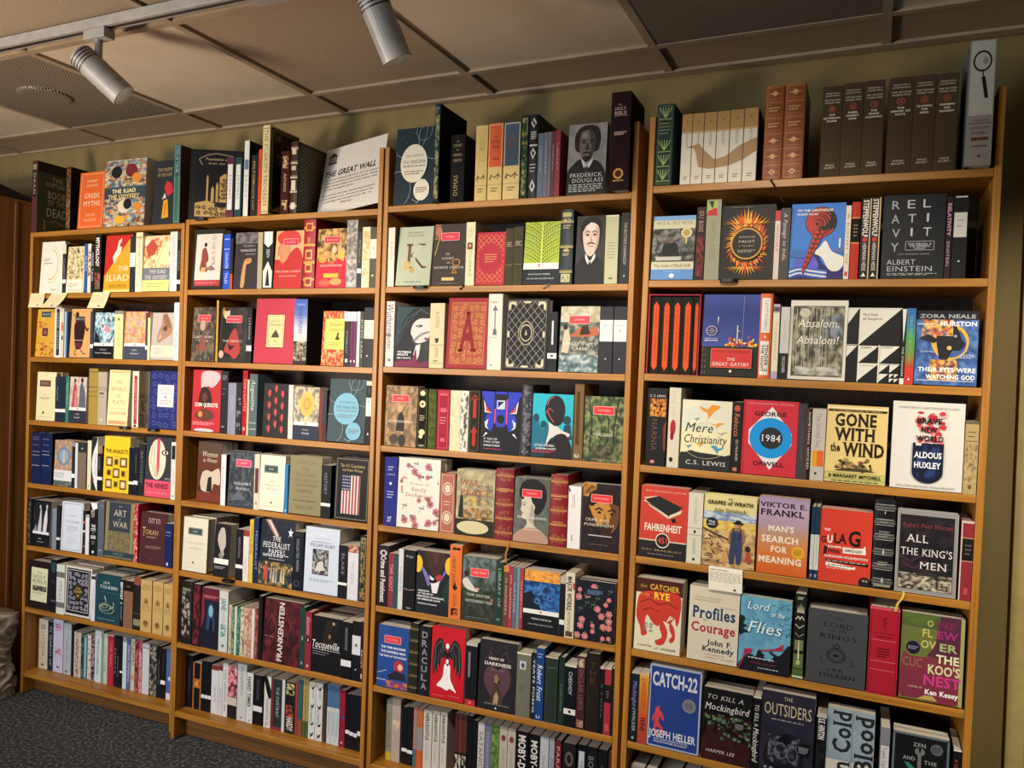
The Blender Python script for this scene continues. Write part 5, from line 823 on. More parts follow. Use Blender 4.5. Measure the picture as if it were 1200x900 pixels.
B('S',0,7,736,758,217,'black spine near right end','1e1e20',[V('TRAGEDIES',.5,.5,.5,.4,'666')],v=0.060)
B('S',0,7,759,787,210,'black spine with white square tag','1a1a1c',[R(0,.28,.9,.36,'eee'),R(.5,.5,.55,.9,'555')],v=0.060)
B('S',0,7,790,821,212,'blue spine with white foot','4a68a0',[R(0,0,1,.13,'d8d8d8'),P('dde',.3,.42,.6,.47,.9,.42,.6,.37)],v=0.060)
B('F',1,0,-17,192,285,'large black cover with gilt castle scene','15161c',[CAS()],t=.03,hard=1,rz=27,w=.235,v=0.008)
B('S',1,0,183,219,231,'burgundy slim spine with white label','5a2834',[R(.15,.12,.8,.88,'d8dcd6'),V('FATHERS',.48,.5,.4,.25,'667'),R(0,0,1,.08,'6a3040')],d=.06)
B('S',1,0,224,257,227,'teal slim spine with white label','2a4848',[R(.15,.12,.8,.88,'d0d8d0'),V('FATHERS',.48,.5,.4,.25,'566')],d=.06)
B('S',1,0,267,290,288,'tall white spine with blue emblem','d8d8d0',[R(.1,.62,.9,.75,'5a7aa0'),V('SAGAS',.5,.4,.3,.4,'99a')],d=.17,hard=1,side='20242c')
B('S',1,0,303,328,230,'dark brown spine with gold capitals','2e261e',[V('MILTON',.5,.72,.36,.45,'b8a468','s'),V('PARADISE LOST',.5,.34,.5,.4,'a8945c','s')],d=.12)
B('S',1,0,329,337,239,'very slim black spine by orange one','1c1a18',[],d=.12)
B('S',1,0,338,352,250,'bright orange slim spine','d84a22',[V('BEOWULF',.5,.5,.7,.4,'8a2a10')],d=.13)
B('S',1,0,371,404,331,'tall cream spine of protruding ornate book','d0c294',[V('THE PILGRIM\'S PROGRESS',.5,.52,.86,.5,'5a4a2a','s'),R(.05,.96,.95,.97,'8a7a4a'),R(.05,.02,.95,.03,'8a7a4a')],d=.17,hard=1,side='1f3a30',v=-0.020,sops=[R(0,0,1,1,'c0b088'),R(.03,.02,.97,.98,'2a2a1e'),R(.06,.04,.94,.96,'b09a60'),R(.09,.05,.91,.95,'1f3d36'),M(.12,.6,.88,.93,8,6,4,'1f3d36 5a3a22 8a7a4a 16302a'),P('c8b890',.1,.05,.4,.14,.6,.08,.9,.16,.9,.05)])
B('S',1,0,444,483,234,'dark red spine with gold tooling','4a1a18',[V('AENEID',.5,.5,.3,.3,'c8b080','s'),M(.2,.72,.8,.92,3,5,5,'4a1a18 c8b080'),M(.2,.06,.8,.22,3,5,6,'4a1a18 c8b080')],d=.15,hard=1)
B('S',1,0,486,518,267,'brown leather spine with cream labels and lattice cover','4a2a1c',[BN(5,'c8b898'),R(.2,.32,.8,.46,'d8d0bc'),R(.2,.06,.8,.15,'d8d0bc'),R(.2,.82,.8,.9,'d0c4a4'),R(.2,.6,.8,.66,'c8bc9c')],d=.2,hard=1,rnd=1,side='2a1c14',sops=[R(.04,.03,.96,.97,'5a4a2a'),R(.06,.04,.94,.96,'241a12'),LAT(.07,.05,.93,.95,9,16,.006,'9a8a68')])
B('F',1,1,19,172,236,'pale cover in black frame with robed figure','2c2e2a',[R(.08,.05,.93,.92,'d0cac0'),R(.08,.05,.93,.15,'a83a42'),P('8a4038',.3,.66,.42,.68,.52,.5,.45,.42,.5,.3,.25,.3,.28,.5),E(.4,.74,.05,.035,'2a2222'),P('c8a868',.3,.36,.45,.36,.42,.28,.28,.28),P('8a6a60',.45,.34,.62,.4,.78,.32,.6,.3),VS('THE TALE OF GENJI',.68,.9,.5,'a89c98'),L(.15,.85,.08,.12,2,'d87a7a')],t=.035,hard=1)
B('S',1,1,179,212,212,'bright royal blue spine','1e4cc0',[R(.1,.9,.9,.92,'8ab0ff'),R(.1,.72,.9,.74,'8ab0ff'),V('CHAUCER',.5,.52,.3,.4,'c8d8f8'),R(0,.34,1,.37,'1a2a50'),V('TALES',.5,.2,.2,.4,'c8d8f8')])
B('S',1,1,213,226,196,'slim orange black spine','3a2420',[R(0,0,1,.3,'b8502c')])
B('F',1,1,230,345,217,'dark cover with pale serpent head','3c363c',[T('THE BOOK of',.58,.76,.5,.03,'b8b0b4','s'),T('MARGERY',.56,.68,.66,.04,'d0c8c8','s'),P('c8905a',.3,.05,.36,.4,.46,.52,.68,.54,.72,.48,.62,.44,.5,.4,.46,.05),C('e0c090',.02,.36,.1,.42,.4,.5,.48),C('5a3a2a',.012,.32,.1,.4,.42,.5,.5,.66,.52),M(0,.8,1,1,6,3,3,'6a6468 4a444a 7a7478'),L(.45,.85,.6,.62,1,'a09aa0')],t=.02)
B('S',1,1,347,369,214,'slim olive cream spine','b0a488',[])
B('S',1,1,371,420,215,'white black gothic spine','1e2220',[P('e8e4da',.1,1,.9,1,.9,.8,.5,.72,.1,.8),V('DEATH',.5,.62,.14,.3,'ddd'),P('e4e0d4',.1,.02,.9,.02,.95,.3,.5,.48,.05,.3),P('1e2220',.3,.05,.7,.05,.6,.25,.5,.36,.4,.25)])
B('F',1,1,424,553,216,'red cover with profile under plaque','c83a3a',[R(0,.5,1,1,'d8a878'),P('c84038',.05,.9,.3,1,.75,.98,.9,.8,.55,.74,.2,.76),P('c88a62',.15,.76,.5,.76,.55,.62,.42,.5,.3,.44,.18,.5,.22,.56,.1,.6),C('4a2420',.012,.15,.74,.1,.6,.22,.56,.2,.5),P('b83030',0,.1,0,.5,.3,.4,.55,.62,.8,.7,1,.5,1,0,0,0),R(.28,.74,.8,.86,'d8384a'),FRB(.28,.74,.8,.86,'f0c0b0',.012),T('DANTE',.54,.8,.3,.03,'f0c8b8','s'),T('THE DIVINE COMEDY',.5,.29,.9,.035,'efc8b8','s'),L(.2,.8,.2,.22,1,'e8a898')],t=.022)
B('S',1,1,557,608,253,'crimson leather spine with gilt squares','a02030',[BN(4,'d8a850'),R(.2,.83,.8,.95,'d0a050'),R(.28,.85,.72,.93,'a02030'),R(.2,.42,.8,.56,'d0a050'),R(.3,.45,.7,.53,'902030'),R(.2,.23,.8,.36,'d0a050'),R(.3,.26,.7,.33,'902030'),R(.2,.03,.8,.16,'d0a050'),R(.3,.06,.7,.13,'902030'),V('DANTE',.5,.68,.12,.3,'e0b868','s')],d=.15,hard=1,rnd=1)
B('F',1,1,616,746,216,'red and gold banquet cover with red plaque','b06a3a',[M(0,.45,1,1,10,8,5,'5a4a30 8a6a3a c89a5a d8b070 3a2a22 a87a44'),P('c8283a',0,0,0,.4,.25,.48,.5,.4,.75,.5,1,.44,1,0),E(.2,.5,.14,.08,'c89a4a'),E(.58,.64,.08,.06,'e0b890'),E(.85,.6,.09,.07,'c8a070'),P('d8b050',.7,.6,.95,.62,.9,.44,.72,.5),R(.22,.75,.76,.87,'d8384a'),FRB(.22,.75,.76,.87,'f0c0b0',.012),T('BOCCACCIO',.49,.81,.36,.028,'f4d0c0','s'),T('DECAMERON',.5,.375,.72,.035,'f4d8c8','s'),R(.26,.17,.76,.24,'e0b040'),E(.32,.08,.2,.06,'d06048'),E(.68,.1,.2,.06,'c89858')],t=.025)
B('S',1,1,749,795,243,'silvery grey spine in plastic','8a8684',[M(.05,.02,.95,.98,3,20,7,'a8a4a0 6a6662 8a8684 c0bcb8')])
B('S',1,1,796,814,200,'dark spine with small white label','3c3c42',[R(0,.26,1,.34,'eee'),V('PETRARCH',.5,.65,.4,.4,'999')])
B('S',1,1,816,848,215,'cream spine with floral tracery','e0d0a8',[M(.1,.2,.9,.95,3,14,4,'e0d0a8 d8b868 e8dcc0 c8a87a')])
B('S',1,1,849,875,214,'dark olive spine with cream label','54503e',[R(0,.48,1,.8,'e4dcc4'),E(.5,.65,.12,.015,'887'),R(.35,.19,.65,.21,'eec')])
B('F',1,2,27,142,213,'dark painted cover with red plaque, first in row','3a3e3a',[EV('4a4e48 2e322e 5a4438 7a5a48 3a3a34 6a6a5c','CHAUCER','CANTERBURY','TALES',41),P('8a4a3c',.3,.2,.5,.55,.7,.2),E(.45,.66,.12,.1,'b09a84')],t=.022)
B('S',1,2,149,162,240,'tall slim gold spine','c0962c',[R(0,0,.35,1,'3a2c18')],d=.16,hard=1,side='8a6a1e')
B('F',1,2,167,302,212,'painted man in black and red with plaque','32302e',[M(.62,.1,1,1,5,10,5,'3a3834 44423c 2c2a28'),E(.2,.92,.14,.12,'b08a20'),E(.22,.88,.1,.1,'d8b8a0'),E(.22,.97,.11,.04,'3a281e'),P('1c1a1c',.08,.8,.36,.78,.62,.5,.8,.1,.1,.1),P('a83a38',.3,.38,.55,.62,.72,.4,.78,.2,.6,.06,.4,.14,.2,.2),P('2a1a1a',.3,.36,.42,.3,.6,.3,.4,.2),E(.1,.14,.09,.07,'d0a890'),R(.22,.72,.78,.85,'d8384a'),FRB(.22,.72,.78,.85,'f0c0b0',.012),T('MACHIAVELLI',.5,.785,.42,.03,'f0c8c0','s'),T('THE PRINCE',.48,.385,.7,.035,'d8d0c8','s')],t=.025)
B('S',1,2,305,329,210,'black classic spine with white logo band','202022',[R(0,.22,1,.32,'eee'),V('UTOPIA',.5,.62,.4,.35,'aaa')])
B('F',1,2,340,525,245,'large rose red cover with framed cream label','b8364a',[R(.3,.24,.75,.76,'6a2a2a'),R(.305,.25,.735,.75,'e0c894'),FRB(.33,.28,.71,.73,'b8986a',.008),T('Montaigne',.52,.6,.28,.035,'6a3a30','si'),P('4a4438',.42,.4,.62,.4,.6,.45,.53,.52,.45,.45),L(.38,.66,.64,.66,2,'aa8a6a'),E(.52,.34,.02,.01,'a33')],t=.04,hard=1)
B('S',1,2,527,586,243,'thick blue to cream gradient spine with crowd scene','6a80b8',[G(0,.3,1,1,'c8c4b8 c8ccd8 5a74b8 3c58a8'),M(0,.06,1,.36,6,8,5,'3a3a2e 6a6450 8a8468 2a2a22 b8b098'),R(0,0,1,.06,'2a2622'),T('THE COMPLETE',.5,.92,.6,.02,'ccd'),V('SHAKESPEARE',.5,.68,.4,.3,'3a4a8a','s')],t=.04,d=.15,side='2a241e')
B('F',1,2,652,749,199,'red patterned cover with yellow label','c0402c',[M(0,0,1,1,14,22,5,'c83c28 d8a060 b03020 c84a34 e0b878'),R(.1,.3,1,.86,'e8cc6c'),T('Shakespeare',.58,.76,.62,.06,'8a6a2a','i'),T('SONNETS',.6,.655,.7,.05,'8a7430','s'),P('4a3a24',.58,.48,.78,.48,.72,.54,.74,.6,.66,.6,.64,.54),L(.3,.88,.36,.44,2,'b09a40')],t=.025)
B('S',1,2,750,775,197,'black white-capped classic spine','2c2c30',[R(0,.83,1,1,'e8e4e0'),R(.3,.08,.7,.14,'ddd'),V('OTHELLO',.5,.45,.4,.3,'999')])
B('S',1,2,776,789,197,'plum slim spine, left of its twin','6a2a54',[R(0,.83,1,1,'e8e4e0'),R(.3,.08,.7,.12,'ddd')])
B('S',1,2,790,803,197,'plum slim spine, right of its twin','6e2c58',[R(0,.83,1,1,'e8e4e0'),R(.3,.08,.7,.12,'ddd')])
B('S',1,2,805,817,198,'slim white spine','e0dcd8',[])
B('S',1,2,818,833,198,'slim grey black spine','4a4640',[V('KING LEAR',.5,.5,.7,.5,'bba')])
B('S',1,2,835,875,212,'charcoal spine with cream label','38363a',[R(0,.48,1,.79,'e6dcc4'),E(.4,.63,.06,.012,'665'),R(.3,.18,.45,.2,'eee')])
B('F',1,3,40,185,241,'red cover with armoured knight','b82830',[P('c8b4b8',.3,.95,.8,.98,.95,.88,.7,.72,.5,.74,.35,.6),P('3a2420',.22,.5,.3,.7,.5,.72,.66,.6,.68,.45,.5,.4,.3,.4),E(.43,.56,.1,.07,'6a3a28'),P('6a3a2c',.1,.25,.3,.36,.62,.36,.8,.25,.6,.18,.3,.18),E(.3,.28,.08,.05,'c8903c'),T('DON QUIXOTE',.5,.435,.8,.06,'f0e8e4','b'),E(.45,.02,.35,.03,'c8c4d0'),L(.05,.8,.1,.16,3,'e89090')],t=.04)
B('S',1,3,186,223,241,'thick navy black spine beside red cover','24222c',[L(.2,.8,.86,.94,3,'88889a'),L(.2,.7,.6,.76,2,'667'),R(.2,.1,.6,.12,'88a')])
B('S',1,3,224,263,198,'grey lilac spine','8a8aa0',[V('PEPYS',.5,.6,.3,.3,'a8a8bc')])
B('S',1,3,266,290,200,'slim black spine with silver flecks','2a2a30',[M(.1,.1,.9,.7,2,9,6,'2a2a30 8a8a94 1c1c20')])
B('S',1,3,293,316,248,'tall bright red spine','a81e2c',[V('CERVANTES',.5,.62,.5,.45,'d8a0a0'),E(.5,.1,.2,.03,'e0b0a0')],d=.15,hard=1)
B('S',1,3,317,326,214,'slim cream spine behind tall red','d0c49c',[])
B('S',1,3,327,364,236,'grey green spine with script title','566870',[V('Augustine',.5,.66,.5,.5,'d0d4cc','i'),R(.05,.2,.95,.22,'99a'),R(.05,.1,.95,.12,'99a')],d=.15,hard=1)
B('F',1,3,394,509,202,'black cloth cover with rows of red chillies','2a2428',[CHI()],t=.03,hard=1)
B('S',1,3,513,534,201,'slim white spine','e0dad0',[V('PASCAL',.5,.5,.4,.4,'99a')])
B('F',1,3,536,649,195,'cream moon cover with navy base','c8bc98',[PG('ccc4a4 8a8478 d0c8a8 6a6660 c0b490','PASCAL','PENSEES',35,'283450'),E(.52,.68,.3,.24,'d8b860'),E(.52,.68,.2,.16,'d0ac50'),O(.52,.68,.12,.1,.02,'9a8040')],t=.025)
B('S',1,3,654,685,190,'reddish brown spine','5a2a22',[R(0,0,.4,1,'7a3226'),R(.4,.35,1,1,'3c3a44')])
B('F',1,3,688,848,228,'dark teal cover with two blue discs','3c5058',[PRI('7ab4cc')],t=.03,ln=4)
B('S',1,3,853,875,228,'black spine with white label below cream cap','1c1c1e',[R(0,.93,1,1,'d8ceb4'),R(0,.45,1,.74,'e4e0d6'),E(.4,.68,.1,.012,'444'),P('ddd',.3,.16,.5,.2,.7,.16),V('NEWTON',.5,.85,.1,.3,'777')])
B('F',1,4,48,171,236,'brown red cover with white horse','6a3428',[R(0,.78,1,1,'5a4438'),R(0,0,1,.14,'7a3226'),T('Women',.5,.79,.62,.09,'d8c8b0','i'),T('in Winter',.52,.69,.6,.07,'d8c8b0','i'),P('c8bca8',.15,.2,.2,.46,.4,.52,.6,.5,.9,.56,.95,.3,.7,.3,.6,.16),P('2c221c',.4,.16,.46,.4,.6,.42,.64,.16),P('3a2c20',.05,.16,.12,.3,.2,.16)],t=.03,v=0.030)
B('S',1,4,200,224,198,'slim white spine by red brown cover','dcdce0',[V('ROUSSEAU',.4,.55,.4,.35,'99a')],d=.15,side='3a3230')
B('F',1,4,234,362,215,'slate painted cover with pink plaque','3c4450',[M(.02,.04,.98,.97,9,12,7,'3c4450 4a525c 2e343e 5a5c5c 343c48'),P('5a626a',.1,.1,.4,.3,.7,.15),R(.26,.72,.82,.85,'e04a6c'),FRB(.26,.72,.82,.85,'f4c0c8',.012),T('SWIFT',.54,.785,.24,.03,'f4d0d4','s'),T('GULLIVER\'S',.54,.42,.64,.045,'d8dce0','s'),T('TRAVELS',.54,.33,.5,.045,'d8dce0','s')],t=.03,bk=0)
B('S',1,4,363,387,211,'cream spine with burgundy band','d8ccb8',[R(.15,.3,.85,.75,'6a3040'),E(.5,.12,.2,.03,'a88')])
B('F',1,4,388,504,208,'cream cover with dark green label','e4decc',[R(.16,.68,.72,.82,'3c5450'),FRB(.18,.69,.7,.81,'a8b8a8',.01),T('SMITH',.44,.75,.2,.03,'c8d0c0','s'),T('THE',.5,.53,.2,.03,'a8a494','s'),T('WEALTH OF',.5,.46,.6,.03,'a8a494','s'),T('NATIONS',.5,.39,.46,.03,'a8a494','s'),P('4a4438',.46,.13,.54,.13,.5,.18),L(.2,.8,.07,.08,1,'bba')],t=.045,bk=2)
B('S',1,4,506,521,182,'bright blue slim spine','2a78b8',[E(.5,.06,.25,.012,'eef')])
B('F',1,4,527,671,215,'olive cloth cover with blind stamped lettering','8a8260',[T('GIBBON',.5,.89,.62,.06,'76704e','s'),T('THE',.48,.775,.24,.06,'6a6444','s'),T('DECLINE',.5,.68,.6,.06,'6a6444','s'),T('AND FALL OF',.5,.585,.74,.05,'726c4a','s'),T('THE ROMAN',.5,.5,.72,.05,'726c4a','s'),T('EMPIRE',.5,.4,.5,.06,'6a6444','s'),R(.36,.3,.64,.305,'5a5438'),T('MODERN LIBRARY',.5,.235,.7,.03,'5a5438','s'),T('BARLOW',.5,.12,.54,.06,'726c4a','s')],t=.06,hard=1,bk=2)
B('S',1,4,672,714,194,'black classic spine with wide white band','1c1c22',[R(0,.23,1,.29,'ece8e4'),V('HISTORY',.45,.65,.4,.3,'889')],d=.15)
B('F',1,4,731,875,225,'black cover with flag and olive border','15161c',[FR(.03,.02,'7a765a',.02),T('The U.S. Constitution',.5,.87,.72,.05,'c8b878','s'),T('and Other Writings',.5,.8,.6,.04,'c8b878','s'),FLAG()],t=.05,hard=1)
B('F',1,5,14,139,212,'cream cover with teal plaque at left end','dcd8c4',[R(.2,.68,.78,.81,'3c5050'),FRB(.22,.69,.76,.8,'a0b0a4',.01),T('BURKE',.49,.745,.2,.03,'c0c8b8','s'),T('REFLECTIONS',.52,.53,.62,.03,'b0a890','s'),T('ON FRANCE',.52,.43,.56,.03,'b0a890','s'),P('333',.4,.15,.5,.15,.45,.19),L(.1,.7,.06,.07,1,'bba')],t=.045,hard=1,bk=3)
B('F',1,5,172,248,204,'black cover with pale grey profile','1c1a1c',[P('b8b0a8',.35,.9,.6,.92,.72,.75,.74,.6,.62,.5,.66,.42,.5,.36,.4,.5,.2,.7),P('8a8480',.3,.4,.5,.5,.62,.38,.5,.3),R(.05,.24,.98,.34,'ece8e4'),L(.1,.8,.14,.2,2,'aaa')],t=.045,bk=0)
B('S',1,5,285,320,197,'black white banded spine','1a1a1c',[R(0,.24,1,.31,'ece8e4'),V('VINDICATION',.45,.65,.4,.3,'889')],d=.14)
B('S',1,5,321,348,197,'white spine with red brown cap','dad6d4',[R(0,.88,1,1,'8a3a34'),V('FRANKLIN',.5,.3,.3,.3,'aab')],d=.14)
B('S',1,5,350,368,240,'tall slim yellow spine','d8b848',[V('COMMON SENSE',.5,.7,.5,.6,'6a4a1a')],d=.15)
B('S',1,5,371,393,250,'tall slim blue spine','1c2c5c',[V('FEDERALIST',.5,.5,.6,.4,'8a9ac8')],d=.15)
B('F',1,5,394,553,244,'dark flag cover with founders scene','20263a',[FED()],t=.05,bk=0)
B('S',1,5,556,602,219,'thick navy spine with seal','12162a',[V('COLLECTED PAPERS',.45,.6,.55,.25,'9aa'),O(.4,.12,.25,.05,.02,'88a'),R(.05,.92,.95,.98,'2c2c30')],d=.15)
B('F',1,5,607,757,239,'pale blue white cover with dark engraving','ccd6e6',[R(.23,.28,.7,.67,'2c2e34'),M(.24,.29,.69,.66,9,9,6,'3a3c40 8a8c8c c8c8c4 55585c 2a2c30'),P('d0ccc4',.3,.32,.6,.36,.5,.5,.38,.46),L(.28,.72,.83,.84,1,'8a92a8'),L(.2,.75,.77,.79,1,'7a829a'),T('WILLIAM BLAKE',.5,.73,.74,.05,'5a6480','s'),L(.15,.85,.17,.22,2,'9aa8c0'),C('e8ecf4',.01,.05,.85,.3,.9,.7,.88,.95,.84)],t=.045,bk=2)
B('S',1,5,758,797,191,'black classic spine right of blue white cover','16161a',[R(0,.25,1,.3,'ece8e4'),V('BLAKE',.5,.65,.4,.3,'889')],d=.14)
B('S',1,5,799,843,195,'white spine with painted red cap','d8d8de',[M(0,.87,1,1,4,3,3,'c84a3a 8a3a34 d8b8a0'),V('THE SUBLIME',.45,.5,.4,.25,'aab')],d=.14)
B('S',1,5,848,875,236,'dark filigree spine with golden spots','2c3230',[M(.1,.03,.9,.97,4,20,6,'2c3230 8a8a6a 1c201e b0883a 4a5a54')],d=.14,hard=1)
B('S',1,6,11,70,248,'black leather spine with silver tooling','24201e',[M(.15,.1,.85,.9,4,14,6,'24201e b8b0a4 4a4440 1a1816')],d=.15,hard=1,rnd=1)
B('S',1,6,77,117,245,'dark red speckled spine in shade','3c1a1e',[M(.1,.03,.9,.97,3,14,6,'3c1a1e 7a2a30 241014')],d=.15)
B('F',1,6,118,211,232,'navy and red cover with blue hooded figure','20203a',[R(0,.8,1,1,'6a1e34'),L(.1,.9,.83,.88,2,'c87a7a'),P('2a4a70',.3,.3,.35,.7,.55,.76,.7,.66,.75,.3),E(.52,.62,.12,.1,'7ab0c0'),P('7a2a34',0,.3,.2,.5,.15,.8,0,.9),P('16162a',.45,.3,.5,.5,.62,.5,.65,.3)],t=.04)
B('S',1,6,212,255,237,'thick white spine with teal lettering','c8cccc',[V('JANE',.5,.78,.2,.5,'4a7a80','b'),M(.2,.25,.8,.45,4,6,6,'c8cccc 3a8a80'),V('NOVELS',.5,.55,.2,.3,'99a'),E(.5,.1,.15,.025,'667')],d=.15)
B('S',1,6,260,274,187,'slim cream patterned spine with ribbon','cfc4a8',[M(.1,.03,.9,.97,2,16,6,'cfc4a8 b89a80')],d=.13,hard=1)
B('S',1,6,276,286,186,'slim dark green spine','1e5a48',[M(.1,.03,.9,.97,2,12,6,'1e5a48 88b8a0')],d=.13,hard=1)
B('S',1,6,288,299,185,'slim pale cream spine','d8d0c0',[],d=.13,hard=1)
B('S',1,6,300,315,186,'slim emerald spine','186050',[M(.1,.03,.9,.97,2,12,9,'186050 70b0a0')],d=.13,hard=1)
B('S',1,6,316,335,187,'cream spine with black dots','d4ccb4',[M(.05,.02,.95,.98,3,18,6,'d4ccb4 d4ccb4 3a3432')],d=.13,hard=1)
B('S',1,6,336,355,187,'cream spine with rust dots','c8a890',[M(.05,.02,.95,.98,3,18,7,'c8b498 a05a44 c8b498')],d=.13,hard=1)
B('S',1,6,356,371,188,'pale pink spine with wreath dots','c8a098',[M(.05,.02,.95,.98,3,18,8,'d0b4a8 a85a50')],d=.13,hard=1)
B('S',1,6,372,385,188,'slim off white spine','d8d4c8',[],d=.13,hard=1)
B('S',1,6,386,403,188,'slim brick red spine','7a3430',[M(.1,.03,.9,.97,2,14,8,'7a3430 a86a5a')],d=.13,hard=1)
B('S',1,6,404,422,244,'slim black brown spine left of dark red cover','1e1614',[],d=.15)
B('F',1,6,425,596,235,'dark red cover with vertical white capitals','4c161c',[M(0,0,1,1,8,8,5,'4c161c 5a1c22 3a1016 6a2228'),C('8a3a3c',.012,.08,.6,.2,.75,.32,.6,.35,.5,.2,.4),C('8a2c30',.014,.6,.8,.72,.6,.66,.45),E(.15,.3,.1,.07,'6a2a30'),VU('FRANKENSTEIN',.47,.5,.92,.13,'d4ccc8','b'),T('MARY SHELLEY',.18,.4,.26,.02,'b88a88')],t=.05,bk=0)
B('S',1,6,598,620,230,'dark green spine next to red spine','1e4a40',[E(.5,.5,.15,.04,'8a9a90'),R(.3,.08,.7,.12,'8a9a90')],d=.15,hard=1)
B('S',1,6,621,649,216,'rose red spine with black cameo','8a2a38',[V('Gothic',.5,.76,.3,.5,'d8b8b8','i'),E(.5,.53,.35,.06,'1c1618'),P('ddd',.4,.5,.6,.5,.5,.57),E(.5,.08,.2,.025,'c8a0a0')],d=.15,hard=1)
B('F',1,6,651,779,202,'black cover with standing figure and white script','121014',[P('2c261e',.3,.45,.75,.5,.9,.95,.5,.95),E(.72,.9,.05,.03,'a88a6a'),P('1a1614',.62,.6,.7,.88,.8,.86,.85,.6),E(.6,.66,.05,.04,'8a6a50'),T('Tocqueville',.48,.5,.92,.13,'ece8e8','i'),R(.03,.405,.97,.413,'ccc'),L(.05,.6,.3,.38,2,'88848a')],t=.045,bk=3)
B('S',1,6,782,825,205,'black classic spine with low white band','121214',[R(0,.22,1,.33,'e0e0e4'),R(.35,.5,.6,.9,'55565c')],d=.15)
B('S',1,6,828,863,214,'black spine with tall white label','16161a',[R(0,.44,1,.76,'d4d8dc'),E(.5,.6,.15,.03,'667'),P('ccc',.4,.18,.6,.18,.5,.21)],d=.15)
B('S',1,6,864,875,217,'maroon black spine with pale capitals','33161a',[R(0,0,1,.5,'3c1a1e'),V('FAUST',.5,.38,.3,.5,'c8a0a0','b'),R(.3,.06,.8,.14,'c8b8b8')],d=.15)
B('S',1,7,2,37,211,'black spine at left end','15141a',[V('MOONSTONE',.5,.5,.5,.4,'445')],v=0.050)
B('S',1,7,40,84,187,'orange framed black spine','17161a',[R(0,0,.16,1,'a8642c'),R(.84,0,1,1,'a8642c'),R(.1,.46,.9,.66,'a8642c'),M(.2,.5,.8,.62,3,3,4,'a8642c d8a050 5a3a1a')],v=0.050)
B('S',1,7,85,102,200,'slim black classic spine, first of three','14141a',[R(0,.26,1,.33,'e0e0e4')],v=0.050)
B('S',1,7,103,120,202,'slim black classic spine, second of three','16161c',[R(0,.26,1,.33,'e0e0e4')],v=0.050)
B('S',1,7,121,136,203,'slim black classic spine, third of three','14141a',[R(0,.26,1,.33,'e0e0e4')],v=0.050)
B('S',1,7,137,172,194,'white spine with maroon cap beside its twin','d4d4d6',[R(0,.9,1,1,'7a3030'),V('BRONTE',.5,.4,.3,.3,'99a')],v=0.050)
B('S',1,7,173,193,198,'narrower white spine with maroon cap','d0d0d4',[R(0,.9,1,1,'7a3030'),V('BRONTE',.5,.4,.3,.3,'99a')],v=0.050)
B('S',1,7,195,220,211,'tall white spine lettered black','d8d8d8',[V('WIDE SARGASSO SEA',.5,.5,.8,.4,'333')],v=0.050)
B('S',1,7,221,266,207,'pink marbled spine with black foot','d0868c',[M(0,.4,1,1,4,10,4,'d87a88 c8606c 2a2228 e0a8a8'),R(0,.25,1,.4,'c8c0b4'),R(0,0,1,.25,'22242a')],v=0.050)
B('S',1,7,269,313,222,'wide pale spine with grey lettering','c4c8c6',[V('MIDDLEMARCH',.5,.7,.5,.3,'6a7072'),E(.5,.06,.1,.015,'556')],v=0.050)
B('S',1,7,315,346,195,'white spine lettered in black capitals','d0d4d4',[V('HARD TIMES',.4,.62,.6,.5,'333','b'),E(.5,.05,.1,.015,'556')],v=0.050)
B('S',1,7,348,392,194,'wide black classic spine with white band','121214',[R(0,.27,1,.38,'dcdcde'),V('DICKENS',.5,.7,.4,.3,'556')],v=0.050)
B('S',1,7,401,433,197,'white spine with black diagonal','d4d2cc',[P('15151a',0,1,.4,1,1,.75,1,.6,.6,.6,0,.9),V('WASHINGTON SQ.',.5,.3,.55,.4,'555')],v=0.050)
B('S',1,7,436,484,195,'dark green spine with red edge','2e3836',[R(0,0,.2,1,'7a2a30'),V('THE PORTRAIT',.6,.55,.6,.3,'a8b0ac'),R(.2,0,1,.06,'8a2a34')],v=0.050)
B('S',1,7,486,499,200,'slim white spine right of green','c8ccd0',[],v=0.050)
B('S',1,7,501,547,195,'dark spine with orange emblem','241e20',[M(.1,.75,.9,.97,4,5,4,'241e20 c8b878'),M(.1,.3,.9,.55,4,5,5,'c85a3a 241e20 8a3a2a'),V('HARDY',.5,.18,.26,.6,'d8d0c8','b')],v=0.050)
B('S',1,7,548,560,202,'slim brick spine','8a3a34',[],v=0.050)
B('S',1,7,561,581,213,'teal and rust spine','345a64',[R(0,0,1,.3,'8a4a3a')],v=0.050)
B('S',1,7,584,594,221,'slim mustard spine with green foot','a89450',[R(0,0,1,.28,'4a6030')],v=0.050)
B('S',1,7,596,609,221,'second mustard spine with green foot','a48e4c',[R(0,0,1,.28,'465a2c')],v=0.050)
B('S',1,7,611,640,215,'white spine with flying birds, left of its twin','d0d2ce',[BIRD()],v=0.050)
B('S',1,7,642,673,216,'white spine with flying birds, right of its twin','d0d2ce',[BIRD()],v=0.050)
B('S',1,7,682,691,222,'slim brown dark spine','4a3a30',[],v=0.050)
B('S',1,7,694,712,220,'blue topped white spine, first of three','c4c8cc',[R(0,.62,1,1,'4a6a94'),V('AWAKENING',.5,.35,.4,.4,'6a7a94')],v=0.050)
B('S',1,7,713,730,221,'blue topped white spine, second of three','c4c8cc',[R(0,.62,1,1,'4a6a94'),V('AWAKENING',.5,.35,.4,.4,'6a7a94')],v=0.050)
B('S',1,7,731,748,222,'blue topped white spine, third of three','c4c8cc',[R(0,.62,1,1,'4a6a94'),V('AWAKENING',.5,.35,.4,.4,'6a7a94')],v=0.050)
B('S',1,7,750,774,211,'crimson spine with blue centre','8e1e34',[E(.5,.52,.4,.03,'3a4a8a'),R(.3,.06,.6,.09,'d8b0b8')],v=0.050)
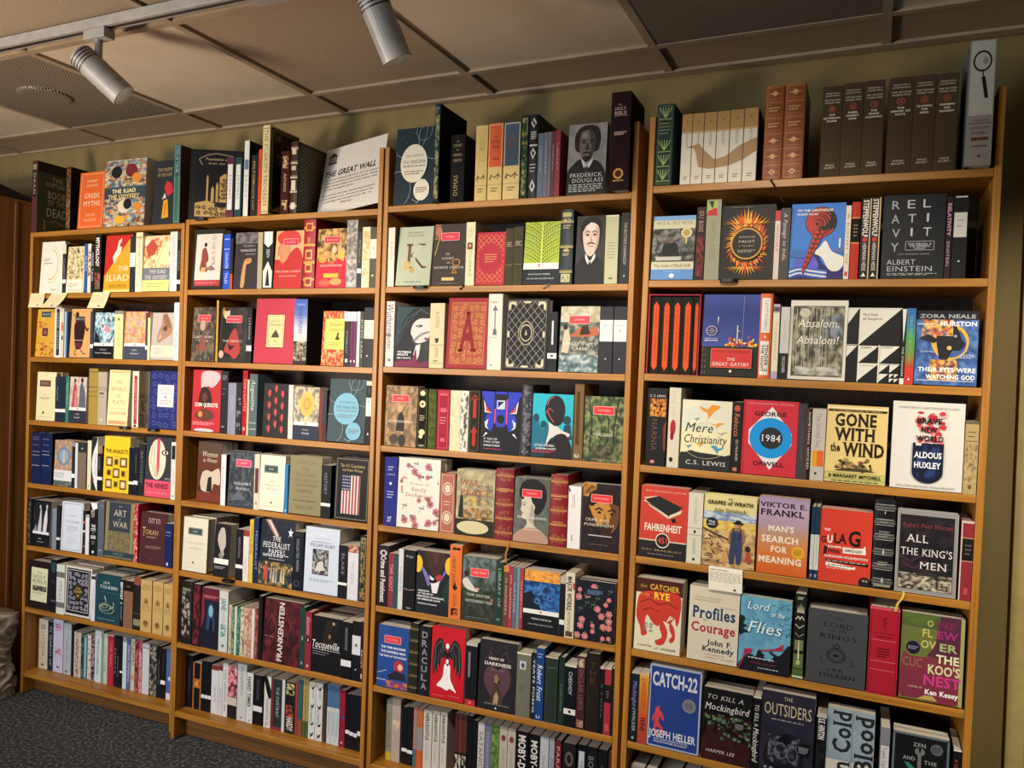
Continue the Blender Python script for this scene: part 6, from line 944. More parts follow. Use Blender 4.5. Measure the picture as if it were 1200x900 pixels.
B('S',1,7,777,794,201,'black white banded spine near right panel','131318',[R(0,.27,1,.34,'dcdcde')],v=0.050)
B('S',1,7,795,811,202,'black spine with lower white band','15151a',[R(0,.25,1,.32,'dcdcde')],v=0.050)
B('S',1,7,812,827,202,'black spine with stepped white band','131318',[R(0,.24,1,.31,'dcdcde')],v=0.050)
B('S',1,7,828,842,203,'last black classic spine in row','15151a',[R(0,.28,1,.36,'dcdcde')],v=0.050)
B('F',2,0,20,175,270,'dark blue cover with cream moon discs','1f343e',[PRI('ddd8c4')],t=.025)
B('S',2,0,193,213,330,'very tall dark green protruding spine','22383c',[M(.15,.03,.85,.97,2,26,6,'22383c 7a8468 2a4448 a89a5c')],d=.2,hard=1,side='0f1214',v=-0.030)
B('S',2,0,242,294,228,'black spine with gold serif lettering','18161a',[T('THE',.5,.9,.2,.02,'b8a478','s'),T('COUNT',.5,.84,.6,.04,'b8a478','s'),T('OF',.5,.775,.2,.02,'b8a478','s'),T('MONTE',.5,.7,.6,.04,'b8a478','s'),T('CRISTO',.5,.62,.6,.04,'b8a478','s'),VU('DUMAS',.4,.25,.3,.3,'a8945c','s')],d=.13,hard=1,side='121214')
B('S',2,0,335,378,251,'yellow cream history spine, first of three','ceb674',[CW('ceb674','b89a50')],d=.15,hard=1)
B('S',2,0,382,433,254,'cream history spine with red panel, middle of three','d4b878',[CW('d0603c','7a2a1c')],d=.15,hard=1)
B('S',2,0,438,496,254,'cream history spine with blue panel, last of three','d4bc80',[CW('44586a','8a4a44')],d=.15,hard=1)
B('S',2,0,499,524,270,'dark green spine with gilt dots','24382c',[M(.15,.03,.85,.97,3,22,6,'24382c 9a9a5c 2c4434 3a5a40')],d=.17,hard=1)
B('S',2,0,526,559,270,'black leather spine with silver diamonds','17171b',[P('c8c8c0',.5,.96,.8,.9,.5,.84,.2,.9),P('17171b',.5,.93,.65,.9,.5,.87,.35,.9),L(.2,.8,.7,.8,4,'c0c0b8'),P('c8c8c0',.5,.6,.8,.54,.5,.46,.2,.54),P('17171b',.5,.57,.65,.54,.5,.49,.35,.54),L(.2,.8,.3,.42,3,'c0c0b8'),P('c8c8c0',.5,.22,.8,.14,.5,.06,.2,.14),P('17171b',.5,.18,.65,.14,.5,.1,.35,.14),R(.1,.62,.9,.64,'c8c8c0')],d=.2,hard=1,rnd=1,side='121216')
B('S',2,0,560,579,207,'slate blue slim spine','5c6a7c',[V('LINCOLN',.5,.6,.4,.3,'a8b0c0')],d=.13)
B('S',2,0,580,594,208,'grey slim spine','6a6a78',[V('GRANT',.5,.6,.5,.3,'b0b0bc')],d=.13)
B('S',2,0,595,605,209,'mauve grey slim spine','74687a',[],d=.13)
B('S',2,0,606,618,210,'brown slim spine','5a4038',[V('SHERMAN',.5,.6,.4,.4,'b0988c')],d=.13)
B('S',2,0,619,636,211,'wine red slim spine','8a2e3c',[V('LIBRARY',.5,.6,.4,.3,'c89aa0')],d=.13)
B('F',2,0,661,788,226,'black and white engraved portrait cover','8a8884',[DOU()],t=.03)
B('S',2,0,810,872,302,'big maroon leather protruding spine','2c1016',[T('THE',.45,.87,.2,.014,'c8a090','s'),T('HOLY',.48,.83,.56,.032,'d8b8a8','s'),T('BIBLE',.48,.785,.6,.034,'d8b8a8','s'),R(.15,.755,.85,.76,'a88a80'),L(.2,.8,.56,.6,2,'c8a898'),E(.46,.17,.26,.055,'c89a48'),E(.46,.17,.17,.035,'5a2a1e'),L(.2,.75,.09,.11,1,'c8a060')],d=.17,hard=1,side='241014',v=-0.030)
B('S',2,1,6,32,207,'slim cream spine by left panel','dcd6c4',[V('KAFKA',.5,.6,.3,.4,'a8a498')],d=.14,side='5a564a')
B('F',2,1,39,174,208,'pale green cover with tall serif K','b0b8a0',[KAF()],t=.03,ln=6)
B('F',2,1,184,308,211,'dark brown cover with red plaque and gold swirl','443c36',[M(.0,.75,.2,1,3,4,3,'a8705a 5a4438 8a5a48'),C('c8b03c',.02,.05,.5,.15,.72,.18,.8),E(.14,.88,.1,.08,'b0705c'),R(.22,.73,.78,.86,'d8384a'),FRB(.22,.73,.78,.86,'f0b8b0',.012),T('DUMAS',.5,.795,.26,.03,'f0c0b8','s'),T('THE',.44,.51,.12,.03,'d8d0c8','s'),T('COUNT',.46,.44,.36,.035,'e0d8d0','s'),T('OF',.48,.37,.1,.03,'d8d0c8','s'),T('MONTE CRISTO',.5,.29,.9,.035,'e0d8d0','s'),O(.72,.37,.12,.06,.025,'c88a30'),C('c88a30',.02,.7,.3,.6,.2,.76,.2,.66,.26),R(.3,.08,.68,.13,'d8b878'),L(.2,.8,.03,.04,1,'99948c')],t=.03)
B('S',2,1,311,344,213,'cream spine with tiny portrait','dcd8b4',[R(.15,.57,.75,.68,'7a4a3a'),E(.45,.63,.14,.02,'d8b090'),V('DUMAS',.5,.35,.4,.3,'a8a47c'),L(.2,.8,.76,.9,4,'c0bc94')],d=.14)
B('F',2,1,348,454,177,'small red cloth cover with gold lattice','b82c3c',[LAT(.06,.05,.94,.95,5,8,.012,'d89a58'),P('b02a3a',.5,.2,.85,.35,.9,.5,.85,.65,.5,.8,.15,.65,.1,.5,.15,.35),L(.3,.7,.42,.6,4,'e0a868')],t=.025,hard=1)
B('S',2,1,456,484,187,'dark olive grey spine, left of its twin','4e4a38',[R(.1,.68,.9,.69,'b0a888'),L(.2,.8,.7,.76,2,'c0b898'),R(.1,.35,.9,.36,'8a8468')],d=.14,hard=1)
B('S',2,1,485,518,191,'dark olive grey spine, right of its twin','4e4a38',[R(.1,.68,.9,.69,'b0a888'),L(.2,.8,.7,.76,2,'c0b898'),R(.1,.35,.9,.36,'8a8468')],d=.14,hard=1)
B('F',2,1,521,643,204,'lime green fern cover with black base','a4b83c',[R(0,0,1,.24,'1c2430'),R(0,.24,1,.34,'e8e8dc'),E(.45,.3,.03,.025,'c86a3a'),FERN(),T('RALPH WALDO EMERSON',.46,.16,.62,.024,'c8d0d4'),T('NATURE AND SELECTED ESSAYS',.5,.09,.76,.022,'c8d0d4')],t=.03)
B('S',2,1,646,689,239,'tall navy leather spine with gilt panels','1e2a3a',[BN(3,'a89858'),R(.15,.9,.85,.96,'b0a468'),E(.5,.86,.3,.02,'b0a468'),L(.2,.8,.74,.8,2,'b8ac70'),P('c8a860',.3,.46,.7,.5,.5,.44),R(.3,.44,.75,.46,'c8a860'),L(.25,.75,.38,.42,2,'b8ac70'),R(.15,.03,.85,.14,'b8b080'),E(.5,.085,.25,.035,'1e2a3a')],d=.16,hard=1,rnd=1)
B('F',2,1,699,794,216,'dark grey cover with pale moustached face','3c3636',[POE()],t=.03)
B('S',2,1,797,838,214,'sage cream spine beside grey portrait','b8b694',[L(.2,.8,.36,.62,6,'8a886a'),E(.5,.08,.18,.015,'6a684e'),R(0,.98,1,1,'e0dcc0')],d=.15)
B('S',2,1,847,874,220,'black spine with silver script','2c2c30',[V('THE BROTHERS KARAMAZOV',.5,.56,.6,.35,'b0b0ac','i'),R(.4,.1,.6,.12,'bbb')],d=.15)
B('S',2,2,8,40,229,'white spine with flowing black script','dcd4d0',[V('Wuthering',.45,.7,.5,.8,'3a3438','i'),V('Austen',.45,.4,.25,.6,'3a3438','i'),E(.5,.1,.2,.025,'778')],d=.14)
B('F',2,2,44,180,209,'illustrated cover with dark hair over pale face','34343a',[WUT()],t=.025)
B('S',2,2,183,238,222,'thick cream spine with acorn','d8c8a0',[V('AUSTEN',.5,.75,.25,.25,'9a8a64'),P('4a3c28',.35,.46,.65,.46,.6,.4,.5,.38,.4,.4),R(.05,.35,.95,.36,'a8946a'),V('EMMA',.5,.24,.16,.25,'9a8a64'),R(.05,.07,.95,.08,'a8946a'),R(.3,.1,.6,.12,'8a7a54')],d=.14)
B('F',2,2,248,401,239,'red cloth cover with large letter A','9c2430',[R(.08,.06,.92,.94,'b8743c'),R(.1,.075,.9,.925,'a85038'),SCR(.11,.085,.89,.915,46,'d09a58',4),T('A',.5,.52,.46,.52,'8e1420','sb')],t=.03,hard=1)
B('S',2,2,402,452,252,'tall white spine with grey arrow','e0dcd0',[R(.46,.48,.54,.8,'7a8088'),P('6a7078',.3,.78,.7,.78,.5,.85),P('6a7078',.35,.46,.65,.46,.6,.54,.4,.54),L(.2,.7,.88,.9,2,'889'),L(.25,.65,.42,.43,1,'778'),E(.3,.06,.08,.01,'889')],d=.16,hard=1)
B('F',2,2,461,613,235,'black leather cover with silver lattice','1a1a1c',[LAT(.07,.04,.93,.96,5,7,.008,'a8a498'),FR(.05,.03,'8a8674',.01),P('16161a',.5,.34,.68,.5,.5,.7,.32,.5),COR('c8c0a0'),O(.5,.52,.14,.12,.02,'b8b090'),O(.5,.52,.18,.17,.012,'b8b090'),P('b8b090',.47,.49,.53,.49,.5,.57)],t=.04,hard=1)
B('S',2,2,616,647,193,'black spine with white lettered label','24242a',[R(.4,.45,.6,.85,'ccc'),R(0,.22,1,.31,'f0ece4'),E(.5,.265,.15,.02,'333')],d=.14)
B('F',2,2,655,785,210,'cover of ship boarding at sea with red plaque','6a7068',[M(0,0,1,1,10,14,11,'5a645e 7a8276 3c443e a8a08c 4a5650'),M(0,.76,1,1,8,4,5,'b8b8a4 a89c7c c8c4b0'),M(0,0,1,.26,10,5,4,'8aa0a4 5a7478 c0c8c4 4a6060'),P('b0603c',.3,.54,.95,.56,.9,.7,.75,.66,.5,.68,.4,.62),P('3a2a20',.5,.56,.56,.7,.7,.72,.78,.58),P('c8b8a0',.05,.3,.1,.6,.2,.7,.28,.5,.22,.28),E(.14,.68,.06,.04,'2a1e18'),C('c8b078',.012,.5,.98,.8,.9,.95,.95),R(.22,.73,.76,.86,'d8404a'),FRB(.22,.73,.76,.86,'f0b8b0',.012),T('STOWE',.49,.795,.26,.03,'f0c8c0','s'),T('UNCLE TOM\'S',.52,.43,.84,.04,'e8e4dc','s'),T('CABIN',.52,.355,.38,.04,'e8e4dc','s')],t=.025)
B('S',2,2,789,831,209,'charcoal spine with white label, left of its twin','34323a',[R(0,.48,1,.8,'e8e4dc'),L(.25,.75,.7,.73,1,'99a'),E(.5,.64,.06,.01,'99a'),P('ccc',.42,.21,.58,.21,.5,.235)],d=.15)
B('S',2,2,834,875,209,'charcoal spine with red dotted white label','34323a',[R(0,.48,1,.8,'e8e4dc'),L(.25,.75,.7,.73,1,'99a'),E(.5,.64,.06,.012,'c43'),P('ccc',.42,.21,.58,.21,.5,.235)],d=.15)
B('F',2,3,14,141,212,'brown painted cover with child and red plaque','9a7a54',[M(0,0,1,1,9,12,14,'a8865c 8a6a48 b8966c 6a5440 7a6448'),P('2a221e',.35,.25,.4,.5,.5,.6,.6,.48,.62,.25),E(.46,.62,.08,.06,'c8a080'),C('c8a068',.02,.6,.55,.8,.78,1,.95),E(.3,.12,.14,.08,'4a4038'),E(.55,.1,.12,.1,'3a322c'),R(.2,.73,.74,.85,'d83c46'),FRB(.2,.73,.74,.85,'f0b8a8',.012),T('HUGO',.47,.79,.2,.03,'f0c8b8','s'),T('LES MISERABLES',.48,.41,.8,.035,'e4dcd0','s')],t=.025)
B('S',2,3,144,183,207,'black spine with cream blossoms','26241c',[E(.5,.92,.26,.045,'e0d4a4'),E(.5,.74,.3,.06,'e0d4a4'),E(.5,.27,.3,.05,'e0d4a4'),E(.4,.2,.2,.035,'e0d4a4'),E(.5,.74,.1,.02,'26241c'),L(.25,.75,.46,.56,3,'c8c0a0'),FR(.08,.02,'8a8464',.03),R(.25,.04,.75,.06,'b8b090')],d=.13,hard=1)
B('S',2,3,186,218,206,'olive green leafy spine','4a5428',[SCR(.08,.03,.92,.97,16,'8a9a54',6)],d=.13,hard=1)
B('S',2,3,221,269,206,'raspberry spine with pink bows','a02840',[FR(.12,.03,'d8606c',.04),P('d8606c',.3,.7,.7,.7,.8,.64,.5,.62,.2,.64),P('d8606c',.35,.2,.65,.2,.7,.14,.3,.14),L(.25,.75,.42,.56,3,'e8a0a0'),R(.2,.9,.8,.94,'d8606c')],d=.13,hard=1)
B('S',2,3,271,309,205,'cream spine with pale rings','dcd4b4',[O(.4,.8,.4,.06,.03,'b0a880'),O(.6,.62,.4,.06,.03,'b0a880'),O(.4,.44,.4,.06,.03,'b0a880'),O(.6,.28,.4,.06,.03,'b0a880'),O(.4,.12,.4,.06,.03,'b0a880')],d=.13,hard=1)
B('S',2,3,310,340,205,'white spine with dark stars','e0dcd0',[M(.05,.03,.95,.97,3,16,6,'e0dcd0 e0dcd0 4a4844')],d=.13,hard=1)
B('S',2,3,343,383,209,'black spine with red arrows','38342e',[R(.35,.55,.65,.86,'b03c34'),P('b03c34',.15,.84,.85,.84,.5,.94),R(.35,.1,.65,.34,'b03c34'),P('b03c34',.15,.32,.85,.32,.5,.42),FR(.08,.02,'7a6a54',.03)],d=.13,hard=1)
B('F',2,3,386,529,206,'bright blue cover with mirrored figures','2c3cc0',[TTC()],t=.025)
B('S',2,3,533,570,234,'black spine with silver tracery','2a2a30',[M(.1,.04,.9,.97,4,22,6,'2a2a30 6a6a74 44444c 1c1c22'),E(.4,.06,.3,.02,'aab')],d=.16,hard=1,rnd=1)
B('F',2,3,571,709,206,'turquoise cover with dark hair bun silhouette','28b0c4',[LW()],t=.025)
B('S',2,3,714,745,243,'brown gilt spine in plastic wrap','6a5030',[R(.05,.02,.95,.98,'7a6040'),R(.2,.2,.6,.9,'5c4426'),E(.4,.06,.3,.025,'b8b0a0')],d=.16,hard=1)
B('F',2,3,748,875,205,'green woodland cover with red plaque','3c4a30',[M(0,0,1,1,12,16,17,'3a4a2e 5a6a40 2c3824 7a8454 4a5a3c 8a905c'),C('2a2820',.03,.15,.2,.2,.6,.1,.95),C('2a2820',.035,.8,.1,.76,.5,.86,.95),C('2a2820',.025,.6,.3,.64,.6,.5,.85),M(.2,.02,.9,.25,8,4,5,'4a4a34 6a6a4a 343a28'),R(.22,.72,.76,.85,'d8383c'),FRB(.22,.72,.76,.85,'f0b8a8',.012),T('THOREAU',.49,.785,.34,.03,'f0c0b0','s'),T('WALDEN',.48,.415,.5,.045,'e0e0c8','s'),L(.25,.85,.03,.04,1,'a8a888')],t=.025)
B('S',2,4,20,72,242,'tall blue spine with white title','33388c',[L(.25,.7,.8,.88,2,'c0c0e0'),T('COMPLETE',.5,.75,.64,.018,'d0d0ec'),E(.5,.62,.1,.02,'e0e0f0'),L(.25,.75,.4,.52,3,'c0c0e0'),T('LIT',.5,.12,.3,.035,'e4e4f4','b'),L(.3,.6,.06,.09,2,'c0c0e0')],d=.15,hard=1)
B('F',2,4,74,239,243,'white cover with pink flowers and leaves','dcd8cc',[FLO('c07a80','7a4a50','6a7a70',22),R(.12,.46,.94,.7,'dcd8cc'),T('The',.52,.69,.1,.025,'a07a78','s'),T('Poetry of',.52,.635,.44,.035,'a0605e','s'),T('Emily',.52,.555,.36,.05,'a8504e','s'),T('Dickinson',.52,.475,.64,.05,'a8504e','s')],t=.045,hard=1,bk=1)
B('S',2,4,243,299,204,'rose brown spine with cameo ovals','a8685a',[FR(.1,.03,'d8b8a4',.03),O(.5,.74,.34,.11,.06,'d8c0a8'),E(.5,.74,.2,.07,'d8c8b4'),O(.5,.26,.34,.11,.06,'d8c0a8'),E(.5,.26,.2,.07,'d8c8b4'),L(.25,.75,.45,.55,2,'e0c8b4')],d=.13,hard=1)
B('F',2,4,304,445,219,'parchment war scene cover with red title','a8a07c',[M(0,0,1,1,9,12,19,'b0a680 9a9270 c0b68c 8a8468 a89a74'),M(.2,.45,.95,.78,7,6,4,'6a6458 8a8468 c8a860 a09878'),M(.1,.24,.95,.42,9,4,7,'c89a58 8a6a4a b8a478 5a5040'),P('2a2824',.06,.26,.1,.56,.18,.56,.2,.26),E(.14,.58,.04,.025,'2a2824'),R(0,0,1,.24,'2c2c22'),E(.46,.12,.42,.1,'c8c094'),T('LEO TOLSTOY',.52,.935,.78,.045,'c0b890','s'),T('WAR',.34,.8,.5,.09,'a84a34','s'),T('PEACE',.5,.655,.8,.085,'a84a34','s'),T('AND',.8,.76,.14,.035,'a84a34','s')],t=.035)
B('S',2,4,450,513,235,'red leather spine with gilt panels right of parchment cover','801824',[BN(5,'a8703c'),SCR(.15,.82,.85,.96,6,'b8804a',2),L(.2,.8,.66,.74,2,'c89060'),SCR(.15,.45,.85,.6,6,'b8804a',3),SCR(.15,.27,.85,.42,6,'b8804a',4),SCR(.15,.04,.85,.2,6,'b8804a',5)],d=.15,hard=1,rnd=1)
B('F',2,4,517,640,210,'grey cover with woman in profile and red plaque','5c605a',[M(0,0,1,1,8,10,23,'5c605a 666a62 525650'),P('c8beb0',.22,.7,.3,.74,.46,.74,.58,.62,.6,.48,.56,.36,.6,.26,.72,.2,.6,.14,.36,.14,.3,.2,.38,.28,.36,.35,.27,.36,.23,.4,.24,.45,.19,.5,.22,.56,.21,.62),P('a89c90',.5,.6,.6,.5,.57,.36,.6,.26,.5,.3,.42,.36,.46,.46),P('1e1a19',.16,.7,.14,.8,.22,.92,.42,.98,.66,.97,.86,.88,.92,.72,.84,.54,.7,.44,.58,.46,.6,.56,.52,.62,.46,.7,.34,.74,.24,.7),P('1e1a19',.16,.74,.22,.66,.28,.68,.26,.74,.2,.8,.14,.8),C('3a2c28',.014,.23,.6,.29,.615,.34,.6),E(.29,.575,.03,.01,'241c1a',8),C('8a6058',.016,.22,.455,.28,.45),P('b08a78',.02,0,.1,.14,.35,.22,.7,.22,.98,.1,.98,0),R(.22,.7,.78,.82,'d8303c'),FRB(.22,.7,.78,.82,'f0b0a8',.012),T('TOLSTOY',.5,.76,.32,.03,'f0c0b8','s'),T('ANNA KARENINA',.52,.385,.84,.035,'e8e4dc','s'),L(.3,.8,.19,.21,1,'d8c0b0')],t=.03,bk=2)
B('S',2,4,643,700,231,'red leather spine with gilt bands beside white book','861820',[BN(5,'b07a40'),SCR(.15,.84,.85,.97,5,'b8804a',2),L(.2,.8,.64,.72,2,'c89060'),SCR(.15,.44,.85,.58,5,'b8804a',3),L(.2,.8,.28,.36,2,'c89060'),SCR(.15,.04,.85,.18,5,'b8804a',5)],d=.15,hard=1,rnd=1)
B('S',2,4,705,747,199,'white spine with tiny orange lettering','e4e0e0',[V('NOTES',.4,.75,.2,.25,'c87a5a'),R(.3,.12,.4,.22,'99a'),P('34383a',.0,.98,.2,.92,.05,.9)],d=.14)
B('F',2,4,752,875,211,'dark cover with fiery face and red plaque','2c2020',[M(0,0,1,1,8,10,3,'2c2020 241a1c 342626'),M(0,.8,.35,1,4,3,3,'c8963c a87430 6a4420'),P('b8843a',.16,.7,.3,.76,.6,.78,.9,.74,.97,.56,.92,.4,.8,.3,.62,.26,.46,.34,.3,.5),P('6a4020',.7,.72,.9,.74,.97,.56,.9,.38,.74,.3,.72,.46,.78,.6),P('2a1812',.14,.7,.2,.86,.5,.93,.86,.9,.99,.74,.9,.7,.7,.74,.4,.72,.26,.66),C('2a1a14',.04,.34,.61,.44,.64,.54,.61),C('2a1a14',.04,.68,.6,.78,.63,.88,.6),E(.45,.575,.05,.018,'1c1210'),E(.78,.565,.05,.018,'1c1210'),P('8a5a28',.58,.58,.66,.46,.64,.42,.56,.42,.54,.46,.58,.5),P('3a2416',.44,.38,.54,.41,.68,.41,.8,.36,.76,.28,.62,.22,.5,.28),R(.22,.72,.78,.84,'d8303a'),FRB(.22,.72,.78,.84,'f0b0a0',.012),T('DOSTOEVSKY',.5,.78,.4,.03,'f0c0b0','s'),T('CRIME AND',.4,.46,.62,.04,'e0d4c0','s'),T('PUNISHMENT',.46,.385,.8,.04,'e0d4c0','s'),R(.18,.22,.8,.235,'c8b8b0'),L(.2,.7,.09,.1,1,'88746c')],t=.035,bk=1)
B('S',2,5,5,48,215,'dark purple spine with white title','281a26',[V('Crime and Punishment',.5,.45,.76,.45,'e0d8d4','b'),E(.5,.88,.35,.05,'c8b8b8'),E(.5,.88,.15,.03,'281a26')],d=.15)
B('S',2,5,49,87,192,'red and teal slim spine','8a303c',[R(.5,0,1,1,'2c5454'),V('THE IDIOT',.3,.55,.5,.35,'d8a0a0')],d=.15)
B('S',2,5,89,108,211,'white glossy slim spine','d0d0d2',[V('POEMS',.5,.5,.4,.4,'99a')],d=.15)
B('S',2,5,109,156,211,'black spine with looping band','131214',[T('Kings',.5,.9,.6,.04,'b8b4b0','i'),C('c8a8a0',.03,.05,.36,.5,.34,.95,.36),E(.7,.5,.12,.04,'2a2628'),R(.3,.03,.7,.06,'777')],d=.15)
B('F',2,5,160,288,213,'graphic cover with suited man and yellow disc','20242e',[FDO()],t=.04,bk=1)
B('S',2,5,289,334,249,'tall orange spine','d87030',[V('HENRY JAMES',.35,.64,.4,.3,'6a3418'),P('2a2020',.3,.42,.5,.5,.55,.46,.7,.42,.6,.4,.5,.38),M(.2,.04,.8,.14,3,3,4,'d87030 2a2020'),V('PENGUIN',.5,.25,.16,.3,'8a4a20'),E(.35,.95,.18,.02,'2a2020'),E(.7,.95,.18,.02,'2a2020')],d=.15)
B('F',2,5,337,460,215,'dark green cover with white shirted boy and red plaque','3c4438',[M(0,.5,1,1,9,6,3,'5a6a6c 6a7a78 48524c 3a4238'),M(0,0,1,.5,9,6,8,'343c30 2c3228 40483a'),P('d0c8bc',.0,.6,.12,.66,.24,.6,.4,.5,.5,.46,.3,.46,.1,.5),E(.12,.72,.07,.05,'3a2a22'),P('c8a088',.3,.5,.5,.52,.52,.48),R(.24,.69,.78,.82,'e04048'),FRB(.24,.69,.78,.82,'f0b0b0',.012),T('MARK TWAIN',.51,.755,.38,.032,'f4c8c4','s'),T('TOM SAWYER',.5,.4,.7,.04,'d8d8d0','s'),T('HUCKLEBERRY FINN',.52,.31,.8,.04,'d8d8d0','s'),E(.9,.36,.03,.02,'d86a3a'),L(.15,.8,.05,.06,1,'8a9080')],t=.04,bk=2)
B('S',2,5,462,488,211,'dark green spine under hanging ribbon','2c443c',[V('LIBRARY OF',.5,.6,.6,.4,'9aaa94'),L(.25,.75,.08,.12,2,'8a9a84')],d=.15,hard=1)
B('S',2,5,490,508,203,'brown slim spine with orange cap','6a4434',[R(0,.9,1,1,'c87a3a'),V('O PIONEERS',.5,.5,.6,.4,'c8a890')],d=.13)
B('S',2,5,509,522,203,'rose red slim spine beside brown','a03444',[V('MY ANTONIA',.5,.5,.7,.4,'e0b0b8')],d=.13)
B('S',2,5,523,537,202,'grey blue slim spine','5a6470',[V('CATHER',.5,.5,.5,.4,'b8c0c8')],d=.13)
B('S',2,5,538,547,202,'pale teal very slim spine','6a9098',[],d=.13)
B('S',2,5,548,560,202,'brick red slim spine beside classic','a03a40',[V('WHARTON',.5,.5,.6,.4,'e0b0b0')],d=.13)
B('F',2,5,562,685,198,'blue night landscape classic with orange sky','24508a',[PGN()],t=.035,bk=1)
B('S',2,5,688,705,193,'slim black classic spine with grey caps','1c1a1c',[R(0,.88,1,1,'b0aca4'),R(0,.2,1,.28,'ddd')],d=.14)
B('S',2,5,706,736,208,'cream spine with bold black capitals','d4ccb0',[V('MAJOR WORKS',.45,.68,.52,.5,'22201c','b'),R(.8,.75,1,.85,'c83a2a'),V('WITTGENSTEIN',.45,.25,.3,.35,'4a4640'),M(.1,.02,.9,.1,3,2,4,'3a4a3a 8a3a34')],d=.15)
B('F',2,5,740,867,188,'navy cover with pink roses','1a1a26',[FLO('d07a80','e0a0a0','4a6a50',26),R(.24,.74,.74,.88,'1e2238'),L(.3,.68,.77,.85,3,'6a84a8')],t=.03,hard=1)
B('F',2,6,14,138,217,'blue cover with red plaque and white capitals','244c98',[R(.2,.72,.74,.84,'d83a44'),FRB(.2,.72,.74,.84,'f0b8b0',.012),T('H G WELLS',.47,.78,.36,.035,'f0c0b8','s'),T('THE TIME MACHINE',.5,.65,.8,.035,'e8e8ec','b'),T('THE INVISIBLE MAN',.5,.58,.8,.035,'e8e8ec','b'),T('THE WAR OF THE WORLDS',.5,.51,.9,.03,'e8e8ec','b'),E(.7,.36,.16,.1,'b03434'),E(.75,.36,.08,.05,'e0c0a0'),P('2a2a3a',.35,.2,.6,.3,.9,.26,.95,.16,.4,.14),C('c8ccd8',.015,.02,.22,.3,.28),M(.3,.02,1,.12,8,3,4,'b83a34 244c98 d87a4a'),L(.0,.3,.1,.14,1,'ccd')],t=.04,bk=1)
B('S',2,6,144,176,244,'dark olive leather spine with gilt bands','322e22',[BN(6,'6a6244')],d=.16,hard=1)
B('S',2,6,180,225,240,'black spine with grey stacked capitals','24242a',[VS('DRACULA',.5,.94,.86,'84848c',.5)],d=.17,hard=1)
B('F',2,6,227,356,245,'scarlet cover with winged figure in white gown','c01424',[DRA()],t=.04,hard=1)
B('S',2,6,362,403,213,'black spine with red foot','1a181c',[R(0,0,.9,.1,'c02430'),T('U',.45,.05,.2,.04,'eee'),R(.2,.45,.4,.85,'77747a'),R(0,.95,1,1,'b8b0a8')],d=.15)
B('F',2,6,408,544,228,'black cover with mauve heart and bust','28262a',[HOD()],t=.035,bk=0)
B('S',2,6,547,596,211,'grey green spine with tiny portrait','6c6a5c',[R(.2,.74,.66,.87,'b8c0c8'),E(.43,.8,.13,.04,'4a5460'),R(0,.97,1,1,'d8d0b8'),L(.25,.65,.4,.5,2,'55534a')],d=.16,hard=1)
B('S',2,6,602,613,218,'slim black white lettered spine','2a2a2c',[V('YEATS POEMS',.5,.5,.8,.6,'ddd')],d=.15)
B('S',2,6,614,642,235,'cobalt blue spine with white script','1c4484',[V('Robert Frost',.5,.52,.5,.6,'e8ecf4','i'),T('U',.4,.05,.4,.04,'eee'),L(.2,.8,.86,.94,2,'a8b8d8')],d=.15)
B('S',2,6,646,689,215,'deep green spine with cream page top','2c3a32',[R(0,.975,1,1,'c8b898'),FR(.1,.03,'44544a',.02),L(.2,.8,.8,.86,1,'5a6a5c')],d=.15,hard=1)
B('S',2,6,693,712,218,'dark green slim spine','25382e',[V('EVERYMAN',.5,.4,.4,.4,'5a7264')],d=.15,hard=1)
B('S',2,6,713,752,201,'black classic spine with white logo band low','10141c',[R(0,.96,1,1,'d0c8b8'),R(0,.2,1,.29,'dcd8d4'),E(.5,.245,.12,.025,'333'),V('CHEKHOV',.5,.7,.36,.3,'c8c8cc')],d=.15)
B('S',2,6,754,781,232,'maroon spine with pale capitals','48242a',[V('SINCLAIR LEWIS',.5,.55,.56,.55,'8a5a60','s'),M(.1,.85,.9,.97,3,3,4,'8a7460 c8b090 4a3a2e'),M(.1,.03,.9,.13,3,3,4,'b8a084 8a5a4a')],d=.15)
B('S',2,6,784,828,248,'dark brown spine with blind panels','2a2018',[VS('THE',.5,.9,.3,'4a3828',.4),SCR(.1,.1,.9,.6,7,'3c2c20',4)],d=.16,hard=1)
B('S',2,6,830,843,212,'slim black spine before red one','131316',[R(0,.965,1,1,'c0b8a8'),V('STEIN',.5,.5,.5,.4,'556')],d=.15)
B('S',2,6,845,866,213,'rose red spine with black block','9c2c3c',[R(0,.48,1,.74,'1c1a1e'),R(.2,.06,.8,.16,'b84a50'),R(0,.97,1,1,'c8b8a8'),L(.3,.7,.54,.66,3,'8a7a5a')],d=.15)
B('S',2,6,867,875,212,'slim dark spine at far right','201e20',[],d=.15)
B('S',2,7,29,51,217,'grey green spine with yellow foot','8a8a7c',[R(0,0,1,.14,'c8a82c'),V('COLOSSUS',.5,.5,.6,.6,'5a5a4e')],v=0.050)
B('S',2,7,52,87,225,'pale pinkish spine','b0a094',[M(.1,.5,.9,.66,3,3,3,'b0a094 d8c0a0')],v=0.050)
B('S',2,7,95,116,204,'black spine with white tag, left','131317',[R(0,.22,1,.28,'e4e4e4')],v=0.050)
B('S',2,7,117,139,208,'black spine with white tag, right','15151a',[R(0,.2,1,.26,'e4e4e4')],v=0.050)
B('S',2,7,141,154,211,'pink teal slim spine','a87a74',[R(0,0,1,.3,'4a6a6a')],v=0.050)
B('S',2,7,155,178,210,'orange spine with grey centre','b8643a',[R(0,.3,1,.68,'8a8c8a'),R(0,0,1,.3,'c85a2a')],v=0.050)
B('S',2,7,181,214,210,'white spine lettered, first of three','cac6bc',[V('HERODOTUS',.45,.72,.45,.4,'333','b'),V('THE WALL',.45,.3,.3,.3,'99a')],v=0.050)
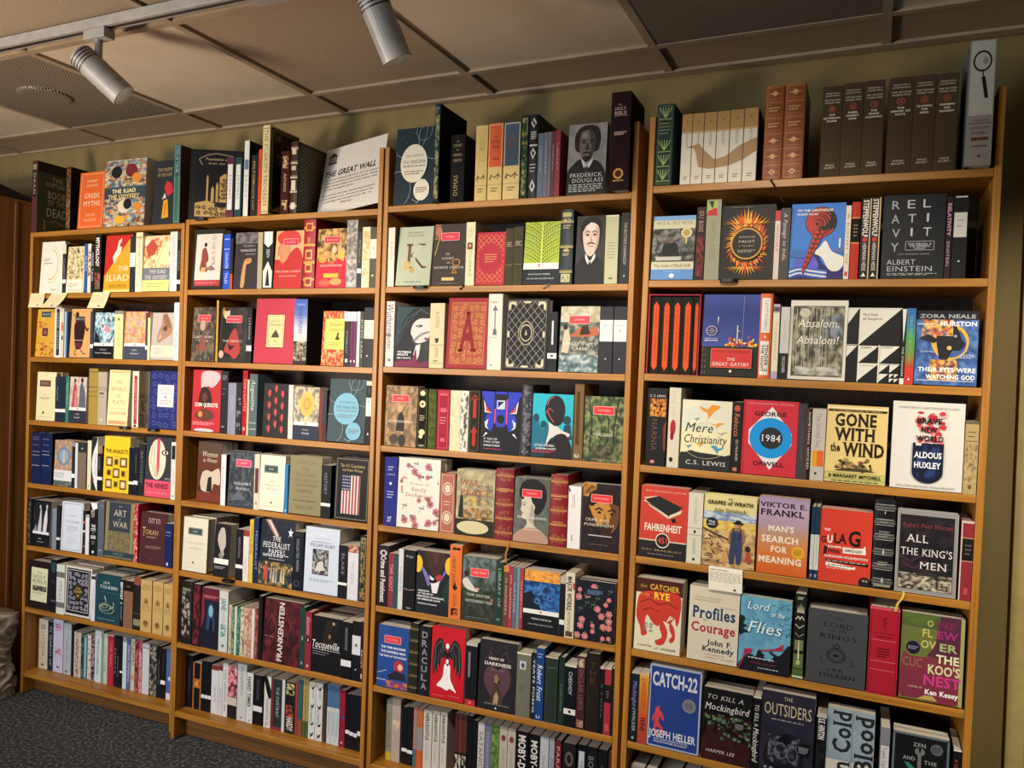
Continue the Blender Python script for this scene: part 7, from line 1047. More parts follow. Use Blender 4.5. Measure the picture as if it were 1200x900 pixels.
B('S',2,7,217,245,213,'white spine lettered, second of three','cac6bc',[V('HERODOTUS',.45,.72,.45,.4,'333','b'),V('THE WALL',.45,.3,.3,.3,'99a')],v=0.050)
B('S',2,7,248,274,215,'white spine lettered, third of three','cac6bc',[V('HERODOTUS',.45,.72,.45,.4,'333','b'),V('THE WALL',.45,.3,.3,.3,'99a')],v=0.050)
B('S',2,7,305,318,222,'maroon slim spine, first of three','5a2c28',[R(0,0,1,.4,'1c1a1a'),M(.1,.05,.9,.36,2,6,3,'1c1a1a c8c0b0')],d=.12,v=0.050)
B('S',2,7,319,332,223,'maroon slim spine, second of three','6a342c',[R(0,0,1,.4,'1c1a1a'),M(.1,.05,.9,.36,2,6,4,'1c1a1a c8c0b0')],d=.12,v=0.050)
B('S',2,7,333,350,223,'maroon slim spine, third of three','5e2e28',[R(0,0,1,.4,'1c1a1a'),M(.1,.05,.9,.36,2,6,5,'1c1a1a c8c0b0')],d=.12,v=0.050)
B('S',2,7,352,371,223,'black spine with circular tag','121216',[R(.1,.05,.9,.12,'ddd')],v=0.050)
B('S',2,7,372,391,211,'black spine with low white tag','121216',[R(0,.02,.9,.08,'ddd')],v=0.050)
B('S',2,7,393,416,209,'white spine with tall lettering','c4c0c0',[V('SATANIC',.5,.55,.6,.6,'5a5458')],v=0.050)
B('S',2,7,417,442,211,'lavender grey spine','6c6a88',[V('MORRISON',.5,.55,.6,.35,'a8a8c0')],v=0.050)
B('S',2,7,443,471,211,'apple green painted spine','5a7a30',[M(.05,.1,.95,.95,3,12,3,'5a7a30 7a9a44 44602a')],v=0.050)
B('S',2,7,473,501,211,'cream spine with red medallion, left of its twin','b4aca0',[E(.5,.82,.3,.05,'7a3a38'),V('ATWOOD',.5,.45,.4,.3,'8a8278')],v=0.050)
B('S',2,7,503,531,211,'cream spine with red medallion, right of its twin','b4aca0',[E(.5,.82,.3,.05,'7a3a38'),V('ATWOOD',.5,.45,.4,.3,'8a8278')],v=0.050)
B('S',2,7,533,577,209,'black spine with bold white capitals, left of its twin','121216',[V('MOBY-DICK',.5,.55,.78,.55,'dcd8d0','b')],v=0.050)
B('S',2,7,580,618,208,'black spine with bold white capitals, right of its twin','121216',[V('MOBY-DICK',.5,.5,.8,.55,'dcd8d0','b')],v=0.050)
B('S',2,7,620,649,208,'white pale spine with grey top','b4b8bc',[V('Gatsby',.5,.5,.4,.4,'8a8e94','i')],v=0.050)
B('S',2,7,652,669,209,'pale grey slim spine','9a9ea4',[V('Plath',.5,.5,.4,.5,'6a6e74','i')],v=0.050)
B('S',2,7,672,693,206,'dark red lettered spine','70202c',[V('PARADISE',.5,.55,.7,.5,'c8a0a0')],v=0.050)
B('S',2,7,699,742,204,'black spine with round portrait motifs','1e1e20',[E(.5,.75,.32,.12,'5a5a50'),E(.5,.45,.32,.12,'4a4a42'),E(.5,.75,.18,.07,'1e1e20')],v=0.050)
B('S',2,7,749,778,209,'black spine with white paper label','141418',[R(.15,.25,.8,.9,'b8bcc4'),V('TRAVELS',.47,.55,.4,.3,'667')],v=0.050)
B('S',2,7,781,815,209,'black spine with grey lettering','18181a',[V('BORGES',.4,.6,.5,.5,'7a7a7a')],v=0.050)
B('S',2,7,818,849,208,'black plain spine','131316',[V('CALVINO',.5,.5,.5,.3,'555')],v=0.050)
B('S',2,7,853,869,205,'brown red spine by right panel','4a2c24',[],v=0.050)
B('S',3,0,3,53,240,'dark green spine with gilt fan pattern','33443a',[FAN()],d=.16,hard=1,side='2c3c34')
B('S',3,0,79,109,204,'cream wave painted spine, first of set','d8d0bc',[WAV(0)],d=.13)
B('S',3,0,110,143,204,'cream wave painted spine, second of set','d8d0bc',[WAV(1)],d=.13)
B('S',3,0,144,179,204,'cream wave painted spine, third of set','d8d0bc',[WAV(2)],d=.13)
B('S',3,0,180,216,204,'cream wave painted spine, fourth of set','d8d0bc',[WAV(3)],d=.13)
B('S',3,0,217,255,205,'cream wave painted spine, fifth of set','d8d0bc',[WAV(4)],d=.13)
B('S',3,0,256,294,206,'cream wave painted spine, last of set','d8d0bc',[WAV(5)],d=.13,side='2a2420')
B('S',3,0,311,361,262,'tan leather gilt spine, left of the pair','8a4a24',[LEA()],d=.17,hard=1,rnd=1,rib=('3a1c14',.01,.03,.035))
B('S',3,0,363,417,263,'tan leather gilt spine, right of the pair','8a4a24',[LEA()],d=.17,hard=1,rnd=1)
B('S',3,0,461,512,245,'dark brown history spine with red circle one','50402f',[CHU('1','THE','GATHERING','STORM')],d=.16,hard=1)
B('S',3,0,513,564,249,'dark brown history spine with red circle two','50402f',[CHU('2','THEIR','FINEST','HOUR')],d=.16,hard=1)
B('S',3,0,565,616,250,'dark brown history spine with red circle three','50402f',[CHU('3','THE','GRAND','ALLIANCE')],d=.16,hard=1)
B('S',3,0,625,684,251,'dark brown history spine with red circle four','50402f',[CHU('4','THE','HINGE OF','FATE')],d=.16,hard=1)
B('S',3,0,685,736,251,'dark brown history spine with red circle five','50402f',[CHU('5','CLOSING','THE','RING')],d=.16,hard=1)
B('S',3,0,737,788,250,'dark brown history spine with red circle six','50402f',[CHU('6','TRIUMPH','AND','TRAGEDY')],d=.16,hard=1)
B('S',3,0,806,864,315,'tall pale box with magnifying glass drawing','8a8276',[SHE()],d=.2,hard=1,lside='5a6064',v=-0.030)
B('F',3,1,5,130,189,'blue cover with photo of seated man','5c8cc4',[R(0,.16,1,.94,'c8c4a4'),R(0,.93,1,1,'7aa4d0'),R(0,.28,1,.8,'4a4c4c'),M(.0,.28,1,.8,9,8,5,'3a3c3e 6a6a66 2a2c2e 8a8880 55554e'),P('1e2022',.2,.3,.25,.52,.42,.6,.6,.56,.68,.3),E(.44,.62,.08,.05,'6a5a50'),R(.1,.3,.7,.36,'b8b4a8'),E(.8,.73,.13,.08,'d0c48c'),E(.8,.73,.08,.05,'a89858'),R(.78,.56,.82,.66,'c8b870'),T('W.E.B. DU BOIS',.5,.89,.86,.05,'8a8a70','s'),T('The Souls of Black Folk',.5,.22,.86,.045,'5a5c48','s'),E(.5,.06,.06,.035,'dce8f0'),L(.3,.7,.12,.13,1,'a8c8e8')],t=.025)
B('S',3,1,135,160,211,'dark maroon spine with red scrollwork','3c1e1e',[M(.1,.05,.9,.6,3,10,4,'3c1e1e 8a2a28 5a2422'),V('DU BOIS',.5,.8,.28,.5,'b89a8a','s')],d=.14)
B('S',3,1,162,203,231,'sage grey spine with small picture label','96947c',[R(0,.8,.75,.98,'a8b060'),P('b83038',0,.8,.75,.8,.7,.9,.1,.86),P('2c4a38',.1,.98,.5,.98,.4,.88),V('WILDE',.5,.5,.5,.25,'85836c')],d=.14)
B('F',3,1,204,352,212,'black cover with orange flame wreath','2c2826',[GOE()],t=.03)
B('S',3,1,353,367,192,'slim white pink spine','d8c4b8',[V('WOOLF',.5,.6,.4,.4,'c84a4a'),R(0,.85,1,1,'b83a3a')],d=.14)
B('S',3,1,368,393,198,'dark grey spine with white script','4c4844',[V('A Passage to India',.5,.6,.66,.4,'c8c0b4','i')],d=.14)
B('F',3,1,395,534,208,'bright blue cover with coiled red hair','3c78c8',[TTL()],t=.028)
B('S',3,1,535,548,198,'slim cream spine right of blue cover','e0d4c0',[V('A ROOM OF',.5,.55,.7,.4,'8a6a4a'),R(.2,.04,.8,.1,'c8503a')],d=.14)
B('S',3,1,550,571,207,'red spine with black centre block','b83c2c',[R(0,.48,1,.78,'2a201e'),R(0,.46,1,.47,'d8b070'),R(0,.79,1,.8,'d8b070'),L(.25,.75,.54,.72,4,'a88a5a')],d=.14,hard=1)
B('S',3,1,574,597,215,'black spine lettered white, left of twin','1c1a1a',[R(.88,0,1,1,'d8b88a'),V('STEPPENWOLF',.45,.75,.46,.55,'e8e0d4','b'),R(.2,.46,.7,.51,'c03a30'),V('HERMANN HESSE',.45,.27,.34,.4,'e8e0d4'),P('e8e0d4',.2,.03,.7,.03,.45,.08)],d=.14)
B('S',3,1,598,620,217,'black spine lettered white, right of twin','1c1a1a',[R(.88,0,1,1,'d8b88a'),V('STEPPENWOLF',.45,.75,.46,.55,'e8e0d4','b'),R(.2,.46,.7,.51,'c03a30'),V('HERMANN HESSE',.45,.27,.34,.4,'e8e0d4'),P('e8e0d4',.2,.03,.7,.03,.45,.08)],d=.14)
B('F',3,1,627,774,221,'large black cover with spaced pale capitals','25272a',[REL()],t=.03)
B('S',3,1,776,789,210,'slim plum spine with pale lettering','3a1c28',[V('RELATIVITY',.45,.72,.4,.6,'d8a8b4','b'),V('EINSTEIN',.45,.3,.3,.5,'c8a0b0')],d=.15)
B('S',3,1,791,824,211,'black spine with large white label','1c1c1e',[R(.06,.5,.94,.8,'d8d4c8'),L(.25,.75,.6,.74,2,'99958a'),P('ccc',.4,.2,.6,.2,.5,.225),R(.1,.98,.9,1,'c8c0b0')],d=.15)
B('S',3,2,8,40,230,'black spine with red plaque, first in slipcase','26281f',[FIT()],d=.15,hard=1,v=0.012)
B('S',3,2,41,71,229,'black spine with red plaque, second in slipcase','26281f',[FIT()],d=.15,hard=1,v=0.012)
B('S',3,2,72,102,229,'black spine with red plaque, third in slipcase','26281f',[FIT()],d=.15,hard=1,v=0.012)
B('S',3,2,103,134,229,'black spine with red plaque, fourth in slipcase','26281f',[FIT()],d=.15,hard=1,v=0.012)
B('S',3,2,136,153,229,'black narrow spine with red plaque, last in slipcase','26281f',[FIT()],d=.15,hard=1,v=0.012)
B('F',3,2,165,323,235,'deep blue cover with bright lights and red title plaque','34448e',[GAT()],t=.035,hard=1,ln=3)
B('S',3,2,324,357,238,'orange spine with two white labels','d8622c',[R(.14,.54,.84,.95,'e8e0d4'),R(.14,.04,.84,.44,'e8e0d4'),V('F SCOTT FITZGERALD',.5,.74,.36,.22,'5a5a78'),V('TENDER IS',.66,.24,.32,.24,'3a3a44','b'),V('THE NIGHT',.34,.24,.32,.24,'3a3a44','b'),E(.5,.49,.09,.015,'f0d0b0')],d=.15,hard=1,rnd=1)
B('S',3,2,360,377,209,'cream spine with lilac ends','dcd8b8',[R(0,.88,1,1,'b8a0b4'),R(.05,.9,.95,.96,'5a4a5a'),V('FITZGERALD',.5,.5,.5,.3,'b0ac88'),R(0,0,1,.1,'b0a0b8')],d=.14)
B('S',3,2,381,404,201,'white spine with black base','c8c4be',[R(0,0,1,.36,'2a2a2c'),V('FAULKNER',.5,.2,.22,.35,'ccc'),V('SANCTUARY',.5,.65,.3,.3,'b4b0aa')],d=.14)
B('F',3,2,405,552,219,'cream framed cover with pale forest and script','dcd6c4',[ABS()],t=.04,hard=1)
B('F',3,2,553,684,200,'black and white triangles cover','dedacc',[SIS()],t=.025)
B('S',3,2,685,695,198,'slim black and white spine','1c1c1e',[P('dedacc',0,1,1,1,.5,.55),R(0,0,1,.08,'dedacc'),V('THE STRANGER',.5,.3,.4,.5,'ccc')],d=.14)
B('S',3,2,696,717,200,'blue green red gradient spine','3a6aa8',[G(0,.22,1,1,'b8402c 6a8a4a 4a9a5a 3a7aa8 3468b0'),R(0,0,1,.22,'c83c30'),V('CRY THE BELOVED',.5,.6,.6,.3,'98a860'),E(.5,.07,.1,.015,'eee')],d=.14)
B('F',3,2,719,862,194,'blue painted cover with woman in yellow halo','3c5c98',[HUR()],t=.03,ln=4)
B('S',3,3,15,73,230,'thick black spine with lion picture','1e1c1c',[M(.14,.64,.96,.87,8,7,5,'c87828 e0a040 8a4418 d88c30 5a2c14'),E(.38,.78,.08,.018,'2a1608'),E(.7,.78,.08,.018,'2a1608'),P('6a3414',.44,.7,.64,.7,.54,.66),T('C. S. LEWIS',.5,.905,.8,.026,'e8e4dc'),V('NARNIA',.4,.4,.42,.28,'6a4c3a','s'),L(.6,.7,.25,.5,1,'5a4438'),E(.36,.055,.12,.022,'c87a6a'),P('7a3c2a',.9,.2,1,.2,1,.6,.85,.5)],d=.16,hard=0,side='5a2a1c')
B('S',3,3,79,113,235,'cream spine with red rose','cfc8b4',[E(.42,.5,.24,.1,'a8222c'),E(.36,.4,.16,.06,'8a1c28'),V('THE AGE',.42,.78,.3,.25,'b8b09a','s'),E(.36,.1,.16,.03,'2a2622')],d=.16)
B('F',3,3,118,260,201,'pale yellow cover with birds and brush lettering','e0dab4',[MER()],t=.025)
B('S',3,3,261,289,203,'black spine with red script','24201e',[E(.5,.91,.3,.045,'b84a3c'),V('Rebecca',.5,.68,.32,.5,'c87a60','i'),V('DU MAURIER',.6,.32,.3,.25,'c8b8a8'),R(.3,.03,.7,.08,'c8744a')],d=.14)
B('F',3,3,291,439,210,'red cover with blue and white eye diamond','c82e3c',[N84()],t=.03)
B('S',3,3,440,462,209,'dark grey cloth spine','45474a',[V('ANIMAL FARM',.5,.5,.5,.3,'55585c')],d=.15,hard=1)
B('S',3,3,463,474,196,'black spine with orange edge','1e1a18',[R(0,0,.2,1,'8a3a20'),V('SOMETHING WICKED',.55,.55,.8,.45,'d8d0c0')],d=.15)
B('S',3,3,476,511,196,'white grey spine with orange block','bcb4a8',[V('The Second Sex',.5,.7,.48,.35,'8a8680','s'),R(.1,.2,.46,.42,'d89a28'),R(.46,.2,.95,.42,'d86428'),E(.4,.1,.1,.02,'4a443c')],d=.15)
B('F',3,3,513,664,209,'yellow cover with heavy brown capitals','d8bc74',[GWW()],t=.03)
B('F',3,3,675,842,228,'white cover with pill of red blobs and navy half','d8d4cc',[BNW()],t=.03,bk=1)
B('S',3,3,844,874,187,'tan spine with line drawing','b0986a',[M(.04,.15,.96,.68,7,10,6,'b8a070 a08858 7a6440 bca878'),R(.05,.72,.95,.73,'6a5434'),L(.2,.8,.76,.88,2,'6a5434'),E(.5,.1,.14,.03,'6a5434'),R(0,.96,1,1,'6a5a44')],d=.15)
B('F',3,4,7,148,212,'red cover with drawing of closed black book','c03c2c',[FAH()],t=.025,bk=1)
B('S',3,4,150,192,206,'cream spine ruled in black','d0ccb8',[R(0,.5,1,.505,'44403a'),R(0,.4,1,.405,'44403a'),V('RAY BRADBURY',.5,.74,.36,.18,'a8a490'),E(.5,.45,.08,.025,'3a362e'),V('DUBLINERS',.5,.24,.22,.18,'8a8672'),E(.5,.06,.09,.02,'2a2a2a')],d=.15)
B('F',3,4,194,341,206,'farm landscape cover with man in dungarees','d8cc94',[GOW()],t=.035,hard=1,bk=1)
B('F',3,4,347,480,214,'orange and lilac sunset cover with capitals','c87a4a',[FRK()],t=.03,bk=1)
B('S',3,4,487,496,201,'navy white slim spine, left of twin','1e3a50',[R(0,.14,1,.62,'c8c8c0'),V('SOLZHENITSYN',.5,.4,.4,.4,'8a8a84'),R(.3,.04,.7,.08,'99a')],d=.15)
B('S',3,4,497,509,202,'navy white slim spine, right of twin','1e3a50',[R(0,.14,1,.62,'c8c8c0'),V('SOLZHENITSYN',.5,.4,.4,.4,'8a8a84'),R(.3,.04,.7,.08,'99a')],d=.15)
B('F',3,4,510,640,198,'red cover with slanted black and white lettering','c83a28',[GUL()],t=.035,bk=1)
B('S',3,4,643,694,237,'thick black leather spine with silver rules','1a1a1c',[BN(6,'5a5a56'),BNL('a8a8a0'),L(.25,.75,.74,.8,2,'8a8a84'),L(.25,.75,.58,.66,3,'8a8a84'),L(.25,.75,.26,.32,2,'8a8a84'),P('b0b0a8',.47,.87,.53,.87,.5,.9,.5,.84),P('b0b0a8',.44,.42,.5,.46,.56,.42,.5,.38),P('b0b0a8',.44,.1,.5,.14,.56,.1,.5,.06),R(.1,.03,.9,.05,'8a8a6a')],d=.16,hard=1,rnd=1)
B('F',3,4,699,841,216,'grey bordered dark cover with calligraphic title','8c8a88',[AKM()],t=.04,hard=1,bk=0)
B('S',3,4,847,875,205,'red spine with black title block','8a2c30',[R(.1,.5,1,.78,'221c1e'),R(.1,.49,1,.5,'c89a7a'),R(.1,.78,1,.79,'c89a7a'),R(0,0,.1,1,'c8c0b8'),L(.35,.85,.56,.72,3,'7a6a5a'),R(.4,.08,.7,.16,'b84a4a'),R(0,.97,1,1,'c8b8a8')],d=.16,hard=1)
B('F',3,5,6,144,214,'red and cream cover with yellow lettering','d8d0b4',[CAT()],t=.025,bk=2)
B('F',3,5,165,307,213,'cream cover with blue and red title','cfc6b0',[PRO()],t=.035,bk=2)
B('F',3,5,310,448,208,'light blue cover with white brushed lettering and spiky hair','5c98b4',[LOF()],t=.025,bk=1)
B('S',3,5,456,484,237,'black spine with white leaves and green foot','1e201c',[HOB()],d=.15)
B('F',3,5,491,641,200,'plain slate grey cover with ring emblem','46474a',[LOR()],t=.05,hard=1,bk=1)
B('S',3,5,645,717,233,'wide scarlet boxed spine','a0182c',[FR(.05,.02,'7a1020',.02),R(.08,.7,.92,.705,'5a1018'),R(.08,.62,.92,.625,'d07080'),R(.08,.38,.92,.385,'d07080'),R(.08,.28,.92,.285,'d07080'),C('5a1018',.025,.5,.76,.5,.88,.58,.88),C('5a1018',.02,.4,.86,.6,.82),L(.3,.7,.42,.54,4,'5a1018'),L(.25,.75,.645,.68,1,'7a1020'),R(0,.97,1,1,'c84a5a')],d=.17,hard=1)
B('F',3,5,722,868,224,'green and plum cover with stencil lettering','6a7038',[CUC()],t=.03,ln=3)
B('S',3,6,5,29,211,'dark teal spine with violet lettering','12242a',[V('Mockingbird',.5,.66,.4,.5,'8a7ac8'),V('WALKER',.5,.3,.3,.4,'b0b8b0'),R(0,.975,1,1,'b8b0a0'),E(.45,.06,.15,.02,'9aa')],d=.15)
B('S',3,6,30,58,213,'orange red gradient spine','c87828',[G(0,0,1,.96,'a83a2c b8482a c87028 d89838'),V('DANDELION',.5,.72,.4,.5,'a8501e','b'),V('WINE',.5,.28,.2,.5,'5a2014','b'),R(0,.96,1,1,'c8a878')],d=.15)
B('F',3,6,59,212,241,'blue cover with white capitals and red figure','24408c',[C22()],t=.03)
B('F',3,6,219,356,205,'black and maroon tree cover with script title','141214',[TKM()],t=.03,bk=2)
B('S',3,6,358,379,210,'black spine with white bird lettering','151416',[V('TO KILL A',.5,.74,.3,.5,'d8d4cc'),V('Mockingbird',.5,.34,.46,.7,'e4e0d8','i'),R(0,.975,1,1,'c8c4b8')],d=.15)
B('F',3,6,380,521,230,'dark violet cover with pencil drawn faces','2c2a3a',[OUT()],t=.035,bk=1)
B('S',3,6,526,552,190,'black spine with white author letters','141416',[V('S.E. HINTON',.5,.82,.3,.6,'d8d8d8','b'),R(0,.985,1,1,'c8c8c8'),M(.1,.05,.9,.6,3,6,4,'141416 2a2a2e')],d=.15)
B('F',3,6,553,671,215,'grey blue cover with huge rotated black lettering','8a9aa4',[ICB()],t=.045,bk=0)
B('S',3,6,685,708,195,'grey spine with white paper label','7a7880',[R(.1,0,.95,.75,'c8c8c8'),V('Truman Capote In Cold Blood',.5,.4,.66,.4,'444','s')],d=.15)
B('F',3,6,715,847,190,'black cover with wrench flower and thin capitals','16181a',[ZEN()],t=.03,bk=1)
B('S',3,6,856,874,175,'black spine with red lettering','1a1618',[V('A CLOCKWORK ORANGE',.4,.5,.7,.4,'c8503a'),R(0,.975,1,1,'dcd8d0')],d=.14)

def book_parts(kind, w, h, base, ops, k):
    """cover and page block in the book's own axes: front at y=0, left edge at x=0, foot at z=0"""
    c, pg = PB(), PB(); bc = lin(base); hard = k.get('hard', 0); bt = .0026 if hard else .0008; ov = .003 if hard else .0004
    X, Z, NY = Vector((1, 0, 0)), Vector((0, 0, 1)), Vector((0, -1, 0))
    if kind == 'S':
        d = k.get('d', .145 if hard else .132); bt = min(bt, w * .2); cur = None
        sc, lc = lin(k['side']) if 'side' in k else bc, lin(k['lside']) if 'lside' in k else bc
        y0 = .0
        if k.get('rnd') or hard:
            cur = min(.0035 if k.get('rnd') else .0012, w * .1); n = 8; y0 = cur
            prof = [(w * i / n, y0 - cur * (1 - (2 * i / n - 1) ** 2)) for i in range(n + 1)]
            for (xa, ya), (xb, yb) in zip(prof, prof[1:]):
                c.poly([(xa, ya, 0), (xb, yb, 0), (xb, yb, h), (xa, ya, h)], bc); c.poly([(xa, ya, h), (xb, yb, h), (xb, y0 + bt, h), (xa, y0 + bt, h)], bc); c.poly([(xa, y0 + bt, 0), (xb, y0 + bt, 0), (xb, yb, 0), (xa, ya, 0)], bc)
            c.poly([(0, y0 + bt, 0), (w, y0 + bt, 0), (w, y0 + bt, h), (0, y0 + bt, h)], bc)
        else: c.box(0, w, 0, bt, 0, h, bc)
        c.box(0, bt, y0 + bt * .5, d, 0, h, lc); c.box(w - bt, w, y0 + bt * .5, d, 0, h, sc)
        pg.box(bt, w - bt, y0 + bt, d - ov, ov, h - ov)
        draw(c, Vector((0, y0, 0)), X, Z, NY, w, h, ops, cur)
        if 'sops' in k: draw(c, Vector((w, y0 + .003, 0)), Vector((0, 1, 0)), Z, X, d - .003, h, k['sops'])
    else:
        t = k.get('t', .025)
        c.box(0, w, 0, bt, 0, h, bc); c.box(0, w, t - bt, t, 0, h, bc); c.box(0, bt, bt, t - bt, 0, h, bc)
        pg.box(bt, w - ov, bt, t - bt, ov, h - ov)
        draw(c, Vector((0, 0, 0)), X, Z, NY, w, h, ops)
    return c, pg
def copy_parts(w, h, t, base):
    c, pg = PB(), PB(); bc = lin(base)
    c.box(0, w, 0, .001, 0, h, bc); c.box(0, w, t - .001, t, 0, h, bc); c.box(0, .001, .001, t - .001, 0, h, bc); pg.box(.001, w - .0006, .001, t - .001, .0006, h - .0006)
    return c, pg
def ribbon(col, x, dx, ln_, y=-.003):
    p = PB(); c = lin(col); n = 8; w = .006
    pts = [(x, .004, .0006), (x + dx * .05, y, .0008)] + [(x + dx * (i / n) + .002 * math.sin(i), y - .004 * math.sin(i / n * 3), -.004 - ln_ * i / n) for i in range(n + 1)]
    for (xa, ya, za), (xb, yb, zb) in zip(pts, pts[1:]): p.poly([(xa, ya, za), (xa + w, ya, za), (xb + w, yb, zb), (xb, yb, zb)], c)
    return p
def rank(e):
    kind, b, s, u0, u1, h = e[:6]; px, py, pz = BM[b] @ Vector(((u0 + u1) / 2, 0, BAYS[b][4][s] + h / 2))
    d2 = (px - 3.085) ** 2 + (py + 2.3816) ** 2 + (pz - 1.51) ** 2
    vis = .25 if (b, s) == (2, 7) else 1.0
    return (u1 - u0) * h / d2 * abs((py + 2.38) / math.sqrt(d2)) * vis
LIMIT = 302
keep = set(id(e) for e in sorted(BOOKS, key=rank, reverse=True)[:LIMIT])
labels = {}
rest_c, rest_p = PB(), PB()
RIB = {(0, 5, 2): ('d8d4c8', .1, -.01, .03), (2, 4, 4): ('a8743c', .05, -.008, .07), (3, 4, 8): ('c8b04a', .02, -.02, .05), (2, 1, 2): ('2a1c14', .12, -.012, .012), (2, 1, 7): ('4a6a70', .09, -.02, .012), (3, 0, 8): ('3a1c14', -.03, .034, .06), (1, 6, 8): ('1e2a26', -.006, -.01, .03)}
cnt = {}
for e in BOOKS:
    kind, b, s, u0, u1, h, desc, base, ops, k = e
    i = cnt[(b, s)] = cnt.get((b, s), -1) + 1
    w = k.get('w', u1 - u0); v = k.get('v', 0.0); lean = math.radians(k.get('ln', 3 if kind == 'F' else 0)); rz = math.radians(k.get('rz', 0))
    nb = k.get('bk', 0 if s < 3 else (1 if s == 3 else 2)) if kind == 'F' else 0
    if nb and 'ln' not in k: lean = math.radians(1.5)
    t = k.get('t', .025); zz = BAYS[b][4][s] + (t * (nb + 1) * math.sin(lean) if kind == 'F' else 0) + .0006
    loc = BM[b] @ TV((u0, v + .002, zz)) @ Matrix.Rotation(rz, 4, 'Z') @ Matrix.Rotation(-lean, 4, 'X')
    c, pg = book_parts(kind, w, h, base, ops, k)
    mat = M_LEATH if k.get('rnd') else (M_CLOTH if k.get('hard') and kind == 'S' else M_PAPER)
    if id(e) in keep:
        o = empty('hardcover_book' if k.get('hard') else 'paperback_book', loc)
        where = ' on the %s shelf of the %s bookcase' % (SHN[s], BAYN[b]); lab = desc + where
        if len(lab.split()) > 16: lab = desc + ', %s shelf, %s bookcase' % (SHN[s], BAYN[b])
        if len(lab.split()) > 16: lab = desc + ', %s bookcase' % BAYN[b]
        tag(o, lab, 'book', 'books on the %s shelf of the %s bookcase' % (SHN[s], BAYN[b]))
        c.build('cover', mat, o); pg.build('page_block', M_PAGE, o)
        if (b, s, i) in RIB: ribbon(*RIB[(b, s, i)]).build('ribbon_bookmark', M_NOTE, o)
    else:
        rest_c.add(c, loc); rest_p.add(pg, loc)
    for q in range(nb):
        hh = h * (1.0 - .012 * ((q + i) % 3)); cc, pp = copy_parts(w * .985, hh, t * .92, base); m2 = loc @ TV((.001, t * 1.02 + q * t * .95, 0))
        rest_c.add(cc, m2); rest_p.add(pp, m2)
for (u0, u1, h, c) in ((.01, .05, .2, '9a968c'), (.055, .085, .2, '1c1c1e'), (.09, .15, .19, '24304c'), (.155, .2, .19, '2a3a5a'), (.205, .25, .2, '1e1e24'), (.26, .32, .2, '3c3c40'), (.33, .38, .2, '22262c')):
    c_, p_ = book_parts('S', u1 - u0, h, c, [], {}); m2 = BM[3] @ TV((u0, .03, BAYS[3][4][7] + .0006)); rest_c.add(c_, m2); rest_p.add(p_, m2)
n = len(rest_c.v); rest_c.v += rest_p.v; rest_c.f += [tuple(n + i for i in q) for q in rest_p.f]; rest_c.c += rest_p.c; rest_c.mi += [1] * len(rest_p.f)
tag(rest_c.build('packed_books', [M_PAPER, M_PAGE]), 'remaining slim spines and spare copies packed among the larger books', 'books', kind='stuff')
# slipcase round the five black spines with red plaques
r = [e for e in BOOKS if e[1] == 3 and e[2] == 2][:5]; a, z_ = r[0][3] - .004, r[4][4] + .004; hh = max(e[5] for e in r) + .006
p = PB(); pc = lin('a83848'); p.box(a, a + .003, .004, .19, 0, hh, pc); p.box(z_ - .003, z_, .004, .19, 0, hh, pc); p.box(a + .003, z_ - .003, .004, .19, hh - .003, hh, pc); p.box(a + .003, z_ - .003, .004, .19, -.0004, .0004, pc); p.box(a + .003, z_ - .003, .187, .19, .0004, hh - .003, pc)
tag(p.build('slipcase', M_CLOTH, None, BM[3] @ TV((0, 0, BAYS[3][4][2] + .0005))), 'rose red slipcase holding five black spines with red plaques', 'slipcase')
# black display stands peeping out under some face-out books
def stand(b, s, u, v, desc):
    p = PB(); n = 12; w = .05
    pts = [(w / 2 * math.cos(math.pi + math.pi * i / n), -.012 + .012 * math.sin(math.pi + math.pi * i / n)) for i in range(n + 1)]
    top = [(x, y, .0009) for x, y in pts] + [(w / 2, .0, .0009), (-w / 2, .0, .0009)]; bot = [(x, y, -.0085) for x, y in pts] + [(w / 2, -.0005, -.0085), (-w / 2, -.0005, -.0085)]
    p.poly(top, (.01, .01, .01, 1)); p.poly(bot[::-1], (.01, .01, .01, 1)); m = len(top)
    for i in range(m): p.poly([bot[i], bot[(i + 1) % m], top[(i + 1) % m], top[i]], (.01, .01, .01, 1))
    tag(p.build('book_stand', M_BLACK, None, BM[b] @ TV((u, 0, BAYS[b][4][s] + .0001))), desc, 'book stand', 'black book stands under face-out books')
for q in ((2, 1, .145, 0, 'black book stand lip under the pale green cover'), (3, 1, .235, 0, 'black book stand lip under the flame wreath cover'), (1, 0, .07, 0, 'black book stand lip under the gilt castle book'), (0, 3, .60, 0, 'black book stand lip under the cream lettered cover'), (0, 3, .76, 0, 'black book stand lip under the deep blue slipcase'), (1, 5, .26, 0, 'black book stand lip under the pale grey profile')): stand(*q)
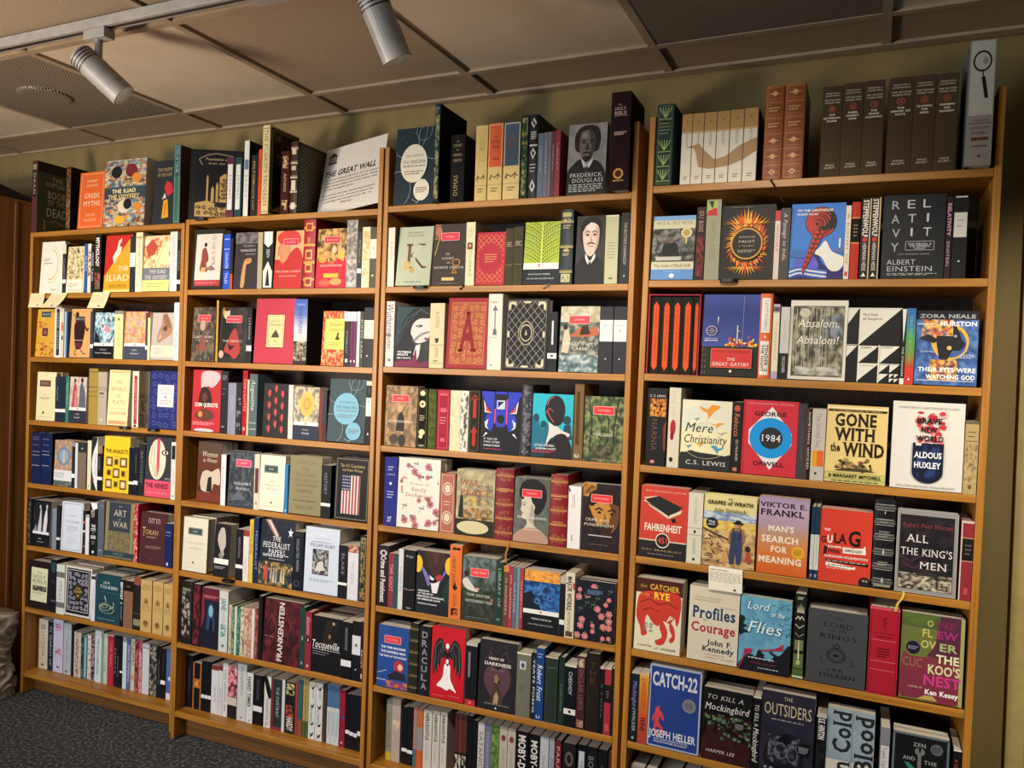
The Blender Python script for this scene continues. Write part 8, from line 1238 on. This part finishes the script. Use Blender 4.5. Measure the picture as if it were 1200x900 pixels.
# note cards hanging from shelf edges
def note(b, s, u, w, h, lean, bend, dx, desc, title=None, col='e4d8b0'):
    p = PB(); c = lin(col); n = 10; pts = [(0, .035, .0012), (0, -.003, .0012)]
    for i in range(1, n + 1): t_ = i / n; pts.append((dx * t_, -.004 - lean * t_ - bend * t_ * t_, .001 - h * t_))
    for (xa, ya, za), (xb, yb, zb) in zip(pts, pts[1:]):
        p.poly([(xa, ya, za), (xa + w, ya, za), (xb + w, yb, zb), (xb, yb, zb)], c); p.poly([(xa, ya + .0006, za - .0006), (xb, yb + .0006, zb - .0006), (xb + w, yb + .0006, zb - .0006), (xa + w, ya + .0006, za - .0006)], c)
    o = Vector((dx, -.004 - lean - bend, .001 - h)); ez = Vector((-dx, lean + bend, h)); hh = ez.length; ez = ez / hh
    if title: draw(p, o, Vector((1, 0, 0)), ez, Vector((0, -1, 0)), w, hh, T(title, .32, .88, .54, .045, '3a3a34', 'sb') + L(.04, .96, .36, .8, 9, '6a6658') + R(.74, .06, .82, .14, '3a3a34'))
    else: draw(p, o, Vector((1, 0, 0)), ez, Vector((0, -1, 0)), w, hh, L(.1, .9, .3, .86, 5, '9a9270') + R(.62, .1, .72, .17, '6a6450'), None, .0035 if bend else .0004)
    tag(p.build('note_card', M_NOTE, None, BM[b] @ TV((u, 0, BAYS[b][4][s] + .0004))), desc, 'note card', 'note cards hanging from shelf edges')
note(0, 1, .0, .092, .062, .004, .004, -.006, 'pale note card hanging from second shelf, leftmost of three')
note(0, 1, .135, .1, .066, .012, .02, -.03, 'cream note card hanging from second shelf, curling, middle of three')
note(0, 1, .39, .1, .068, .008, .006, -.018, 'cream note card hanging from second shelf, rightmost of three')
note(3, 4, .2175, .094, .066, .002, .0, .002, 'white printed note card hanging below the orange sunset cover', 'ENJOY THIS ONE IF', 'e8e2d0')
# the white sign card
cyaw, cln, crl = -0.1432, 0.2782, 0.1105
ex = Vector((math.cos(cyaw), math.sin(cyaw), 0)); ey = Vector((-math.sin(cyaw), math.cos(cyaw), 0)); up = Vector((0, 0, 1)) * math.cos(cln) + ey * math.sin(cln)
rr = ex * math.cos(crl) + up * math.sin(crl); uu = up * math.cos(crl) - ex * math.sin(crl); nn = rr.cross(uu)
o = Vector((1.1666, .1098, 2.169 - FZ)) - uu * .052; CW_, CH_ = .30, .287
m = Matrix((rr, -nn, uu)).transposed().to_4x4(); m.translation = o
p = PB(); wc = lin('dedad0'); p.box(0, CW_, 0, .0012, 0, CH_, wc)
I3 = Vector((1, 0, 0)); K3 = Vector((0, 0, 1)); ops = T('THE GREAT WALL', .455, .605, .84, .08, '2a2624', 'bi')
ops += P('2a2624', .06, .88, .2, .88, .13, .925) + R(.06, .865, .2, .877, '2a2624') + R(.055, .755, .205, .775, '2a2624')
for q in range(4): ops += R(.07 + q * .034, .775, .088 + q * .034, .865, '2a2624')
for q, t_ in enumerate(('This curated collection showcases the most essential', 'fiction and non-fiction books across genres, offering', 'readers the best insights into various cultures, times', 'and ideas throughout history.')): ops += T(t_, .48 if q < 3 else .3, .515 - q * .048, .88 if q < 3 else .5, .022, '4a4644', 'i')
for q, t_ in enumerate(('These timeless selections, representing humankind\'s', 'most influential works, will spark in literature and', 'storytelling, both throughout your life - on', 'display.')): ops += T(t_, .47, .285 - q * .048, .86 - q * .04 if q < 3 else .2, .022, '5a5654', 'i')
draw(p, Vector((0, 0, 0)), I3, K3, Vector((0, -1, 0)), CW_, CH_, ops)
tag(p.build('sign_card', M_NOTE, None, m), 'large white sign card with columns emblem leaning on the second bookcase', 'sign')
# ------------------------------------------------------------------ track and its lamp heads
TY = -.655
r = empty('lighting_track', TV((0, TY, CZ)) @ Matrix.Rotation(ca, 4, 'Z')); tag(r, 'long white lighting track fixed under the ceiling', 'lighting track')
p = PB(); p.box(-.9, 4.2, -.018, .018, -.036, -.005); p.build('rail', M_WHITE, r, bevel=.002)
p = PB(); p.box(-.89, 4.19, -.006, .006, -.037, -.036); p.build('conductor_slot', M_BLACK, r)
p = PB(); p.box(1.52, 1.70, -.03, .03, -.05, -.004); p.build('feed_box', M_WHITE, r, bevel=.004)
HEADS = [(.93, Vector((.62, .42, -.66)), 'white cylinder track spotlight, tilted right, left one of the two on the track'), (1.95, Vector((.28, .36, -.89)), 'white cylinder track spotlight hanging at the top of the picture')]
for hx, d, desc in HEADS:
    d = d.normalized(); base_ = Vector((hx, TY - hx * .012, CZ - .038)); hr = empty('track_spotlight', TV(base_)); tag(hr, desc, 'spotlight', 'white spotlights on the track')
    p = PB(); p.box(-.045, .045, -.02, .02, -.03, .0004); p.build('adapter', M_WHITE, hr, bevel=.003)
    p = PB(); p.lathe([(.0, -.115), (.011, -.115), (.011, -.03), (0, -.03)], 14); p.build('stem', M_WHITE, hr)
    rot = d.to_track_quat('Z', 'Y').to_matrix().to_4x4(); hm = TV((0, 0, -.125)) @ rot
    p = PB(); p.lathe([(0, -.075), (.03, -.075), (.038, -.068), (.038, -.028), (.0385, -.026), (.0385, .1), (.0345, .1), (.0345, .06), (0, .058)], 30, hm); body = p.build('lamp_body', M_WHITE, hr, smooth=False)
    p = PB()
    for q in range(4): p.lathe([(.0388, -.064 + q * .01), (.0388, -.0605 + q * .01)], 30, hm)
    p.build('cooling_groove', M_BLACK, body)
    p = PB(); p.lathe([(0, .062), (.034, .062)], 24, hm); p.build('lens', M_LENS, body)
    spot(base_ + Vector((0, 0, -.125)) + d * .095, base_ + Vector((0, 0, -.125)) + d, HEAD_W, 100, .03)
# leaflet stack on a small stand at the right edge
r = empty('side_table', TV((3.62, .02, 0))); tag(r, 'small dark side table at the right edge, mostly out of view', 'table')
p = PB(); p.box(-.17, .2, -.16, .2, .36, .38); p.build('tabletop', M_BLACK, r, bevel=.003)
for sx in (-.15, .18):
    for sy in (-.14, .18): p = PB(); p.box(sx - .014, sx + .014, sy - .014, sy + .014, 0, .36); p.build('leg', M_BLACK, r)
p = PB()
for q in range(6): a_ = q * .22; p.box(-.1 + q * .004, .1 + q * .002, -.07, .07 + q * .003, .0005 + q * .009, .0075 + q * .009, lin('d8d4cc'))
p.poly([(-.1, -.07, .056), (.0, -.08, .095), (.1, -.05, .075), (.02, .05, .07)], lin('dcd8d0'))
tag(p.build('leaflet_stack', M_NOTE, None, TV((3.60, .02, .3805))), 'white leaflets with bent corner at the bottom right', 'leaflets')
pedestal()
bpy.data.objects.remove(_fo)
